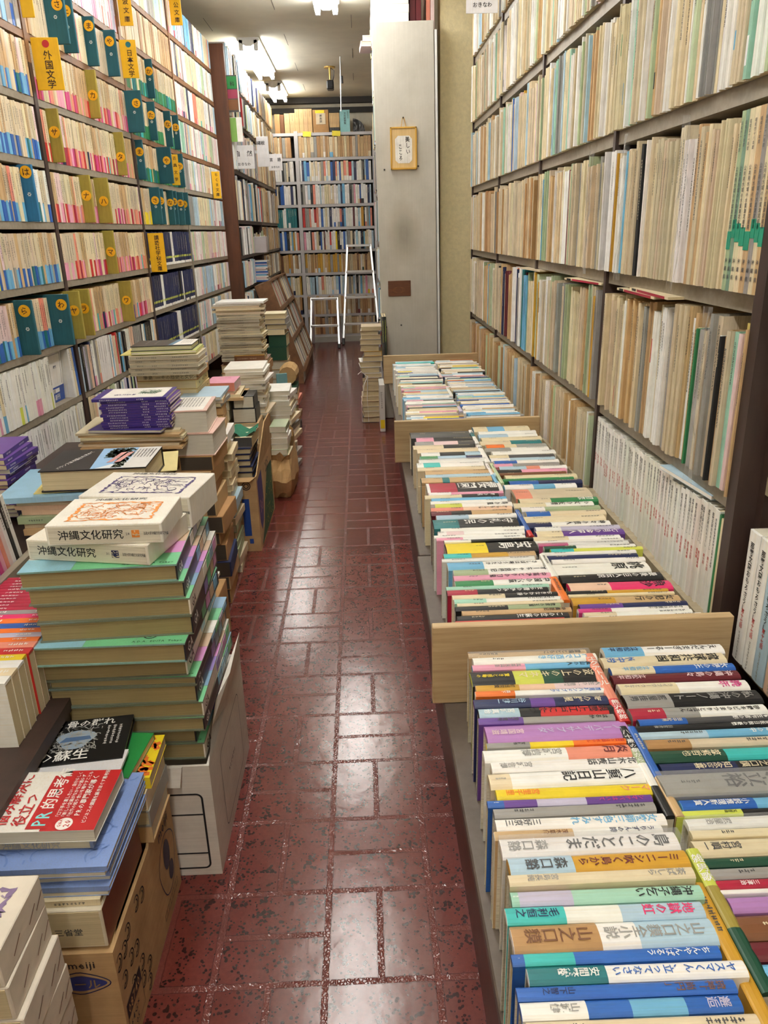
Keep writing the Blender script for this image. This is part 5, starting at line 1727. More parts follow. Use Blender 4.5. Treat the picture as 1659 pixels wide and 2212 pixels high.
# --- snack carton by the frame's lower corner
def snack_decor(mb, w, d, h):
    letters(mb, 'meiji', (w - 0.062, -0.0007, h - 0.010), (1, 0, 0), (0, 0, 1), 0.017, KB)
    cx, cz = w - 0.050, h - 0.052
    blob = lambda rx, rz, m: [(cx + rx * math.cos(a) * (1 + 0.12 * math.cos(2 * a)), -0.0006 - m, cz + rz * math.sin(a) * (1 - 0.25 * abs(math.cos(a)))) for a in [q * math.tau / 30 for q in range(30)]]
    B = blob(0.036, 0.020, 0.0)
    stroke(mb, B + B[:1], 0.0016, INKB, (0, 1, 0))
    mb.poly(blob(0.032, 0.014, 0.0002), rgb((48, 54, 120)), 'ink')
    letters(mb, 'カール', (cx - 0.027, -0.0016, cz + 0.0085), (1, 0, 0), (0, 0, 1), 0.018, rgb((150, 118, 76)))
    curl = lambda ox, oz, s, face: [((ox + s * math.cos(a) * k, -0.0007, oz + s * 1.1 * math.sin(a) * k) if face == 0 else (w + 0.0007, ox + s * math.cos(a) * k, oz + s * 1.1 * math.sin(a) * k)) for a, k in [(2.3 - q * 0.36, 1.0) for q in range(14)] + [(-2.2 + q * 0.5, 0.5) for q in range(8)]]
    stroke(mb, curl(w - 0.036, 0.045, 0.013, 0), 0.0016, KB, (0, 1, 0))
    for yy, zz in ((0.012, 0.165), (0.035, 0.162), (0.02, 0.125), (0.052, 0.128), (0.075, 0.118), (0.045, 0.085), (0.085, 0.078), (0.10, 0.175), (0.125, 0.165), (0.08, 0.05), (0.11, 0.045), (0.10, 0.02), (0.055, 0.172)):
        stroke(mb, curl(yy, zz, 0.0105, 1), 0.0022, KB, (1, 0, 0))
    # stock number block
    S = lambda y, z: (w + 0.0006, y, z)
    mb.poly([S(0.008, 0.062), S(0.072, 0.062), S(0.072, 0.088), S(0.008, 0.088)], KB, 'ink')
    letters(mb, '08740', (w + 0.0012, 0.012, 0.0865), (0, 1, 0), (0, 0, 1), 0.0225, rgb((190, 150, 100)), wide=0.8)
    stroke(mb, [S(0.008, 0.062), S(0.008, 0.018), S(0.072, 0.018), S(0.072, 0.062)], 0.001, KB, (1, 0, 0))
    letters(mb, '64G×', (w + 0.0009, 0.012, 0.056), (0, 1, 0), (0, 0, 1), 0.016, KB)
    letters(mb, '05', (w + 0.0009, 0.03, 0.036), (0, 1, 0), (0, 0, 1), 0.014, KB)
    letters(mb, 'meiji', (w + 0.0009, 0.225, 0.188), (0, 1, 0), (0, 0, 1), 0.028, KB)
    O = [S(0.255 + 0.045 * math.cos(a) * (1 + 0.1 * math.sin(3 * a)), 0.098 + 0.055 * math.sin(a)) for a in [q * math.tau / 28 for q in range(29)]]
    stroke(mb, O, 0.0018, INKB, (1, 0, 0))
    mb.poly([S(0.255 + 0.018 * math.cos(a), 0.115 + 0.028 * math.sin(a)) for a in [q * math.tau / 18 for q in range(18)]], rgb((50, 40, 60)), 'ink')
    mb.poly([S(0.268 + 0.014 * math.cos(a), 0.072 + 0.018 * math.sin(a)) for a in [q * math.tau / 18 for q in range(18)]], rgb((50, 40, 60)), 'ink')
    for k in range(8):
        stroke(mb, [S(0.205 + k * 0.012, 0.022), S(0.205 + k * 0.012, 0.034)], 0.001, KB, (1, 0, 0))
    stroke(mb, [S(0.205, 0.022), S(0.289, 0.022), S(0.289, 0.034), S(0.205, 0.034), S(0.205, 0.022)], 0.0012, KB, (1, 0, 0))


def snack_flaps(w, d, h):
    return [[(0.0, 0.0, h), (w, 0.0, h), (w - 0.01, 0.055, h + 0.0015), (0.0, 0.055, h + 0.0015)],
            [(w, 0.18, h), (w, d, h), (w - 0.008, d - 0.005, h + 0.028), (w - 0.002, 0.2, h + 0.012)]]


carton('cardboard_box', 'brown snack carton printed with curled puffs, on the floor under blue notebooks', -0.502, -0.357, 0.757, 1.068, 0.198, 'cardboard', snack_flaps, snack_decor)

# --- what lies on it
def dict_side(mb, w, d, t):
    letters(mb, '三省堂', (0.008, -0.0008, 0.034), (1, 0, 0), (0, 0, 1), 0.0125, CL['dark grey'])
    mb.box(w / 2 - 0.0002, w / 2 + 0.0006, 0.002, d, 0.001, t - 0.001, rgb((104, 50, 22)), 'printed_cover')


flat_book('dictionary_case', 'thick dictionary slipcase, white back and red brown side, on the snack carton', 'book case', T(-0.437, 0.762, 0.2035), 0.148, 0.165, 0.064, rgb((216, 206, 184)), '-y', art=dict_side, case=True, mat='case_paper', hard=True)
flat_book('booklet', 'thin cream booklet between the dictionary case and the blue notebooks', 'booklet', T(-0.44, 0.768, 0.268, 0.01), 0.15, 0.16, 0.010, CL['cream'], '-y', side=spine_ticks(CL['dark grey'], ((0.3, 5), (0.6, 8))))


def marbled(mb, w, d, t):
    squiggles(mb, -w / 2 + 0.004, w / 2 - 0.004, 0.004, d - 0.004, t + 0.0004, rgb((110, 138, 200)), 70, random.Random(int(t * 1e5) + int(w * 1e4)), 0.0011, 0.007)


z = 0.2785
for i in range(6):
    flat_book('notebook', f"blue marbled notebook, {('lowest', 'second lowest', 'third lowest', 'third', 'second', 'topmost')[i]} of those under the red book", 'notebook',
              T(-0.445 + RND.uniform(-0.003, 0.003), 0.775 + (0.008 if i in (2, 3) else 0.0), z, RND.uniform(-0.02, 0.02)), 0.182, 0.182, 0.0076, rgb((132, 158, 216)), '-y' if i % 2 else '-x', PAGE_W, art=marbled, group='blue marbled notebooks on the snack carton')
    z += 0.0079
flat_book('book_case', 'grey slipcase lying under the red banded book', 'book case', T(-0.472, 0.808, z + 0.0003, -0.03), 0.19, 0.13, 0.0185, rgb((124, 132, 150)), '-y', side=spine_text('沖縄文化研究', rgb((150, 158, 176)), 0.013, off=0.07), case=True)
z += 0.0192


def pr_art(mb, w, d, t):
    zt = t + 0.0005
    red = rgb((176, 30, 34))
    mb.poly([(0.022, 0.0, zt), (w / 2, 0.0, zt), (w / 2, d, zt), (0.022, d, zt)], red, 'printed_cover')
    mb.poly([(-w / 2, 0.0, zt), (-w / 2 + 0.02, 0.0, zt), (-w / 2 + 0.02, d, zt), (-w / 2, d, zt)], red, 'printed_cover')
    R, U = (0, 1, 0), (-1, 0, 0)
    L = lambda s, x, y, sz, c, wd=1.0: letters(mb, s, (x, y, zt + 0.0006), R, U, sz, c, wide=wd)
    L('ビジネスパーソンのための', -w / 2 + 0.026, 0.012, 0.0075, red)
    L('悩み解決に', -0.046, 0.010, 0.0205, red)
    L('役立つ', -0.022, 0.010, 0.0205, red)
    mb.poly([(0.002, 0.004, zt + 0.0003), (0.030, 0.004, zt + 0.0003), (0.030, d - 0.01, zt + 0.0003), (0.002, d - 0.01, zt + 0.0003)], red, 'printed_cover')
    L('PR', 0.003, 0.008, 0.026, rgb((130, 224, 226)), 0.85)
    L('的思考術', 0.005, 0.040, 0.021, CL['white'])
    for k, s in enumerate(('「口下手を直したい・自分らしく', '「新しい企画がなかなか通らず', '「社外の知り合いを増やすことも')):
        L(s, 0.033 + k * 0.0075, 0.022, 0.0062, CL['white'])
    L('PRの専門家が導く', 0.056, 0.026, 0.0098, CL['white'])
    L('ビジネスの課題を解きほぐす思考術', 0.071, 0.012, 0.0066, CL['white'])
    mb.poly([(0.050 + 0.011 * math.cos(q * math.tau / 24), 0.012 + 0.011 * math.sin(q * math.tau / 24), zt + 0.0004) for q in range(24)], CL['white'], 'ink')
    L('Q&A', 0.041, 0.006, 0.006, red); L('20', 0.048, 0.006, 0.011, red)


flat_book('paperback', 'white softcover with a wide red band about solving worries, topmost on the notebooks', 'paperback', T(-0.462, 0.800, z, -0.02), 0.186, 0.118, 0.0185, rgb((236, 234, 228)), '+y', art=pr_art, pages=PAGE_W)
zpr = z
flat_book('envelope', 'white envelope sticking out behind the red banded softcover', 'envelope', T(-0.475, 0.915, 0.338, 0.02), 0.19, 0.075, 0.004, rgb((226, 226, 232)), '-y', pages=PAGE_W, parts=False)


def yellow_art(mb, w, d, t):
    squiggles(mb, -w / 2, w / 2, 0, d, t + 0.0004, CL['orange'], 40, random.Random(3), 0.004, 0.012)


zz = pile('hardcover_book', 'book', 'of the books behind the notebooks', 'books behind the notebooks', [(0.15, 0.105, 0.03, 'tan', '-y', True), (0.152, 0.11, 0.03, 'grey', '+x', True), (0.15, 0.105, 0.032, 'cream', '+x', True)], -0.425, 0.945, 0.2035, 0, 0.002, 0.01)
flat_book('hardcover_book', 'yellow and orange covered book under the green one behind the notebooks', 'book', T(-0.424, 0.915 + 0.04, zz, 0.02), 0.16, 0.105, 0.020, CL['yellow'], '-y', art=yellow_art, hard=False)
flat_book('paperback', 'green softcover between the yellow and black books', 'paperback', T(-0.452, 0.95, zz + 0.0205, -0.10), 0.165, 0.108, 0.0125, rgb((34, 128, 62)), '+y', side=spine_ticks(CL['lime']), pages=PAGE_C)


def black_art(mb, w, d, t):
    zt = t + 0.0005
    mb.poly([(0.028 * math.cos(a) * (1 + 0.2 * math.sin(3 * a)) + 0.004, d * 0.52 + 0.024 * math.sin(a), zt) for a in [q * math.tau / 26 for q in range(26)]], rgb((150, 168, 186)), 'ink')
    mb.poly([(-0.02, d * 0.47, zt + 0.0003), (0.028, d * 0.5, zt + 0.0003), (0.024, d * 0.58, zt + 0.0003), (-0.012, d * 0.58, zt + 0.0003)], rgb((76, 104, 140)), 'ink')
    squiggles(mb, -0.045, 0.04, d * 0.25, d * 0.85, zt + 0.0002, rgb((170, 170, 164)), 130, random.Random(5), 0.0007, 0.003)
    L = lambda s, x, y, sz: letters(mb, s, (x, y, zt + 0.0006), (1, 0, 0), (0, 1, 0), sz, CL['white'])
    L('の', -0.044, d - 0.004, 0.022); L('骨の群れ', -0.018, d - 0.003, 0.019)
    L('「死', -w / 2 + 0.002, 0.034, 0.024); L('の蘇生', -0.046, 0.032, 0.026)
    for k in range(3):
        ticks(mb, (0.048 + k * 0.009, d * 0.78, zt + 0.0004), (1, 0, 0), (0, 1, 0), 0.0055, 9, CL['white'])


flat_book('hardcover_book', 'black book with a grotto photograph and white title, topmost behind the notebooks', 'book', T(-0.468, 0.960, zz + 0.0332, 0.12), 0.168, 0.112, 0.015, rgb((16, 16, 18)), '+y', art=black_art, pages=PAGE_C, hard=True)

# --- white carton with the architecture volumes
def white_decor(mb, w, d, h):
    rrect(mb, (w - 0.135, -0.0007, 0.015), (1, 0, 0), (0, 0, 1), 0.118, 0.165, 0.012, 0.0035, CL['black'])
    for zq in (0.05, 0.135):
        stroke(mb, [(w - 0.135, -0.0008, zq), (w - 0.02, -0.0008, zq)], 0.003, CL['black'], (0, 1, 0))
    rrect(mb, (w + 0.0007, 0.08, 0.03), (0, 1, 0), (0, 0, 1), 0.21, 0.165, 0.018, 0.002, CL['dark grey'])
    for k in range(6):
        ticks(mb, (w + 0.001, 0.14 + k * 0.012, 0.12), (0, 1, 0), (0, 0, 1), 0.011, 1, CL['dark grey'])


def white_flaps(w, d, h):
    return [[(w, 0.0, h), (w, d * 0.5, h + 0.0), (w, d, h), (w + 0.006, d - 0.01, h + 0.062), (w + 0.010, d * 0.55, h + 0.058), (w - 0.002, 0.11, h + 0.056), (w - 0.004, 0.07, h + 0.03)],
            [(w - 0.12, 0.0, h), (w - 0.045, 0.0, h), (w - 0.05, -0.008, h - 0.035), (w - 0.115, -0.008, h - 0.032)]]


carton('cardboard_box', 'white carton with torn flap on the floor under the architecture volumes', -0.500, -0.286, 1.080, 1.440, 0.236, 'white_carton_board', white_flaps, white_decor)

OLIVE = rgb((158, 140, 98))
PASTEL = [rgb(c) for c in ((120, 178, 214), (150, 200, 224), (206, 148, 202), (146, 130, 196), (126, 158, 188), (118, 196, 148), (206, 178, 150), (236, 232, 226), (188, 190, 214))]


def ga_art(seed, first):
    def f(mb, w, d, t):
        r = random.Random(seed)
        zt = t + 0.0003
        rows, cols = 6, 3
        seq = [rgb((112, 190, 140)), rgb((124, 160, 192)), rgb((148, 128, 196)), rgb((212, 146, 204)), rgb((206, 180, 154)), rgb((236, 234, 228))]
        k0 = seed % 3
        for j in range(rows):
            for i in range(cols):
                c = seq[(j + k0) % 6] if i == cols - 1 else r.choice(PASTEL)
                if j == 0 and i < cols: c = seq[0] if i else rgb((140, 190, 210))
                mb.poly([(-w / 2 + w * i / cols + 0.0004, d * j / rows + 0.0004, zt), (-w / 2 + w * (i + 1) / cols - 0.0004, d * j / rows + 0.0004, zt),
                         (-w / 2 + w * (i + 1) / cols - 0.0004, d * (j + 1) / rows - 0.0004, zt), (-w / 2 + w * i / cols + 0.0004, d * (j + 1) / rows - 0.0004, zt)], c, 'printed_cover')
        letters(mb, 'A.D.A. EDITA Tokyo', (w / 2 - 0.085, 0.014, zt + 0.0005), (1, 0, 0), (0, 1, 0), 0.0075, rgb((20, 60, 30)))
        for rr in (0.011, 0.006):
            ring = [(w / 2 - 0.06 + rr * math.cos(q * math.tau / 20), 0.030 + rr * math.sin(q * math.tau / 20), zt + 0.0005) for q in range(21)]
            stroke(mb, ring, 0.0022, CL['black'], (0, 0, 1))
    return f


def ga_side(seed):
    def f(mb, w, d, t):
        r = random.Random(seed)
        c = CL['white'] if seed % 3 else rgb((60, 34, 20))
        s = t * 0.72
        letters(mb, 'GA', (w / 2 + 0.0008, 0.012, t * 0.5 + s * 0.5), (0, 1, 0), (0, 0, 1), s, c)
        for j in range(4):
            y = d * (0.45 + 0.13 * j)
            mb.box(w / 2, w / 2 + 0.0006, y, y + d * 0.11, t * 0.2, t * 0.85, r.choice(PASTEL), 'printed_cover')
    return f


GA = [(-0.414, 0, 0.033), (-0.426, 0, 0.032), (-0.406, 0, 0.027), (-0.405, 0, 0.029), (-0.412, 0, 0.034), (-0.410, 0, 0.016), (-0.423, 0, 0.040), (-0.4155, 0, 0.034), (-0.406, 0, 0.034), (-0.406, 0, 0.031), (-0.412, 0, 0.029), (-0.420, 0, 0.029)]
z = 0.2362
for i, (xc, _, t) in enumerate(GA):
    yy = 1.088 - (0.022 if i == 7 else 0.0) + (0.012 if i in (0, 1) else 0)
    k = len(GA) - i
    flat_book('architecture_volume', f"large architecture volume with pastel grid cover, {'topmost' if k == 1 else ordinal(k) + ' from the top'}, on the white carton", 'book', T(xc, yy, z, (0.045 if i > 7 else 0.0) + RND.uniform(-0.012, 0.012) + (0.03 if i == 6 else 0)),
              0.240, 0.29, t - 0.0005, rgb((112, 118, 100)) if i not in (7, 11) else rgb((122, 158, 150)), '+x', pages=OLIVE, hard=True, spinecol=rgb((28, 26, 32)) if i % 3 else rgb((220, 214, 204)), art=both(ga_art(i, i == 11), ga_side(i)), group='architecture volumes on the white carton')
    z += t
ZGA = z


def okinawa(no, col):
    def f(mb, w, d, t):
        r = random.Random(no)
        ragged_frame(mb, -w * 0.36, w * 0.38, d * 0.14, d * 0.80, t + 0.0005, col, 0.006, r)
        squiggles(mb, -w * 0.33, w * 0.35, d * 0.19, d * 0.76, t + 0.0005, col, 120, r, 0.0006, 0.004)
        letters(mb, '沖縄文化研究', (-w * 0.28, d - 0.004, t + 0.0006), (1, 0, 0), (0, 1, 0), 0.011, CL['dark grey'], wide=1.3)
        letters(mb, '沖縄文化研究', (-w / 2 + 0.018, -0.0008, t * 0.5 + 0.0085), (1, 0, 0), (0, 0, 1), 0.0168, CL['black'])
        letters(mb, str(no), (0.033, -0.0008, t * 0.5 + 0.003), (1, 0, 0), (0, 0, 1), 0.0055, CL['dark grey'])
        mb.box(0.042, 0.054, -0.0009, 0, t * 0.5 - 0.006, t * 0.5 + 0.006, col, 'ink')
        squiggles_z = random.Random(no + 1)
        for _ in range(14):
            a, b_ = squiggles_z.uniform(0.043, 0.053), squiggles_z.uniform(-0.005, 0.005) + t * 0.5
            mb.box(a - 0.001, a + 0.001, -0.0012, 0, b_ - 0.0005, b_ + 0.0005, CL['cream'], 'ink')
        letters(mb, '法政大学沖縄文化研究所編', (0.060, -0.0008, t * 0.5 + 0.003), (1, 0, 0), (0, 0, 1), 0.0058, CL['dark grey'], wide=0.55)
    return f


IV = rgb((232, 226, 212))
flat_book('journal_volume', 'cream journal volume lying crosswise directly on the architecture volumes', 'journal', T(-0.4405, 1.112, ZGA + 0.0003, -0.21), 0.206, 0.145, 0.034, IV, '-y', art=okinawa(31, INKB), hard=False, pages=PAGE_W, case=True)
flat_book('journal_volume', 'white journal volume with orange cover drawing, topmost on the architecture volumes', 'journal', T(-0.405, 1.100, ZGA + 0.0346, -0.02), 0.178, 0.125, 0.033, rgb((238, 235, 226)), '-y', art=okinawa(28, rgb((232, 142, 60))), hard=False, pages=PAGE_W, case=True)
flat_book('journal_volume', 'white journal volume with purple cover drawing behind the orange one', 'journal', T(-0.405, 1.262, ZGA + 0.0003, -0.14), 0.200, 0.140, 0.056, rgb((234, 230, 222)), '-y', art=okinawa(30, rgb((70, 56, 110))), hard=False, pages=PAGE_W, case=True)

# --- journal slipcases in the very corner
z = 0.0
for i, (t, dx, c) in enumerate(((0.05, 0.018, 'white'), (0.045, 0.012, 'white'), (0.048, 0.006, 'cream'), (0.05, 0.008, 'beige'), (0.048, 0.008, 'cream'), (0.05, 0.010, 'cream'), (0.048, 0.003, 'beige'), (0.045, 0.0, 'cream'))):
    def corner_art(mb, w, d, t, i=i):
        if i == 7:
            ragged_frame(mb, -w * 0.36, w * 0.38, d * 0.12, d * 0.84, t + 0.0005, rgb((126, 106, 140)), 0.009, random.Random(2))
            squiggles(mb, -w * 0.33, w * 0.33, d * 0.2, d * 0.76, t + 0.0005, rgb((150, 134, 160)), 30, random.Random(4), 0.0007, 0.005)
        for a in (0.25, 0.62, 0.8):
            stroke(mb, [(w / 2 + 0.0007, d * a, t * 0.3), (w / 2 + 0.0007, d * a + 0.018, t * 0.55)], 0.0018, CL['brown'], (1, 0, 0))
    k = 8 - i
    flat_book('journal_volume', f"{c} boxed journal, {'topmost' if k == 1 else ordinal(k) + ' from the top'} of the corner stack before the snack carton", 'journal', T(-0.478 + dx, 0.600 + RND.uniform(-0.003, 0.003), z, RND.uniform(-0.02, 0.02)),
              0.152, 0.108, t - 0.0006, jit(rgb((222, 212, 196)), 0.04), '-y', art=corner_art, case=True, mat='case_paper', group='boxed journals in the corner stack')
    z += t

# --- pocket books on the low ledge, spine up, foot towards the aisle
B3 = Matrix(((0, 0, -1, 0), (1, 0, 0, 0), (0, -1, 0, 0), (0, 0, 0, 1)))
y, n = 1.335, 0
reds = [('crimson', 0.011)] * 11 + [('grey', 0.014), ('hot pink', 0.014), ('orange', 0.016), ('blue', 0.016), ('orange', 0.014), ('lilac', 0.014), ('orange', 0.013), ('salmon', 0.018), ('red', 0.018), ('yellow', 0.016), ('white', 0.02), ('cream', 0.02), ('white', 0.02)]
for c, t in reds:
    t *= RND.uniform(0.9, 1.3) if c == 'crimson' else 1.1
    y -= t
    n += 1
    k = (0.25, jit(CL['grey'] if c in ('orange', 'grey') else CL[c], 0.1))
    cased_book('pocket_book', f"{c} pocket book, {ordinal(n)} of the spine up row on the low ledge", 'book', Matrix.Translation((-0.530 - RND.uniform(0, 0.004), y + t / 2, 0.4846)) @ B3, t - 0.0006, 0.11, 0.15, [(1.0, jit(CL[c], 0.1))],
               [('#5', 0.86, t * 0.5, CL['white'], False), ('#4', 0.28, t * 0.4, CL['white'], False)], pages=PAGE_C, hard=False, bulge=0.0006, group='pocket books on the low ledge')
MT = T(-0.704, 1.255, 0.4726, math.pi / 2)
s = 0.0
for i in range(14):
    c = ('violet', 'magenta', 'magenta', 'violet', 'magenta', 'magenta', 'violet', 'magenta', 'pink', 'salmon', 'pale pink', 'white', 'black', 'white')[i]
    mb = shelf_book(t=0.0135, d=0.105, h=0.152, col=jit(CL[c], 0.08), mat='printed_cover', ink=CL['white'] if c != 'white' else CL['black'], nink=8)
    tag(mb.build('pocket_book', None, MT @ T(s + 0.007, 0, 0, 0, 0, -0.22)), f"{c} pocket book leaning on the upper ledge, {ordinal(14 - i)} from its far end", 'book', 'leaning pocket books on the upper ledge')
    s += 0.0142

z = 0.4866
z = pile('magazine', 'magazine', 'of the purple pile on the upper ledge', 'purple magazines on the upper ledge', [(0.15, 0.16, 0.0115, 'purple' if i not in (9,) else 'white', '+x', False, dict(side=spine_ticks(CL['white'], ((0.1, 5), (0.6, 6)), '+x'), spinecol=rgb((54, 40, 120)))) for i in range(13)], -0.875, 1.66, z, 0, 0.008, 0.06)
root = thing('softcover_book', 'navy softcover shown face out beside the white spines on the low shelf', 'book', ML @ T(-0.60, -0.012, LROWS[1] + 0.0005))
mb = MB(); mb.box(-0.06, 0.06, 0, 0.02, 0, 0.15, rgb((26, 30, 66)), 'printed_cover', bev=0.0008); letters(mb, 'を読む', (-0.02, -0.0008, 0.11), (1, 0, 0), (0, 0, 1), 0.02, CL['white']); mb.build('cover', root)

# --- stack under the black hardback with the temple photograph
zb = pile('hardcover_book', 'book', 'of the pile under the blue folder', 'books under the blue folder', [(0.205, 0.145, 0.028, 'pale green', '-y', True), (0.20, 0.145, 0.02, 'cream', '-y', False), (0.20, 0.14, 0.03, 'sage', '-y', False, dict(side=spine_text('歴史と', CL['dark green'], 0.014, off=0.03))), (0.205, 0.145, 0.02, 'pale blue', '-y', False), (0.20, 0.14, 0.016, 'pale green', '-y', False)], -0.575, 1.555, 0.3745, 0, 0.004, 0.04)
zb = max(zb, 0.4868)
zb = pile('document_folder', 'folder', 'of the folders under the black hardback', 'folders under the black hardback',
          [(0.21, 0.16, 0.014, 'tan', '-y', False), (0.22, 0.16, 0.012, 'beige', '-y', False), (0.23, 0.16, 0.016, 'sage', '-y', False, dict(side=spine_ticks(CL['dark grey'], ((0.1, 6), (0.5, 9))))), (0.235, 0.165, 0.012, 'peach', '-y', False), (0.245, 0.17, 0.010, 'peach', '-y', False), (0.25, 0.17, 0.012, 'beige', '-y', False)], -0.625, 1.548, zb, 0, 0.006, 0.04)
flat_book('document_folder', 'pale blue folder, uppermost folder under the black hardback', 'folder', T(-0.665, 1.535, zb, 0.06), 0.22, 0.215, 0.012, rgb((150, 192, 220)), '-y', pages=rgb((200, 170, 160)))
flat_book('document_folder', 'yellow folder sheet sticking out below the black hardback', 'folder', T(-0.63, 1.56, zb + 0.0122, 0.12), 0.15, 0.20, 0.002, rgb((222, 206, 130)), '-y', parts=False)
flat_book('document_folder', 'cream folder sheet fanned behind the black hardback', 'folder', T(-0.55, 1.66, zb + 0.0144, 0.2), 0.24, 0.17, 0.002, rgb((226, 212, 150)), '+y', parts=False)
zb += 0.0168


def temple(mb, w, d, t):
    zt = t + 0.0005
    mb.poly([(-0.005, 0.002, zt), (w / 2 - 0.05, 0.002, zt), (w / 2 - 0.05, d, zt), (-0.02, d, zt)], rgb((146, 186, 226)), 'ink')
    mb.poly([(0.004, 0.002, zt + 0.0002), (w / 2 - 0.05, 0.002, zt + 0.0002), (w / 2 - 0.05, 0.05, zt + 0.0002), (0.03, 0.03, zt + 0.0002)], rgb((228, 234, 240)), 'ink')
    squiggles(mb, 0.0, w / 2 - 0.05, d * 0.5, d - 0.002, zt + 0.0003, rgb((40, 56, 34)), 130, random.Random(9), 0.0022, 0.006)
    squiggles(mb, 0.035, w / 2 - 0.05, 0.004, d * 0.5, zt + 0.0003, rgb((56, 66, 44)), 70, random.Random(8), 0.002, 0.006)
    for a, b_ in ((0.018, 0.03), (0.034, 0.046)):
        mb.poly([(a, d * 0.25, zt + 0.0006), (b_, d * 0.3, zt + 0.0006), (b_ + 0.012, d * 0.78, zt + 0.0006), (a + 0.012, d * 0.74, zt + 0.0006)], rgb((206, 150, 146)), 'ink')
    mb.poly([(w / 2 - 0.05, 0.0, zt + 0.0002), (w / 2, 0.0, zt + 0.0002), (w / 2, d, zt + 0.0002), (w / 2 - 0.05, d, zt + 0.0002)], rgb((214, 212, 210)), 'ink')
    for k in range(6):
        ticks(mb, (w / 2 - 0.046 + k * 0.007, d * 0.9, zt + 0.0004), (1, 0, 0), (0, 1, 0), 0.0046, 15, CL['dark grey'])
    letters(mb, 'バランスある国土を求めて', (-w / 2 + 0.03, 0.010, zt + 0.0006), (0.28, 0.96, 0), (-0.96, 0.28, 0), 0.0115, CL['white'])


flat_book('hardcover_book', 'thick black hardback with a temple roof photograph on its cover', 'book', T(-0.575, 1.552, zb, 0.03), 0.222, 0.165, 0.046, rgb((24, 22, 26)), '+y', art=temple, pages=PAGE_C, hard=True)
zx = pile('booklet', 'booklet', 'of the loose pile beside the black hardback', 'loose booklets beside the black hardback', [(0.12, 0.20, 0.16, 'kraft', '-y', True, dict(case=True, mat='case_paper', label='tall brown case at the bottom of the loose pile beside the black hardback')), (0.10, 0.19, 0.012, 'white', '+x', False), (0.10, 0.19, 0.008, 'lime', '+x', False), (0.10, 0.19, 0.010, 'white', '+x', False), (0.10, 0.2, 0.008, 'pale blue', '+x', False), (0.10, 0.2, 0.008, 'cream', '+x', False)], -0.482, 1.80, 0.38 - 0.3799, 0, 0.006, 0.06)
zx = pile('book_case', 'book case', 'of the brown cases beside the black hardback', 'brown book cases beside the black hardback', [(0.12, 0.2, 0.07, 'kraft', '-y', True, dict(case=True, mat='case_paper'))] * 0 + [(0.11, 0.19, 0.07, 'kraft', '-y', True, dict(case=True, mat='case_paper')), (0.11, 0.19, 0.08, 'kraft', '-y', True, dict(case=True, mat='case_paper')), (0.11, 0.19, 0.075, 'tan', '-y', True, dict(case=True, mat='case_paper')), (0.10, 0.18, 0.012, 'white', '+x', False), (0.10, 0.18, 0.014, 'lime', '+x', False), (0.10, 0.18, 0.01, 'white', '+x', False)], -0.492, 1.78, zx, 0, 0.006, 0.05)

# --- purple magazines on old newspapers and cartons
def brown_decor(mb, w, d, h): pass
carton('cardboard_box', 'plain brown box at the bottom below the tied purple magazines', -0.682, -0.590, 2.10, 2.35, 0.515, 'cardboard', lambda w, d, h: [[(0, 0, h), (w, 0, h), (w, 0.1, h + 0.002), (0, 0.1, h + 0.002)]], brown_decor)
zc = 0.518
zc = pile('newspaper', 'newspaper', 'of the papers under the purple magazines', 'old papers under the purple magazines', [(0.29, 0.21, 0.007, ('tan', 'beige', 'tan', 'beige', 'cream', 'tan', 'beige')[i], '-y', False, dict(parts=False)) for i in range(7)], -0.665, 2.12, zc, 0, 0.012, 0.08)
flat_book('magazine', 'purple magazine lying skewed at the bottom of the purple pile', 'magazine', T(-0.675, 2.11, zc, -0.12), 0.21, 0.15, 0.008, rgb((74, 60, 150)), '+y', pages=PAGE_W)
zc += 0.0084
PUR = rgb((58, 42, 128))
zc = pile('magazine', 'magazine', 'of the purple pile on the old papers', 'purple magazines on the old papers', [(0.19, 0.145, 0.0072, 'purple', '-y', False, dict(spinecol=PUR, pages=PAGE_W, side=spine_ticks(CL['white'], ((0.1, 11), (0.6, 4), (0.8, 7)), size=0.0042))) for i in range(11)], -0.64, 2.12, zc, 0, 0.004, 0.03)


def purple_top(mb, w, d, t):
    zt = t + 0.0005
    mb.poly([(-w / 2 + 0.022, 0.012, zt), (w / 2 - 0.012, 0.006, zt), (w / 2 - 0.012, d - 0.006, zt), (-w / 2 + 0.022, d - 0.006, zt)], CL['white'], 'printed_cover')
    letters(mb, 'GUIDE', (-0.055, 0.06, zt + 0.0005), (1, 0, 0), (0, 1, 0), 0.02, PUR)
    squiggles(mb, 0.01, 0.075, 0.05, 0.11, zt + 0.0004, rgb((90, 130, 100)), 40, random.Random(11), 0.0012, 0.006)


flat_book('magazine', 'purple magazine with a white title field, topmost of the tied purple pile', 'magazine', T(-0.652, 2.118, zc, 0.02), 0.205, 0.15, 0.008, PUR, '-y', art=purple_top, pages=PAGE_W, side=spine_ticks(CL['white'], ((0.1, 11), (0.6, 4)), size=0.0042))

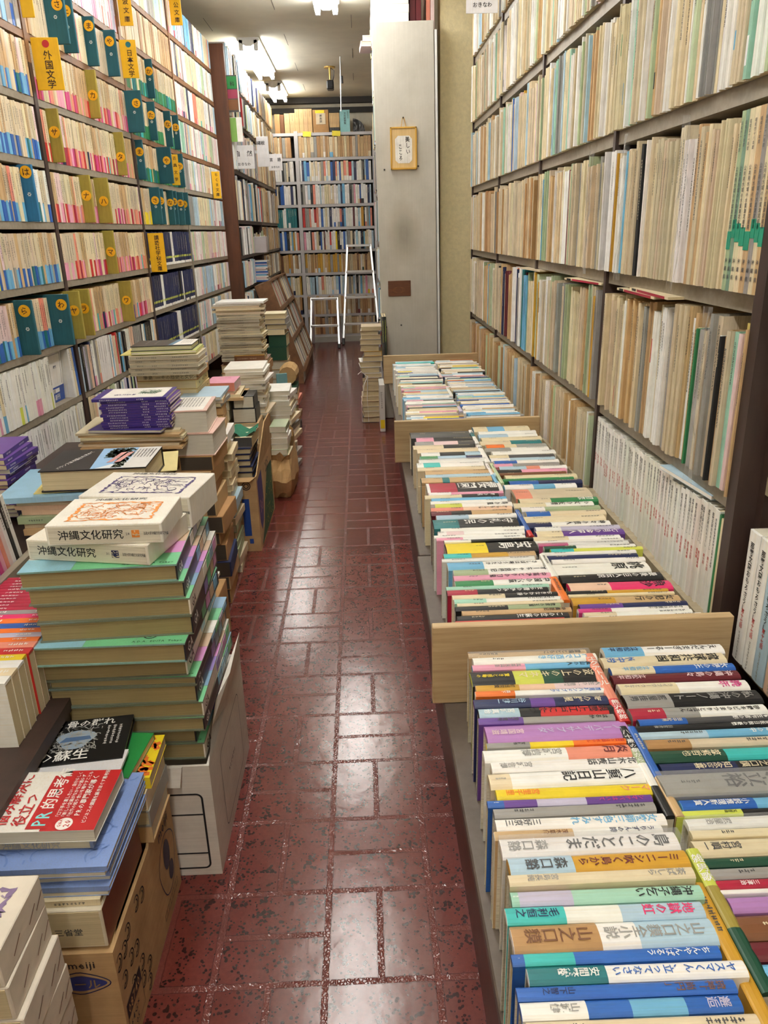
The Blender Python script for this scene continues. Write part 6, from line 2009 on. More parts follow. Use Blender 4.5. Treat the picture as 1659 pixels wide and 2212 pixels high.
# --- column of slipcases with two open thick volumes on top
CASE = dict(case=True, mat='case_paper', pages=rgb((70, 60, 50)))
cases = [(0.105, 0.19, 0.05, 'kraft', '-y', True, dict(CASE)), (0.105, 0.19, 0.045, 'tan', '-y', True, dict(CASE)), (0.11, 0.19, 0.05, 'navy', '-y', True, dict(CASE)), (0.11, 0.19, 0.055, 'kraft', '-y', True, dict(CASE)), (0.10, 0.19, 0.04, 'kraft', '-y', True, dict(CASE)),
         (0.105, 0.19, 0.055, 'kraft', '-y', True, dict(CASE)), (0.11, 0.19, 0.055, 'tan', '-y', True, dict(CASE)), (0.10, 0.19, 0.035, 'kraft', '-y', True, dict(CASE)), (0.105, 0.19, 0.05, 'tan', '-y', True, dict(CASE)), (0.10, 0.19, 0.045, 'kraft', '-y', True, dict(CASE))]
ze = 0.0
for i, it in enumerate(cases):
    k = len(cases) - i
    flat_book('book_case', f"{it[3]} slipcase, {'topmost' if k == 1 else ordinal(k) + ' from the top'} of the column under the thick open volumes", 'book case', T(-0.484 - 0.002 * i + RND.uniform(-0.01, 0.01), 2.155 + RND.uniform(-0.006, 0.006), ze, RND.uniform(-0.06, 0.06)), it[0], it[1], it[2] - 0.0006, jit(CL[it[3]], 0.08),
              '-y', hard=True, group='slipcases in the aisle column', **it[6])
    ze += it[2]
for i in range(2):
    flat_book('bound_volume', f"thick white volume with red edged cover, {('lower', 'upper')[i]} of the pair on the slipcase column", 'book', T(-0.494 - 0.012 * i, 2.16, ze, -0.02 + 0.06 * i), 0.11, 0.20, 0.066, rgb((226, 190, 180)), '-x', pages=rgb((230, 226, 214)), hard=True, spinecol=rgb((206, 170, 160)),
              art=(lambda mb, w, d, t: [mb.poly([(-w / 2 + 0.004, 0.006, t + 0.0004), (w / 2 - 0.012, 0.012, t + 0.0004), (w / 2 - 0.012, d - 0.004, t + 0.0004), (-w / 2 + 0.004, d - 0.004, t + 0.0004)], CL['white'], 'printed_cover')] + [ticks(mb, (-w / 2 + 0.014 + 0.009 * q, d * 0.92, t + 0.0006), (1, 0, 0), (0, 1, 0), 0.005, 26, CL['dark grey']) for q in range(8)]) if i else None)
    ze += 0.0664

# --- stack of the old island history set
items = [(0.20, 0.20, 0.10, 'kraft', '-y', True, dict(case=True, mat='case_paper')) for _ in range(4)] + [(0.20, 0.2, 0.11, 'tan', '-y', True, dict(case=True, mat='case_paper')), (0.20, 0.2, 0.05, 'kraft', '-y', True, dict(case=True, mat='case_paper'))]
zd = pile('book_case', 'book case', 'low in the grey volume stack', 'cases under the grey volume stack', items, -0.635, 2.47, 0.0, 0, 0.004, 0.02)
BOX = dict(case=True, mat='case_paper')
for i, (c, t) in enumerate((('cream', 0.03), ('tan', 0.028), ('cream', 0.028))):
    flat_book('book_case', f"{c} slipcase with small stamped marks, {('third', 'second', 'first')[i]} under the brown island history", 'book case', T(-0.632, 2.47, zd, RND.uniform(-0.02, 0.02)), 0.19, 0.20, t - 0.0005, jit(rgb((206, 178, 128)) if c == 'tan' else rgb((222, 200, 144)), 0.05), '-y',
              side=(lambda mb, w, d, t: [mb.box(w / 2, w / 2 + 0.0006, d * a, d * a + 0.006, t * 0.4, t * 0.55, CL['dark grey'], 'ink') for a in (0.2, 0.5, 0.8)]), **BOX)
    zd += t
flat_book('book_case', 'brown cased island history with dark title', 'book case', T(-0.628, 2.465, zd, 0.01), 0.195, 0.2, 0.0245, rgb((160, 116, 70)), '-y', side=spine_text('南島 ―その歴史と文化―', KB, 0.015, off=0.022), **BOX)
zd += 0.025
zd = pile('journal', 'journal', 'of the grey volumes on the island history', 'grey volumes on the island history', [(0.212, 0.15, 0.0125, 'beige', '-y', False, dict(pages=PAGE_W, spinecol=rgb((168, 160, 140)), side=spine_ticks(CL['dark grey'], ((0.1, 4), (0.32, 3), (0.62, 9)), size=0.0048))) for _ in range(5)], -0.625, 2.42, zd, 0, 0.006, 0.02)
flat_book('document_folder', 'yellow envelope sheet under the dark book on the grey volumes', 'folder', T(-0.64, 2.44, zd, 0.03), 0.235, 0.16, 0.003, rgb((226, 214, 130)), '-y', parts=False)
flat_book('journal', 'lime edged thin journal under the dark topmost book', 'journal', T(-0.62, 2.43, zd + 0.0032, 0.05), 0.20, 0.15, 0.008, rgb((206, 210, 130)), '+x', pages=PAGE_W)


def dark_top(mb, w, d, t):
    zt = t + 0.0005
    mb.poly([(0.035, 0.002, zt), (w / 2, 0.002, zt), (w / 2, d - 0.002, zt), (0.045, d - 0.002, zt)], CL['white'], 'printed_cover')
    mb.poly([(0.02, 0.002, zt), (0.035, 0.002, zt), (0.045, d - 0.002, zt), (0.03, d - 0.002, zt)], rgb((90, 130, 160)), 'printed_cover')
    for k in range(5):
        ticks(mb, (0.052 + 0.007 * k, d * 0.9, zt + 0.0003), (1, 0, 0), (0, 1, 0), 0.0045, 18, CL['grey'])
    for k in range(2):
        ticks(mb, (-0.06 + 0.03 * k, d * 0.8, zt + 0.0003), (1, 0, 0), (0, 1, 0), 0.008, 9, CL['grey'])


flat_book('hardcover_book', 'dark grey book with a white band, topmost of the grey volume stack', 'book', T(-0.628, 2.438, zd + 0.0116, 0.03), 0.19, 0.135, 0.0165, rgb((56, 56, 58)), '+y', art=dark_top, pages=rgb((226, 222, 184)), hard=True)

# --- pale column before the beverage carton
pale_items = []
for i in range(17):
    c = RND.choice(('cream', 'beige', 'tan', 'white', 'sage', 'pale blue', 'cream'))
    pale_items.append((RND.uniform(0.10, 0.125), RND.uniform(0.145, 0.165), RND.uniform(0.022, 0.036), c, '+x', RND.random() < 0.5))
zf = pile('hardcover_book', 'book', 'of the pale column before the beverage carton', 'books in the pale column', pale_items, -0.498, 2.385, 0.0, 0, 0.009, 0.06)
parcel = MB()
for k in range(3):
    parcel.box(-0.055 + 0.004 * k, 0.055, 0.0, 0.15, 0.028 * k, 0.028 * k + 0.0276, CL['kraft'], 'kraft_paper', bev=0.004)
parcel_root = thing('paper_parcel', 'brown paper parcel on the pale column before the beverage carton', 'parcel', T(-0.505, 2.40, zf, 0.1))
parcel.build('wrapping', parcel_root)
st = MB(); st.box(-0.003, 0.0, -0.002, 0.152, -0.0005, 0.0865, CL['cream'], 'old_paper'); st.build('string', parcel_root)
zf += 0.0865
zf = pile('journal', 'journal', 'on the brown parcel', 'thin journals on the brown parcel', [(0.12, 0.16, 0.012, 'grey', '+x', False), (0.12, 0.17, 0.012, 'tan', '+x', False), (0.13, 0.19, 0.01, 'pale blue', '+x', False)], -0.51, 2.39, zf, 0, 0.01, 0.12)

# --- beverage carton with dark series volumes
def bev_decor(mb, w, d, h):
    blue = rgb((22, 62, 140))
    mb.box(w - 0.055, w - 0.03, -0.0008, 0, 0.06, 0.20, blue, 'ink')
    mb.box(w - 0.04, w - 0.026, -0.0008, 0, 0.03, 0.048, blue, 'ink')
    for rr in (0.014, 0.008):
        stroke(mb, [(w - 0.036 + rr * math.cos(q * math.tau / 20), -0.0008, h - 0.03 + rr * math.sin(q * math.tau / 20)) for q in range(21)], 0.0032, KB, (0, 1, 0))
    X = w + 0.0008
    mb.poly([(X, 0.02, h - 0.02), (X, 0.14, h - 0.01), (X, 0.15, h - 0.13), (X, 0.11, 0.08), (X, 0.06, 0.06), (X, 0.03, 0.10)], rgb((64, 54, 110)), 'ink')
    mb.poly([(X, 0.03, 0.01), (X, 0.43, 0.01), (X, 0.44, h - 0.06), (X, 0.30, h - 0.05), (X, 0.18, h - 0.15), (X, 0.12, 0.05)], rgb((28, 84, 58)), 'ink')
    letters(mb, '2525', (X + 0.0006, 0.25, h - 0.008), (0, 1, 0), (0, 0, 1), 0.055, KB, wide=0.8)
    letters(mb, 'Bar', (X + 0.0006, 0.05, h - 0.09), (0, 1, 0), (0, 0, 1), 0.07, rgb((150, 110, 130)), wide=0.8)
    squiggles_r = random.Random(21)
    for _ in range(40):
        y, zq = squiggles_r.uniform(0.16, 0.42), squiggles_r.uniform(0.03, h - 0.1)
        stroke(mb, [(X + 0.0005, y, zq), (X + 0.0005, y + 0.02, zq + squiggles_r.uniform(-0.02, 0.02))], 0.004, rgb((150, 150, 70)), (1, 0, 0))


def bev_flaps(w, d, h):
    return [[(w, 0.03, h), (w, d, h), (w + 0.008, d - 0.02, h + 0.13), (w + 0.012, d * 0.55, h + 0.14), (w + 0.002, 0.09, h + 0.03)], [(0.0, 0.0, h), (w, 0.0, h), (w - 0.02, -0.015, h - 0.012), (0.02, -0.012, h - 0.012)]]


carton('cardboard_box', 'brown beverage carton with a blue bar and purple green side, on the floor', -0.63, -0.392, 2.575, 3.04, 0.278, 'cardboard', bev_flaps, bev_decor)
zk = pile('hardcover_book', 'book', 'of the dark series in the beverage carton', 'dark series in the beverage carton', [(0.15, 0.20, 0.06, 'tan', '-y', True)] + [(0.15, 0.2, 0.055, 'tan', '-y', True)] + [(0.15, 0.20, 0.053, 'grey', '-y', True)] + [(0.15, 0.20, 0.056, 'kraft', '-y', True)] * 1 + [(0.15, 0.20, 0.022, 'navy', '+y', True, dict(pages=PAGE_C)) for _ in range(6)], -0.49, 2.66, 0.0055, 0, 0.004, 0.02)
flat_book('hardcover_book', 'white book with black spine title standing over the dark series', 'book', T(-0.525, 2.665, zk, 0.05), 0.10, 0.16, 0.03, CL['white'], '-y', side=spine_text('沖縄文化', CL['black'], 0.017, off=0.03))
flat_book('hardcover_book', 'cream book beside the white one over the dark series', 'book', T(-0.44, 2.68, zk, -0.04), 0.06, 0.16, 0.036, CL['cream'], '-y', spinecol=CL['dark grey'])
cl = MB()
V = [(-0.05 + 0.1 * i / 6, 0.13 * j / 6, 0.038 + 0.012 * math.sin(i * 1.3 + j) * math.cos(j * 1.1) - 0.0 * i) for j in range(7) for i in range(7)]
cl.mesh(V, [(j * 7 + i, j * 7 + i + 1, j * 7 + 8 + i, j * 7 + 7 + i) for j in range(6) for i in range(6)], rgb((20, 104, 78)), 'old_paper')
tag(cl.build('plastic_bag', None, T(-0.45, 2.69, zk + 0.006), smooth=True), 'green plastic bag crumpled over the dark series in the beverage carton', 'plastic bag')
GB = [('white', 0.04)] * 5
zg = 0.0
zg = pile('book_case', 'book case', 'of the pale boxed column behind the beverage carton', 'pale boxed column', [(0.11, 0.16, 0.062, 'beige', '-y', True, dict(case=True, mat='case_paper')) for _ in range(4)] + [(0.10, 0.15, 0.042, 'cream', '-y', True, dict(case=True, mat='case_paper')) for _ in range(5)], -0.60, 3.05, 0.0, 0, 0.008, 0.06)
zg = pile('notepad', 'notepad', 'of the desk pads on the boxed column', 'pads on the boxed column', [(0.17, 0.2, 0.012, 'tan', '-y', False), (0.16, 0.19, 0.012, 'cream', '-y', False), (0.12, 0.16, 0.014, 'peach', '-y', False), (0.115, 0.15, 0.034, 'pink', '-y', False, dict(spinecol=CL['salmon'], label='thick pink notepad on the boxed column behind the beverage carton', pages=CL['pale pink'],
          art=lambda mb, w, d, t: ticks(mb, (0.0, d * 0.7, t + 0.0005), (0, 1, 0), (-1, 0, 0), 0.014, 2, CL['magenta'])))], -0.575, 3.04, zg, 0, 0.006, 0.08)
zb2 = pile('book_case', 'book case', 'of the black boxes beside the white magazines', 'black boxes beside the white magazines', [(0.10, 0.15, 0.09, 'tan', '-y', True, dict(case=True, mat='case_paper')) for _ in range(4)] + [(0.095, 0.14, 0.06, 'black', '-y', True, dict(case=True)), (0.085, 0.13, 0.05, 'black', '-y', True, dict(case=True))], -0.485, 3.06, 0.0, 0, 0.006, 0.06)
zi = 0.0
carton('cardboard_box', 'brown box under the white magazine stack behind the beverage carton', -0.61, -0.44, 3.25, 3.5, 0.33, 'cardboard', lambda w, d, h: [[(0, 0, h), (w, 0, h), (w, 0.08, h + 0.002), (0, 0.08, h + 0.002)]], brown_decor)
zi = pile('magazine', 'magazine', 'of the white magazine stack behind the beverage carton', 'white magazine stack', [(0.165, 0.22, 0.0125, RND.choice(('white', 'white', 'cream', 'beige')), '+x', False, dict(pages=PAGE_W)) for _ in range(17)], -0.51, 3.26, 0.3335, 0, 0.010, 0.07)
zl = pile('magazine', 'magazine', 'of the slipping white pile by the paper bag', 'slipping white pile by the paper bag', [(0.13, 0.2, 0.022, RND.choice(('white', 'cream', 'white', 'grey')), '+x', False, dict(pages=PAGE_W)) for _ in range(18)], -0.415, 3.52, 0.0, 0, 0.014, 0.16)

# crumpled kraft paper bag slumped round the next pile
bag = MB()
prof = [(0.0, 0.85, 0.0), (0.03, 1.05, 0.0), (0.08, 1.2, 0.01), (0.13, 1.08, 0.02), (0.17, 0.95, 0.0), (0.20, 1.04, 0.03)]
NB = 22
V = []
for zz_, k, j_ in prof:
    for q in range(NB):
        a = q * math.tau / NB
        r = k * (0.105 / max(abs(math.cos(a)), abs(math.sin(a))) ** 0.75) * (1 + RND.uniform(-0.07, 0.07))
        V.append((0.50 * r * math.cos(a), 1.35 * r * math.sin(a), zz_ + RND.uniform(-0.012, 0.012) * (zz_ > 0) + (0.05 * max(0, math.sin(a)) if zz_ > 0.16 else 0)))
F = [(r * NB + q, r * NB + (q + 1) % NB, (r + 1) * NB + (q + 1) % NB, (r + 1) * NB + q) for r in range(len(prof) - 1) for q in range(NB)] + [tuple(range(NB - 1, -1, -1))]
bag.mesh(V, F, CL['kraft'], 'kraft_paper')
tag(bag.build('paper_bag', None, T(-0.374, 3.285, 0.0006, 0.0)), 'crumpled brown paper bag slumped on the floor behind the beverage carton', 'paper bag')
zw = pile('booklet', 'booklet', 'of the booklets in the slumped paper bag', 'booklets in the slumped paper bag', [(0.07, 0.15, 0.025, RND.choice(('white', 'cream', 'dark grey', 'sage')), '+x', False, dict(pages=PAGE_W)) for _ in range(12)], -0.374, 3.21, 0.004, 0, 0.004, 0.05)

# --- the tall stack before the slanted rack
tall = [(0.21, 0.20, 0.05, 'tan', '+x', True), (0.21, 0.2, 0.05, 'beige', '+x', True), (0.21, 0.2, 0.05, 'sage', '+x', True), (0.21, 0.2, 0.048, 'tan', '+x', True), (0.215, 0.2, 0.05, 'cream', '+x', True), (0.22, 0.21, 0.045, 'kraft', '+x', True), (0.225, 0.21, 0.045, 'tan', '+x', True), (0.23, 0.21, 0.045, 'kraft', '+x', True),
        (0.235, 0.21, 0.04, 'kraft', '+x', True), (0.235, 0.21, 0.04, 'kraft', '+x', True), (0.22, 0.21, 0.02, 'brown', '-y', True)]
zt_ = pile('hardcover_book', 'book', 'of the broad brown stack before the slanted rack', 'broad brown stack', tall, -0.60, 3.90, 0.0, 0, 0.006, 0.03)
mags = [(0.21, 0.18, 0.012, RND.choice(('beige', 'cream', 'white', 'cream')), '-y', False, dict(spinecol=rgb((176, 168, 148)), pages=PAGE_C, side=spine_ticks(CL['dark grey'], ((0.08, 5), (0.5, 6)), size=0.004))) for _ in range(19)]
zt_ = pile('journal', 'journal', 'of the grey journals on the broad brown stack', 'grey journals on the broad brown stack', mags, -0.605, 3.885, zt_, 0, 0.010, 0.04)
zt_ = pile('journal', 'journal', 'of the crooked cream journals above the grey ones', 'crooked cream journals', [(0.235, 0.18, 0.010, RND.choice(('cream', 'white', 'beige')), '-y', False, dict(pages=PAGE_W)) for _ in range(6)], -0.605, 3.88, zt_, 0.03, 0.014, 0.06)
flat_book('magazine', 'bundle of yellow and dark magazines jutting from the tall journal stack', 'magazine', T(-0.565, 3.862, 0.4835, 0.06), 0.15, 0.02, 0.03, CL['mustard'], '-y', spinecol=CL['brown'], side=spine_ticks(CL['cream'], ((0.1, 8), (0.5, 5)), size=0.006))
side_items = [(0.13, 0.2, 0.04, 'dark grey', '+x', True), (0.13, 0.2, 0.03, 'grey', '+x', True), (0.125, 0.2, 0.035, 'kraft', '+x', True), (0.13, 0.2, 0.03, 'tan', '+x', True), (0.12, 0.2, 0.035, 'sage', '+x', True), (0.13, 0.2, 0.03, 'salmon', '+x', True), (0.13, 0.21, 0.035, 'tan', '+x', True), (0.12, 0.2, 0.035, 'dark green', '+x', True)]
zs = pile('hardcover_book', 'book', 'of the mixed pile before the rack', 'mixed pile before the rack', side_items, -0.445, 4.28, 0.0, 0, 0.010, 0.08)
bw = MB()
for k in range(10):
    a0 = k * math.tau / 10
bw.tube([(0, 0.0, 0.055), (0.0, 0.10, 0.058), (0.0, 0.2, 0.055)], [0.05, 0.056, 0.05], CL['kraft'], 'kraft_paper', n=12)
tag(bw.build('paper_roll', None, T(-0.43, 4.33, zs)), 'roll in brown wrapping paper on the mixed pile before the slanted rack', 'paper roll')
pb = MB(); pb.box(-0.03, 0.03, 0, 0.012, 0, 0.13, rgb((120, 170, 176)), 'printed_cover', bev=0.001)
tag(pb.build('hardcover_book', None, T(-0.455, 4.262, zs - 0.05, 0.3)), 'turquoise book standing against the mixed pile before the rack', 'book')
zg2 = pile('hardcover_book', 'book', 'of the narrow pile behind the broad stack', 'far narrow pile', [(0.12, 0.18, 0.055, 'tan', '+x', True) for _ in range(7)] + [(0.11, 0.16, 0.075, 'dark green', '-y', True), (0.10, 0.16, 0.07, 'dark green', '-y', True), (0.10, 0.16, 0.03, 'cream', '-y', True), (0.12, 0.18, 0.03, 'grey', '+x', True), (0.12, 0.18, 0.03, 'grey', '+x', True), (0.12, 0.17, 0.03, 'cream', '+x', True)], -0.50, 4.52, 0.0, 0, 0.008, 0.05)
lp = MB(); lp.box(-0.60, -0.455, 4.85, 5.36, 0.0, 0.16, mat='brown_wood', bev=0.004)
tag(lp.build('wooden_plinth'), 'low brown wooden plinth on the floor before the slanted rack', 'plinth')

# ------------------------------------------------------------------ slanted magazine rack behind the stacks
TILT = -0.31
MS = T(-0.458, 5.86, 0.085, math.pi / 2) @ Matrix.Rotation(TILT, 4, 'X')
root = thing('magazine_rack', 'slanted brown magazine rack with three tiers beside the aisle', 'magazine rack', T(0, 0, 0))
W2, H2 = 1.22, 0.70
for x in (0.0, W2 / 2, W2):
    mb = MB(); mb.box(x - 0.011, x + 0.011, -0.012, 0.11, 0.0, H2, mat='shelf_brown', M=MS, bev=0.002); mb.build('side_board', root)
for k, zq in enumerate((0.0, 0.235, 0.47, 0.69)):
    for j in range(2):
        x0 = 0.011 + j * W2 / 2
        mb = MB(); mb.box(x0, x0 + W2 / 2 - 0.022, -0.01, 0.11, zq, zq + 0.012, mat='shelf_brown', M=MS)
        if k < 3: mb.box(x0, x0 + W2 / 2 - 0.022, -0.014, -0.004, zq, zq + 0.032, mat='shelf_brown', M=MS)
        mb.build('rack_shelf', root)
mb = MB(); mb.box(0, W2, 0.11, 0.116, 0, H2, mat='dark_post', M=MS); mb.build('back_panel', root)
mb = MB()
E1 = [(-0.458, 5.86, 0.0), (-0.458, 5.86, 0.09), (-0.672, 5.86, 0.755), (-0.705, 5.86, 0.748), (-0.505, 5.86, 0.0)]
mb.mesh(E1 + [(x, y - 0.014, z) for x, y, z in E1], [(0, 1, 2, 3, 4), (9, 8, 7, 6, 5)] + [(k, 5 + k, 5 + (k + 1) % 5, (k + 1) % 5) for k in range(5)], CL['brown'], 'shelf_brown')
mb.build('end_board', root)
mb = MB(); mb.box(-0.475, -0.458, 5.86, 5.86 + W2, 0.0, 0.085, mat='shelf_brown'); mb.build('plinth', root)
card = MB(); card.box(-0.4565, -0.454, 5.85, 6.03, 0.01, 0.115, rgb((190, 180, 168)), 'old_paper'); card.build('price_card', root)
rack = Shelf()
for k in range(3):
    for j in range(2):
        x0 = 0.014 + j * W2 / 2
        lab = lambda kk, bn, n, k=k, j=j: f"{kk} magazine, {ordinal(n)} in the {('lowest', 'middle', 'top')[k]} tier, {('first', 'second')[j]} half of the slanted rack"
        fill(rack, MS, x0, x0 + W2 / 2 - 0.03, 0.0125 + 0.235 * k, (0.185, 0.212), (0.008, 0.018), [('grey', 5), ('white', 4), ('beige', 3), ('dark grey', 2), ('pale blue', 1.5), ('cream', 2), ('salmon', 0.5), ('navy', 0.5), ('red', 0.4)], lab, depth=0.10, mat='printed_cover', inkp=0.3, jut=-0.006, lean=0.01)
rack.finish('magazine', 'magazine', 'magazines in the slanted rack', 200, 'distant_magazines', 'remaining magazines in the slanted rack')

# ------------------------------------------------------------------ ladders
AL = CL['white']


def ladder(name, label, feet, top, steps, y0, y1, hook=False):
    root = thing(name, label, 'ladder', T(0, 0, 0))
    (lx, rx), (ltx, rtx, zt) = feet, top
    P = lambda s, k: Vector(((lx if s < 0 else rx) * (1 - k) + (ltx if s < 0 else rtx) * k, y0 * (1 - k) + y1 * k, 0.02 + (zt - 0.02) * k))
    for s in (-1, 1):
        mb = MB(); mb.bar(P(s, 0.0), P(s, 1.0), 0.022, 0.030, AL, 'aluminium', up=(0, -1, 0)); rail = mb.build('rail', root)
        a, b_ = P(s, 0.0), P(s, 0.05)
        mb = MB(); mb.bar(a - Vector((0, 0, 0.018)), b_, 0.028, 0.036, CL['black'], 'black_plastic', up=(0, -1, 0)); mb.build('foot', rail)
    for zq in steps:
        k = (zq - 0.02) / (zt - 0.02)
        a, b_ = P(-1, k), P(1, k)
        mb = MB(); mb.box(a.x, b_.x, a.y - 0.028, a.y + 0.028, zq - 0.011, zq + 0.011, AL, 'aluminium', bev=0.003)
        mb.build('step', root)
    return root


ladder('step_ladder', 'tall aluminium ladder leaning on the white end bookcase', (-0.196, 0.176), (-0.119, 0.110, 0.955), (0.20, 0.455, 0.70, 0.945), 7.90, 8.10)
st_root = ladder('step_stool', 'short aluminium step ladder standing before the end bookcase', (-0.512, -0.232), (-0.488, -0.235, 0.475), (0.215, 0.465), 7.66, 7.80)
for s, (a, b_) in enumerate((((-0.478, 7.86, 0.46), (-0.50, 8.02, 0.01)), ((-0.244, 7.86, 0.46), (-0.215, 8.02, 0.01)))):
    mb = MB(); mb.bar(a, b_, 0.018, 0.022, AL, 'aluminium', up=(0, -1, 0)); mb.build('rear_rail', st_root)

# ------------------------------------------------------------------ around the white panel
PY = 4.5945
root = thing('calligraphy_frame', 'small wooden frame with brushed calligraphy hanging on the white panel', 'picture', T(0.2595, PY - 0.012, 1.495))
mb = MB(); mb.box(-0.066, 0.066, 0.0, 0.010, -0.098, 0.098, mat='pale_wood'); mb.build('backing', root)
mb = MB()
GOLD = rgb((206, 158, 56))
for a in ((-0.072, -0.064, -0.105, 0.105), (0.064, 0.072, -0.105, 0.105), (-0.072, 0.072, 0.097, 0.105), (-0.072, 0.072, -0.105, -0.097)):
    mb.box(a[0], a[1], -0.004, 0.011, a[2], a[3], GOLD, 'painted', bev=0.001)
mb.build('frame', root)
mb = MB()
c = 0.016
mb.poly([(-0.046 + c, -0.0006, -0.074), (0.046 - c, -0.0006, -0.074), (0.046, -0.0006, -0.074 + c), (0.046, -0.0006, 0.062 - c), (0.046 - c, -0.0006, 0.062), (-0.046 + c, -0.0006, 0.062), (-0.046, -0.0006, 0.062 - c), (-0.046, -0.0006, -0.074 + c)], CL['white'], 'old_paper')
letters(mb, '美しい', (0.008, -0.0014, 0.058), (1, 0, 0.05), (-0.05, 0, 1), 0.030, CL['black'], vertical=True, wide=0.8)
letters(mb, 'こころ', (-0.030, -0.0014, 0.022), (1, 0, 0.05), (-0.05, 0, 1), 0.028, CL['black'], vertical=True, wide=0.75)
mb.build('calligraphy_sheet', root)
mb = MB(); mb.tube([(-0.012, 0.002, 0.104), (-0.004, 0.0, 0.150), (0.004, 0.0, 0.150), (0.014, 0.002, 0.104)], 0.0016, GOLD, 'painted', n=6); cord = mb.build('hanging_cord', root)
mb = MB(); mb.tube([(0.0, 0.011, 0.150), (0.0, -0.003, 0.150)], 0.004, CL['dark grey'], 'black_plastic', n=8); mb.build('hook', cord)
mb = MB()
mb.box(-0.065, 0.065, 0, 0.006, -0.043, 0.043, mat='board_plaque', bev=0.0015)
for q in range(3):
    stroke(mb, [((0.022 + 0.006 * q) * math.cos(a) - 0.004, -0.0005, -0.008 + 0.016 * math.sin(a)) for a in [w * math.tau / 16 for w in range(17)]], 0.0012, rgb((132, 86, 44)), (0, 1, 0))
tag(mb.build('wooden_plaque', None, T(0.223, PY - 0.0065, 0.763)), 'small carved brown wooden plaque fixed low on the white panel', 'plaque')

for i in range(5):
    mb = MB(); mb.box(0.0, 0.192, 0, 0.26, 0, 0.0395, jit(CL['white'], 0.03), 'painted', bev=0.002)
    tag(mb.build('flat_box', None, T(0.106 + 0.002 * (i % 2), 4.605, 2.0945 + 0.04 * i)), f"flat white box, {('lowest', 'second from below', 'middle', 'fourth from below', 'topmost')[i]} of the pile on top of the white panel", 'box', 'flat white boxes on top of the panel')
for i, (x, c, t) in enumerate(((0.305, 'maroon', 0.03), (0.337, 'maroon', 0.028), (0.392, 'salmon', 0.022), (0.416, 'pale pink', 0.02))):
    o = shelf_book(t=t, d=0.2, h=0.19 - 0.006 * i, col=jit(CL[c]), mat='printed_cover').build('large_book', None, T(x + t / 2, 4.63 + 0.02 * (i > 1), 2.0665))
    tag(o, f"{c} book, {NTH[i + 1]} beside the white boxes on top of the panel", 'book')
for i, (z, c) in enumerate(((2.0605, 'pale pink'), (2.088, 'white'))):
    flat_book('aisle_book', f"{c} book lying {('lower', 'upper')[i]} on top of the narrow bookcase behind the panel", 'book', T(0.115 + 0.01 * i, 4.98, z, 0.05 - 0.1 * i), 0.13, 0.19, 0.0265, CL[c], '-x', hard=True)
# face out and boxed things in the dark bookcase
root = thing('large_book', 'book with green head and flower photographs shown face out by the brown end board', 'book', T(-0.792, 5.436, 1.806))
mb = MB(); mb.box(0, 0.072, 0, 0.012, 0, 0.205, CL['dark grey'], 'printed_cover'); mb.box(0.064, 0.072, -0.0006, 0, 0, 0.205, CL['white'], 'printed_cover')
mb.box(0.002, 0.062, -0.0006, 0, 0.13, 0.198, rgb((36, 130, 66)), 'printed_cover'); mb.box(0.002, 0.062, -0.0006, 0, 0.075, 0.125, rgb((150, 50, 80)), 'printed_cover'); mb.box(0.002, 0.062, -0.0006, 0, 0.01, 0.07, rgb((120, 76, 40)), 'printed_cover')
letters(mb, '科', (0.02, -0.001, 0.17), (1, 0, 0), (0, 0, 1), 0.028, CL['black']); mb.build('cover', root)
root = thing('large_book', 'white and green book shown face out above the nature sign', 'book', T(-0.792, 5.436, 1.635))
mb = MB(); mb.box(0, 0.075, 0, 0.012, 0, 0.14, CL['white'], 'printed_cover'); mb.box(0.002, 0.04, -0.0006, 0, 0, 0.138, rgb((128, 172, 84)), 'printed_cover'); mb.build('cover', root)
root = thing('document_box', 'open white document box stuffed with papers in the dark bookcase', 'box', T(-0.800, 6.15, 0.9455))
mb = MB(); mb.box(0, 0.10, 0, 0.10, 0, 0.115, rgb((206, 198, 200)), 'painted', bev=0.002); mb.build('box', root)
for i in range(6):
    mb = MB(); mb.box(0.012 + 0.014 * i, 0.014 + 0.014 * i, 0.01, 0.09, 0.10, 0.125 + RND.uniform(0, 0.03), jit(CL[('white', 'cream', 'tan', 'white', 'pale green', 'cream')[i]]), 'old_paper'); mb.build('paper_sheet', root)
z = 0.7356
for i in range(14):
    c = ('blue', 'white', 'pale pink', 'white', 'sky blue', 'lilac')[i % 6]
    flat_book('flyer', f"{c} flyer, {ordinal(14 - i)} from the top of the bundle in the dark bookcase", 'flyer', T(-0.755 + RND.uniform(-0.012, 0.006), 6.14 + RND.uniform(-0.006, 0.006), z, RND.uniform(-0.1, 0.1)), 0.10, 0.14, 0.0105, jit(CL[c]), '-y', parts=False, pages=PAGE_W, group='flyers bundled in the dark bookcase')
    z += 0.011
# tied bundles of old magazines on the floor
z = 0.0006
for i in range(19):
    c = RND.choice(('cream', 'beige', 'white', 'grey', 'beige', 'dark grey'))
    t = RND.uniform(0.022, 0.036)
    if i == 13: c = 'mustard'
    k = 19 - i
    flat_book('tied_book', f"{c} book, {'topmost' if k == 1 else ordinal(k) + ' from the top'} of the string tied stack before the white panel", 'book', T(0.050 + RND.uniform(-0.012, 0.012), 4.50 + RND.uniform(-0.01, 0.01), z, RND.uniform(-0.08, 0.08)), RND.uniform(0.10, 0.125), 0.16, t - 0.0005, jit(CL[c]), '+x', hard=t > 0.026,
              pages=PAGE_C, group='string tied stack before the white panel')
    z += t
mb = MB()
for zz0, zz1 in ((0.0, 0.29),):
    mb.tube([(0.02, 4.478, 0.01), (0.015, 4.474, 0.15), (0.022, 4.478, 0.285)], 0.0022, CL['white'], 'lamp_white', n=6)
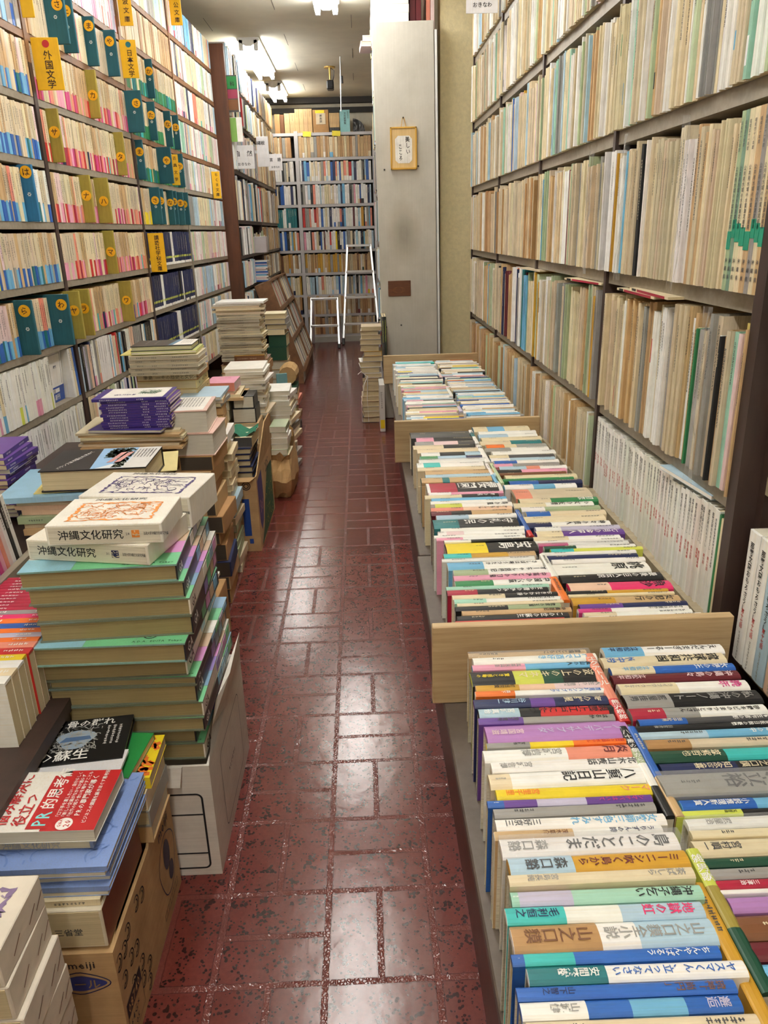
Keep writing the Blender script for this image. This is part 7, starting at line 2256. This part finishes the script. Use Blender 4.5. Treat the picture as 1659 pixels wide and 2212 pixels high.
mb.tube([(0.02, 4.476, 0.28), (-0.015, 4.455, 0.315), (-0.035, 4.45, 0.30)], 0.002, CL['white'], 'lamp_white', n=6)
mb.tube([(0.02, 4.476, 0.28), (0.0, 4.45, 0.24), (-0.02, 4.44, 0.14), (-0.018, 4.445, 0.02)], 0.002, CL['white'], 'lamp_white', n=6)
tag(mb.build('binding_string'), 'white plastic string tied round the stack before the white panel', 'string')
mb = MB(); mb.box(0.0, 0.03, 0, 0.20, 0, 0.27, rgb((222, 220, 214)), 'painted', bev=0.002); mb.box(0.003, 0.027, -0.0006, 0, 0.02, 0.07, CL['yellow'], 'printed_cover'); ticks(mb, (0.006, -0.001, 0.23), (1, 0, 0), (0, 0, 1), 0.012, 8, CL['grey'])
tag(mb.build('box_file', None, T(0.083, 4.26, 0.0006)), 'tall white box file with yellow label standing by the last tray', 'box file')
for i in range(2):
    o = shelf_book(t=0.012, d=0.2, h=0.30, col=rgb((36, 44, 38)) if i else CL['dark grey'], mat='printed_cover', ink=CL['lime'], nink=20).build('large_book', None, T(0.116 + 0.013 * i, 4.36, 0.33))
    tag(o, f"dark green tall book, {('first', 'second')[i]} upright on the ledge corner before the panel", 'book')

# ------------------------------------------------------------------ hanging signs, camera, cord
def sign(label, x0, x1, y, z0, z1, big, small, M=None):
    w, h = x1 - x0, z1 - z0
    root = thing('hanging_sign', label, 'shelf sign', T(x0, y, z0))
    mb = MB(); mb.box(0, w, 0, 0.003, 0, h, rgb((226, 224, 226)), 'printed_cover', bev=0.001)
    n = len(big)
    s = w * (0.26 if n == 2 else 0.34)
    if n == 2:
        letters(mb, big[0], (w * 0.10, -0.0008, h * 0.78), (1, 0, 0), (0, 0, 1), s, CL['black'])
        letters(mb, big[1], (w * 0.66, -0.0008, h * 0.78), (1, 0, 0), (0, 0, 1), s, CL['black'])
    else:
        letters(mb, big, (w * 0.02, -0.0008, h * 0.86), (1, 0, 0), (0, 0, 1), s, CL['black'])
    if small:
        letters(mb, small, (w * 0.2, -0.0008, h * 0.28), (1, 0, 0), (0, 0, 1), w * 0.155, CL['black'])
    mb.build('card', root)
    mb = MB(); mb.box(-0.09, 0.01, 0.003, 0.006, h * 0.45, h * 0.55, CL['grey'], 'aluminium'); mb.build('clip', root)


sign('white sign for nature, first one past the brown end board', -0.812, -0.672, 5.58, 1.486, 1.628, '自然', 'おきなわ')
sign('white sign for the war in Okinawa, half hidden behind books', -0.770, -0.679, 6.6, 1.572, 1.787, '縄戦 ', '')
sign('white sign for language, farthest down the dark bookcase', -0.732, -0.615, 7.0, 1.571, 1.697, '言語', 'おきなわ')
sign('white sign at the top corner of the booklet wall', 0.440, 0.562, 3.4, 1.850, 1.985, '文学', 'おきなわ')

root = thing('security_camera', 'small black security camera on a brass ceiling mount', 'camera', T(-0.188, 7.0, CEIL))
mb = MB(); mb.tube([(0, 0, 0), (0, 0, -0.008)], 0.045, CL['mustard'], 'brass', n=20); mb.build('mount', root)
mb = MB(); mb.tube([(0, 0, -0.008), (0, 0, -0.09)], 0.008, CL['mustard'], 'brass', n=10); mb.build('stem', root)
mb = MB(); mb.box(-0.028, 0.028, -0.05, 0.05, -0.165, -0.10, CL['black'], 'black_plastic', bev=0.008); hm = mb.build('housing', root)
mb = MB(); mb.tube([(0.004, -0.05, -0.135), (0.004, -0.062, -0.135)], 0.017, CL['dark grey'], 'black_plastic', n=16); mb.build('lens', hm)
mb = MB(); mb.tube([(0.012, 0.0, -0.01), (0.035, -0.01, -0.03), (0.03, 0.0, -0.07), (0.02, 0.02, -0.105)], 0.0035, CL['black'], 'black_plastic', n=6); mb.build('cable', root)
mb = MB(); mb.tube([(-0.094, 6.62, CEIL), (-0.097, 6.62, 2.18), (-0.103, 6.62, 1.95)], 0.0045, CL['grey'], 'aluminium', n=6)
mb.tube([(-0.088, 6.62, 2.19), (-0.086, 6.62, 2.14)], 0.008, CL['dark grey'], 'black_plastic', n=8)
tag(mb.build('pull_rod'), 'thin grey rod hanging from the ceiling beside the camera', 'rod')
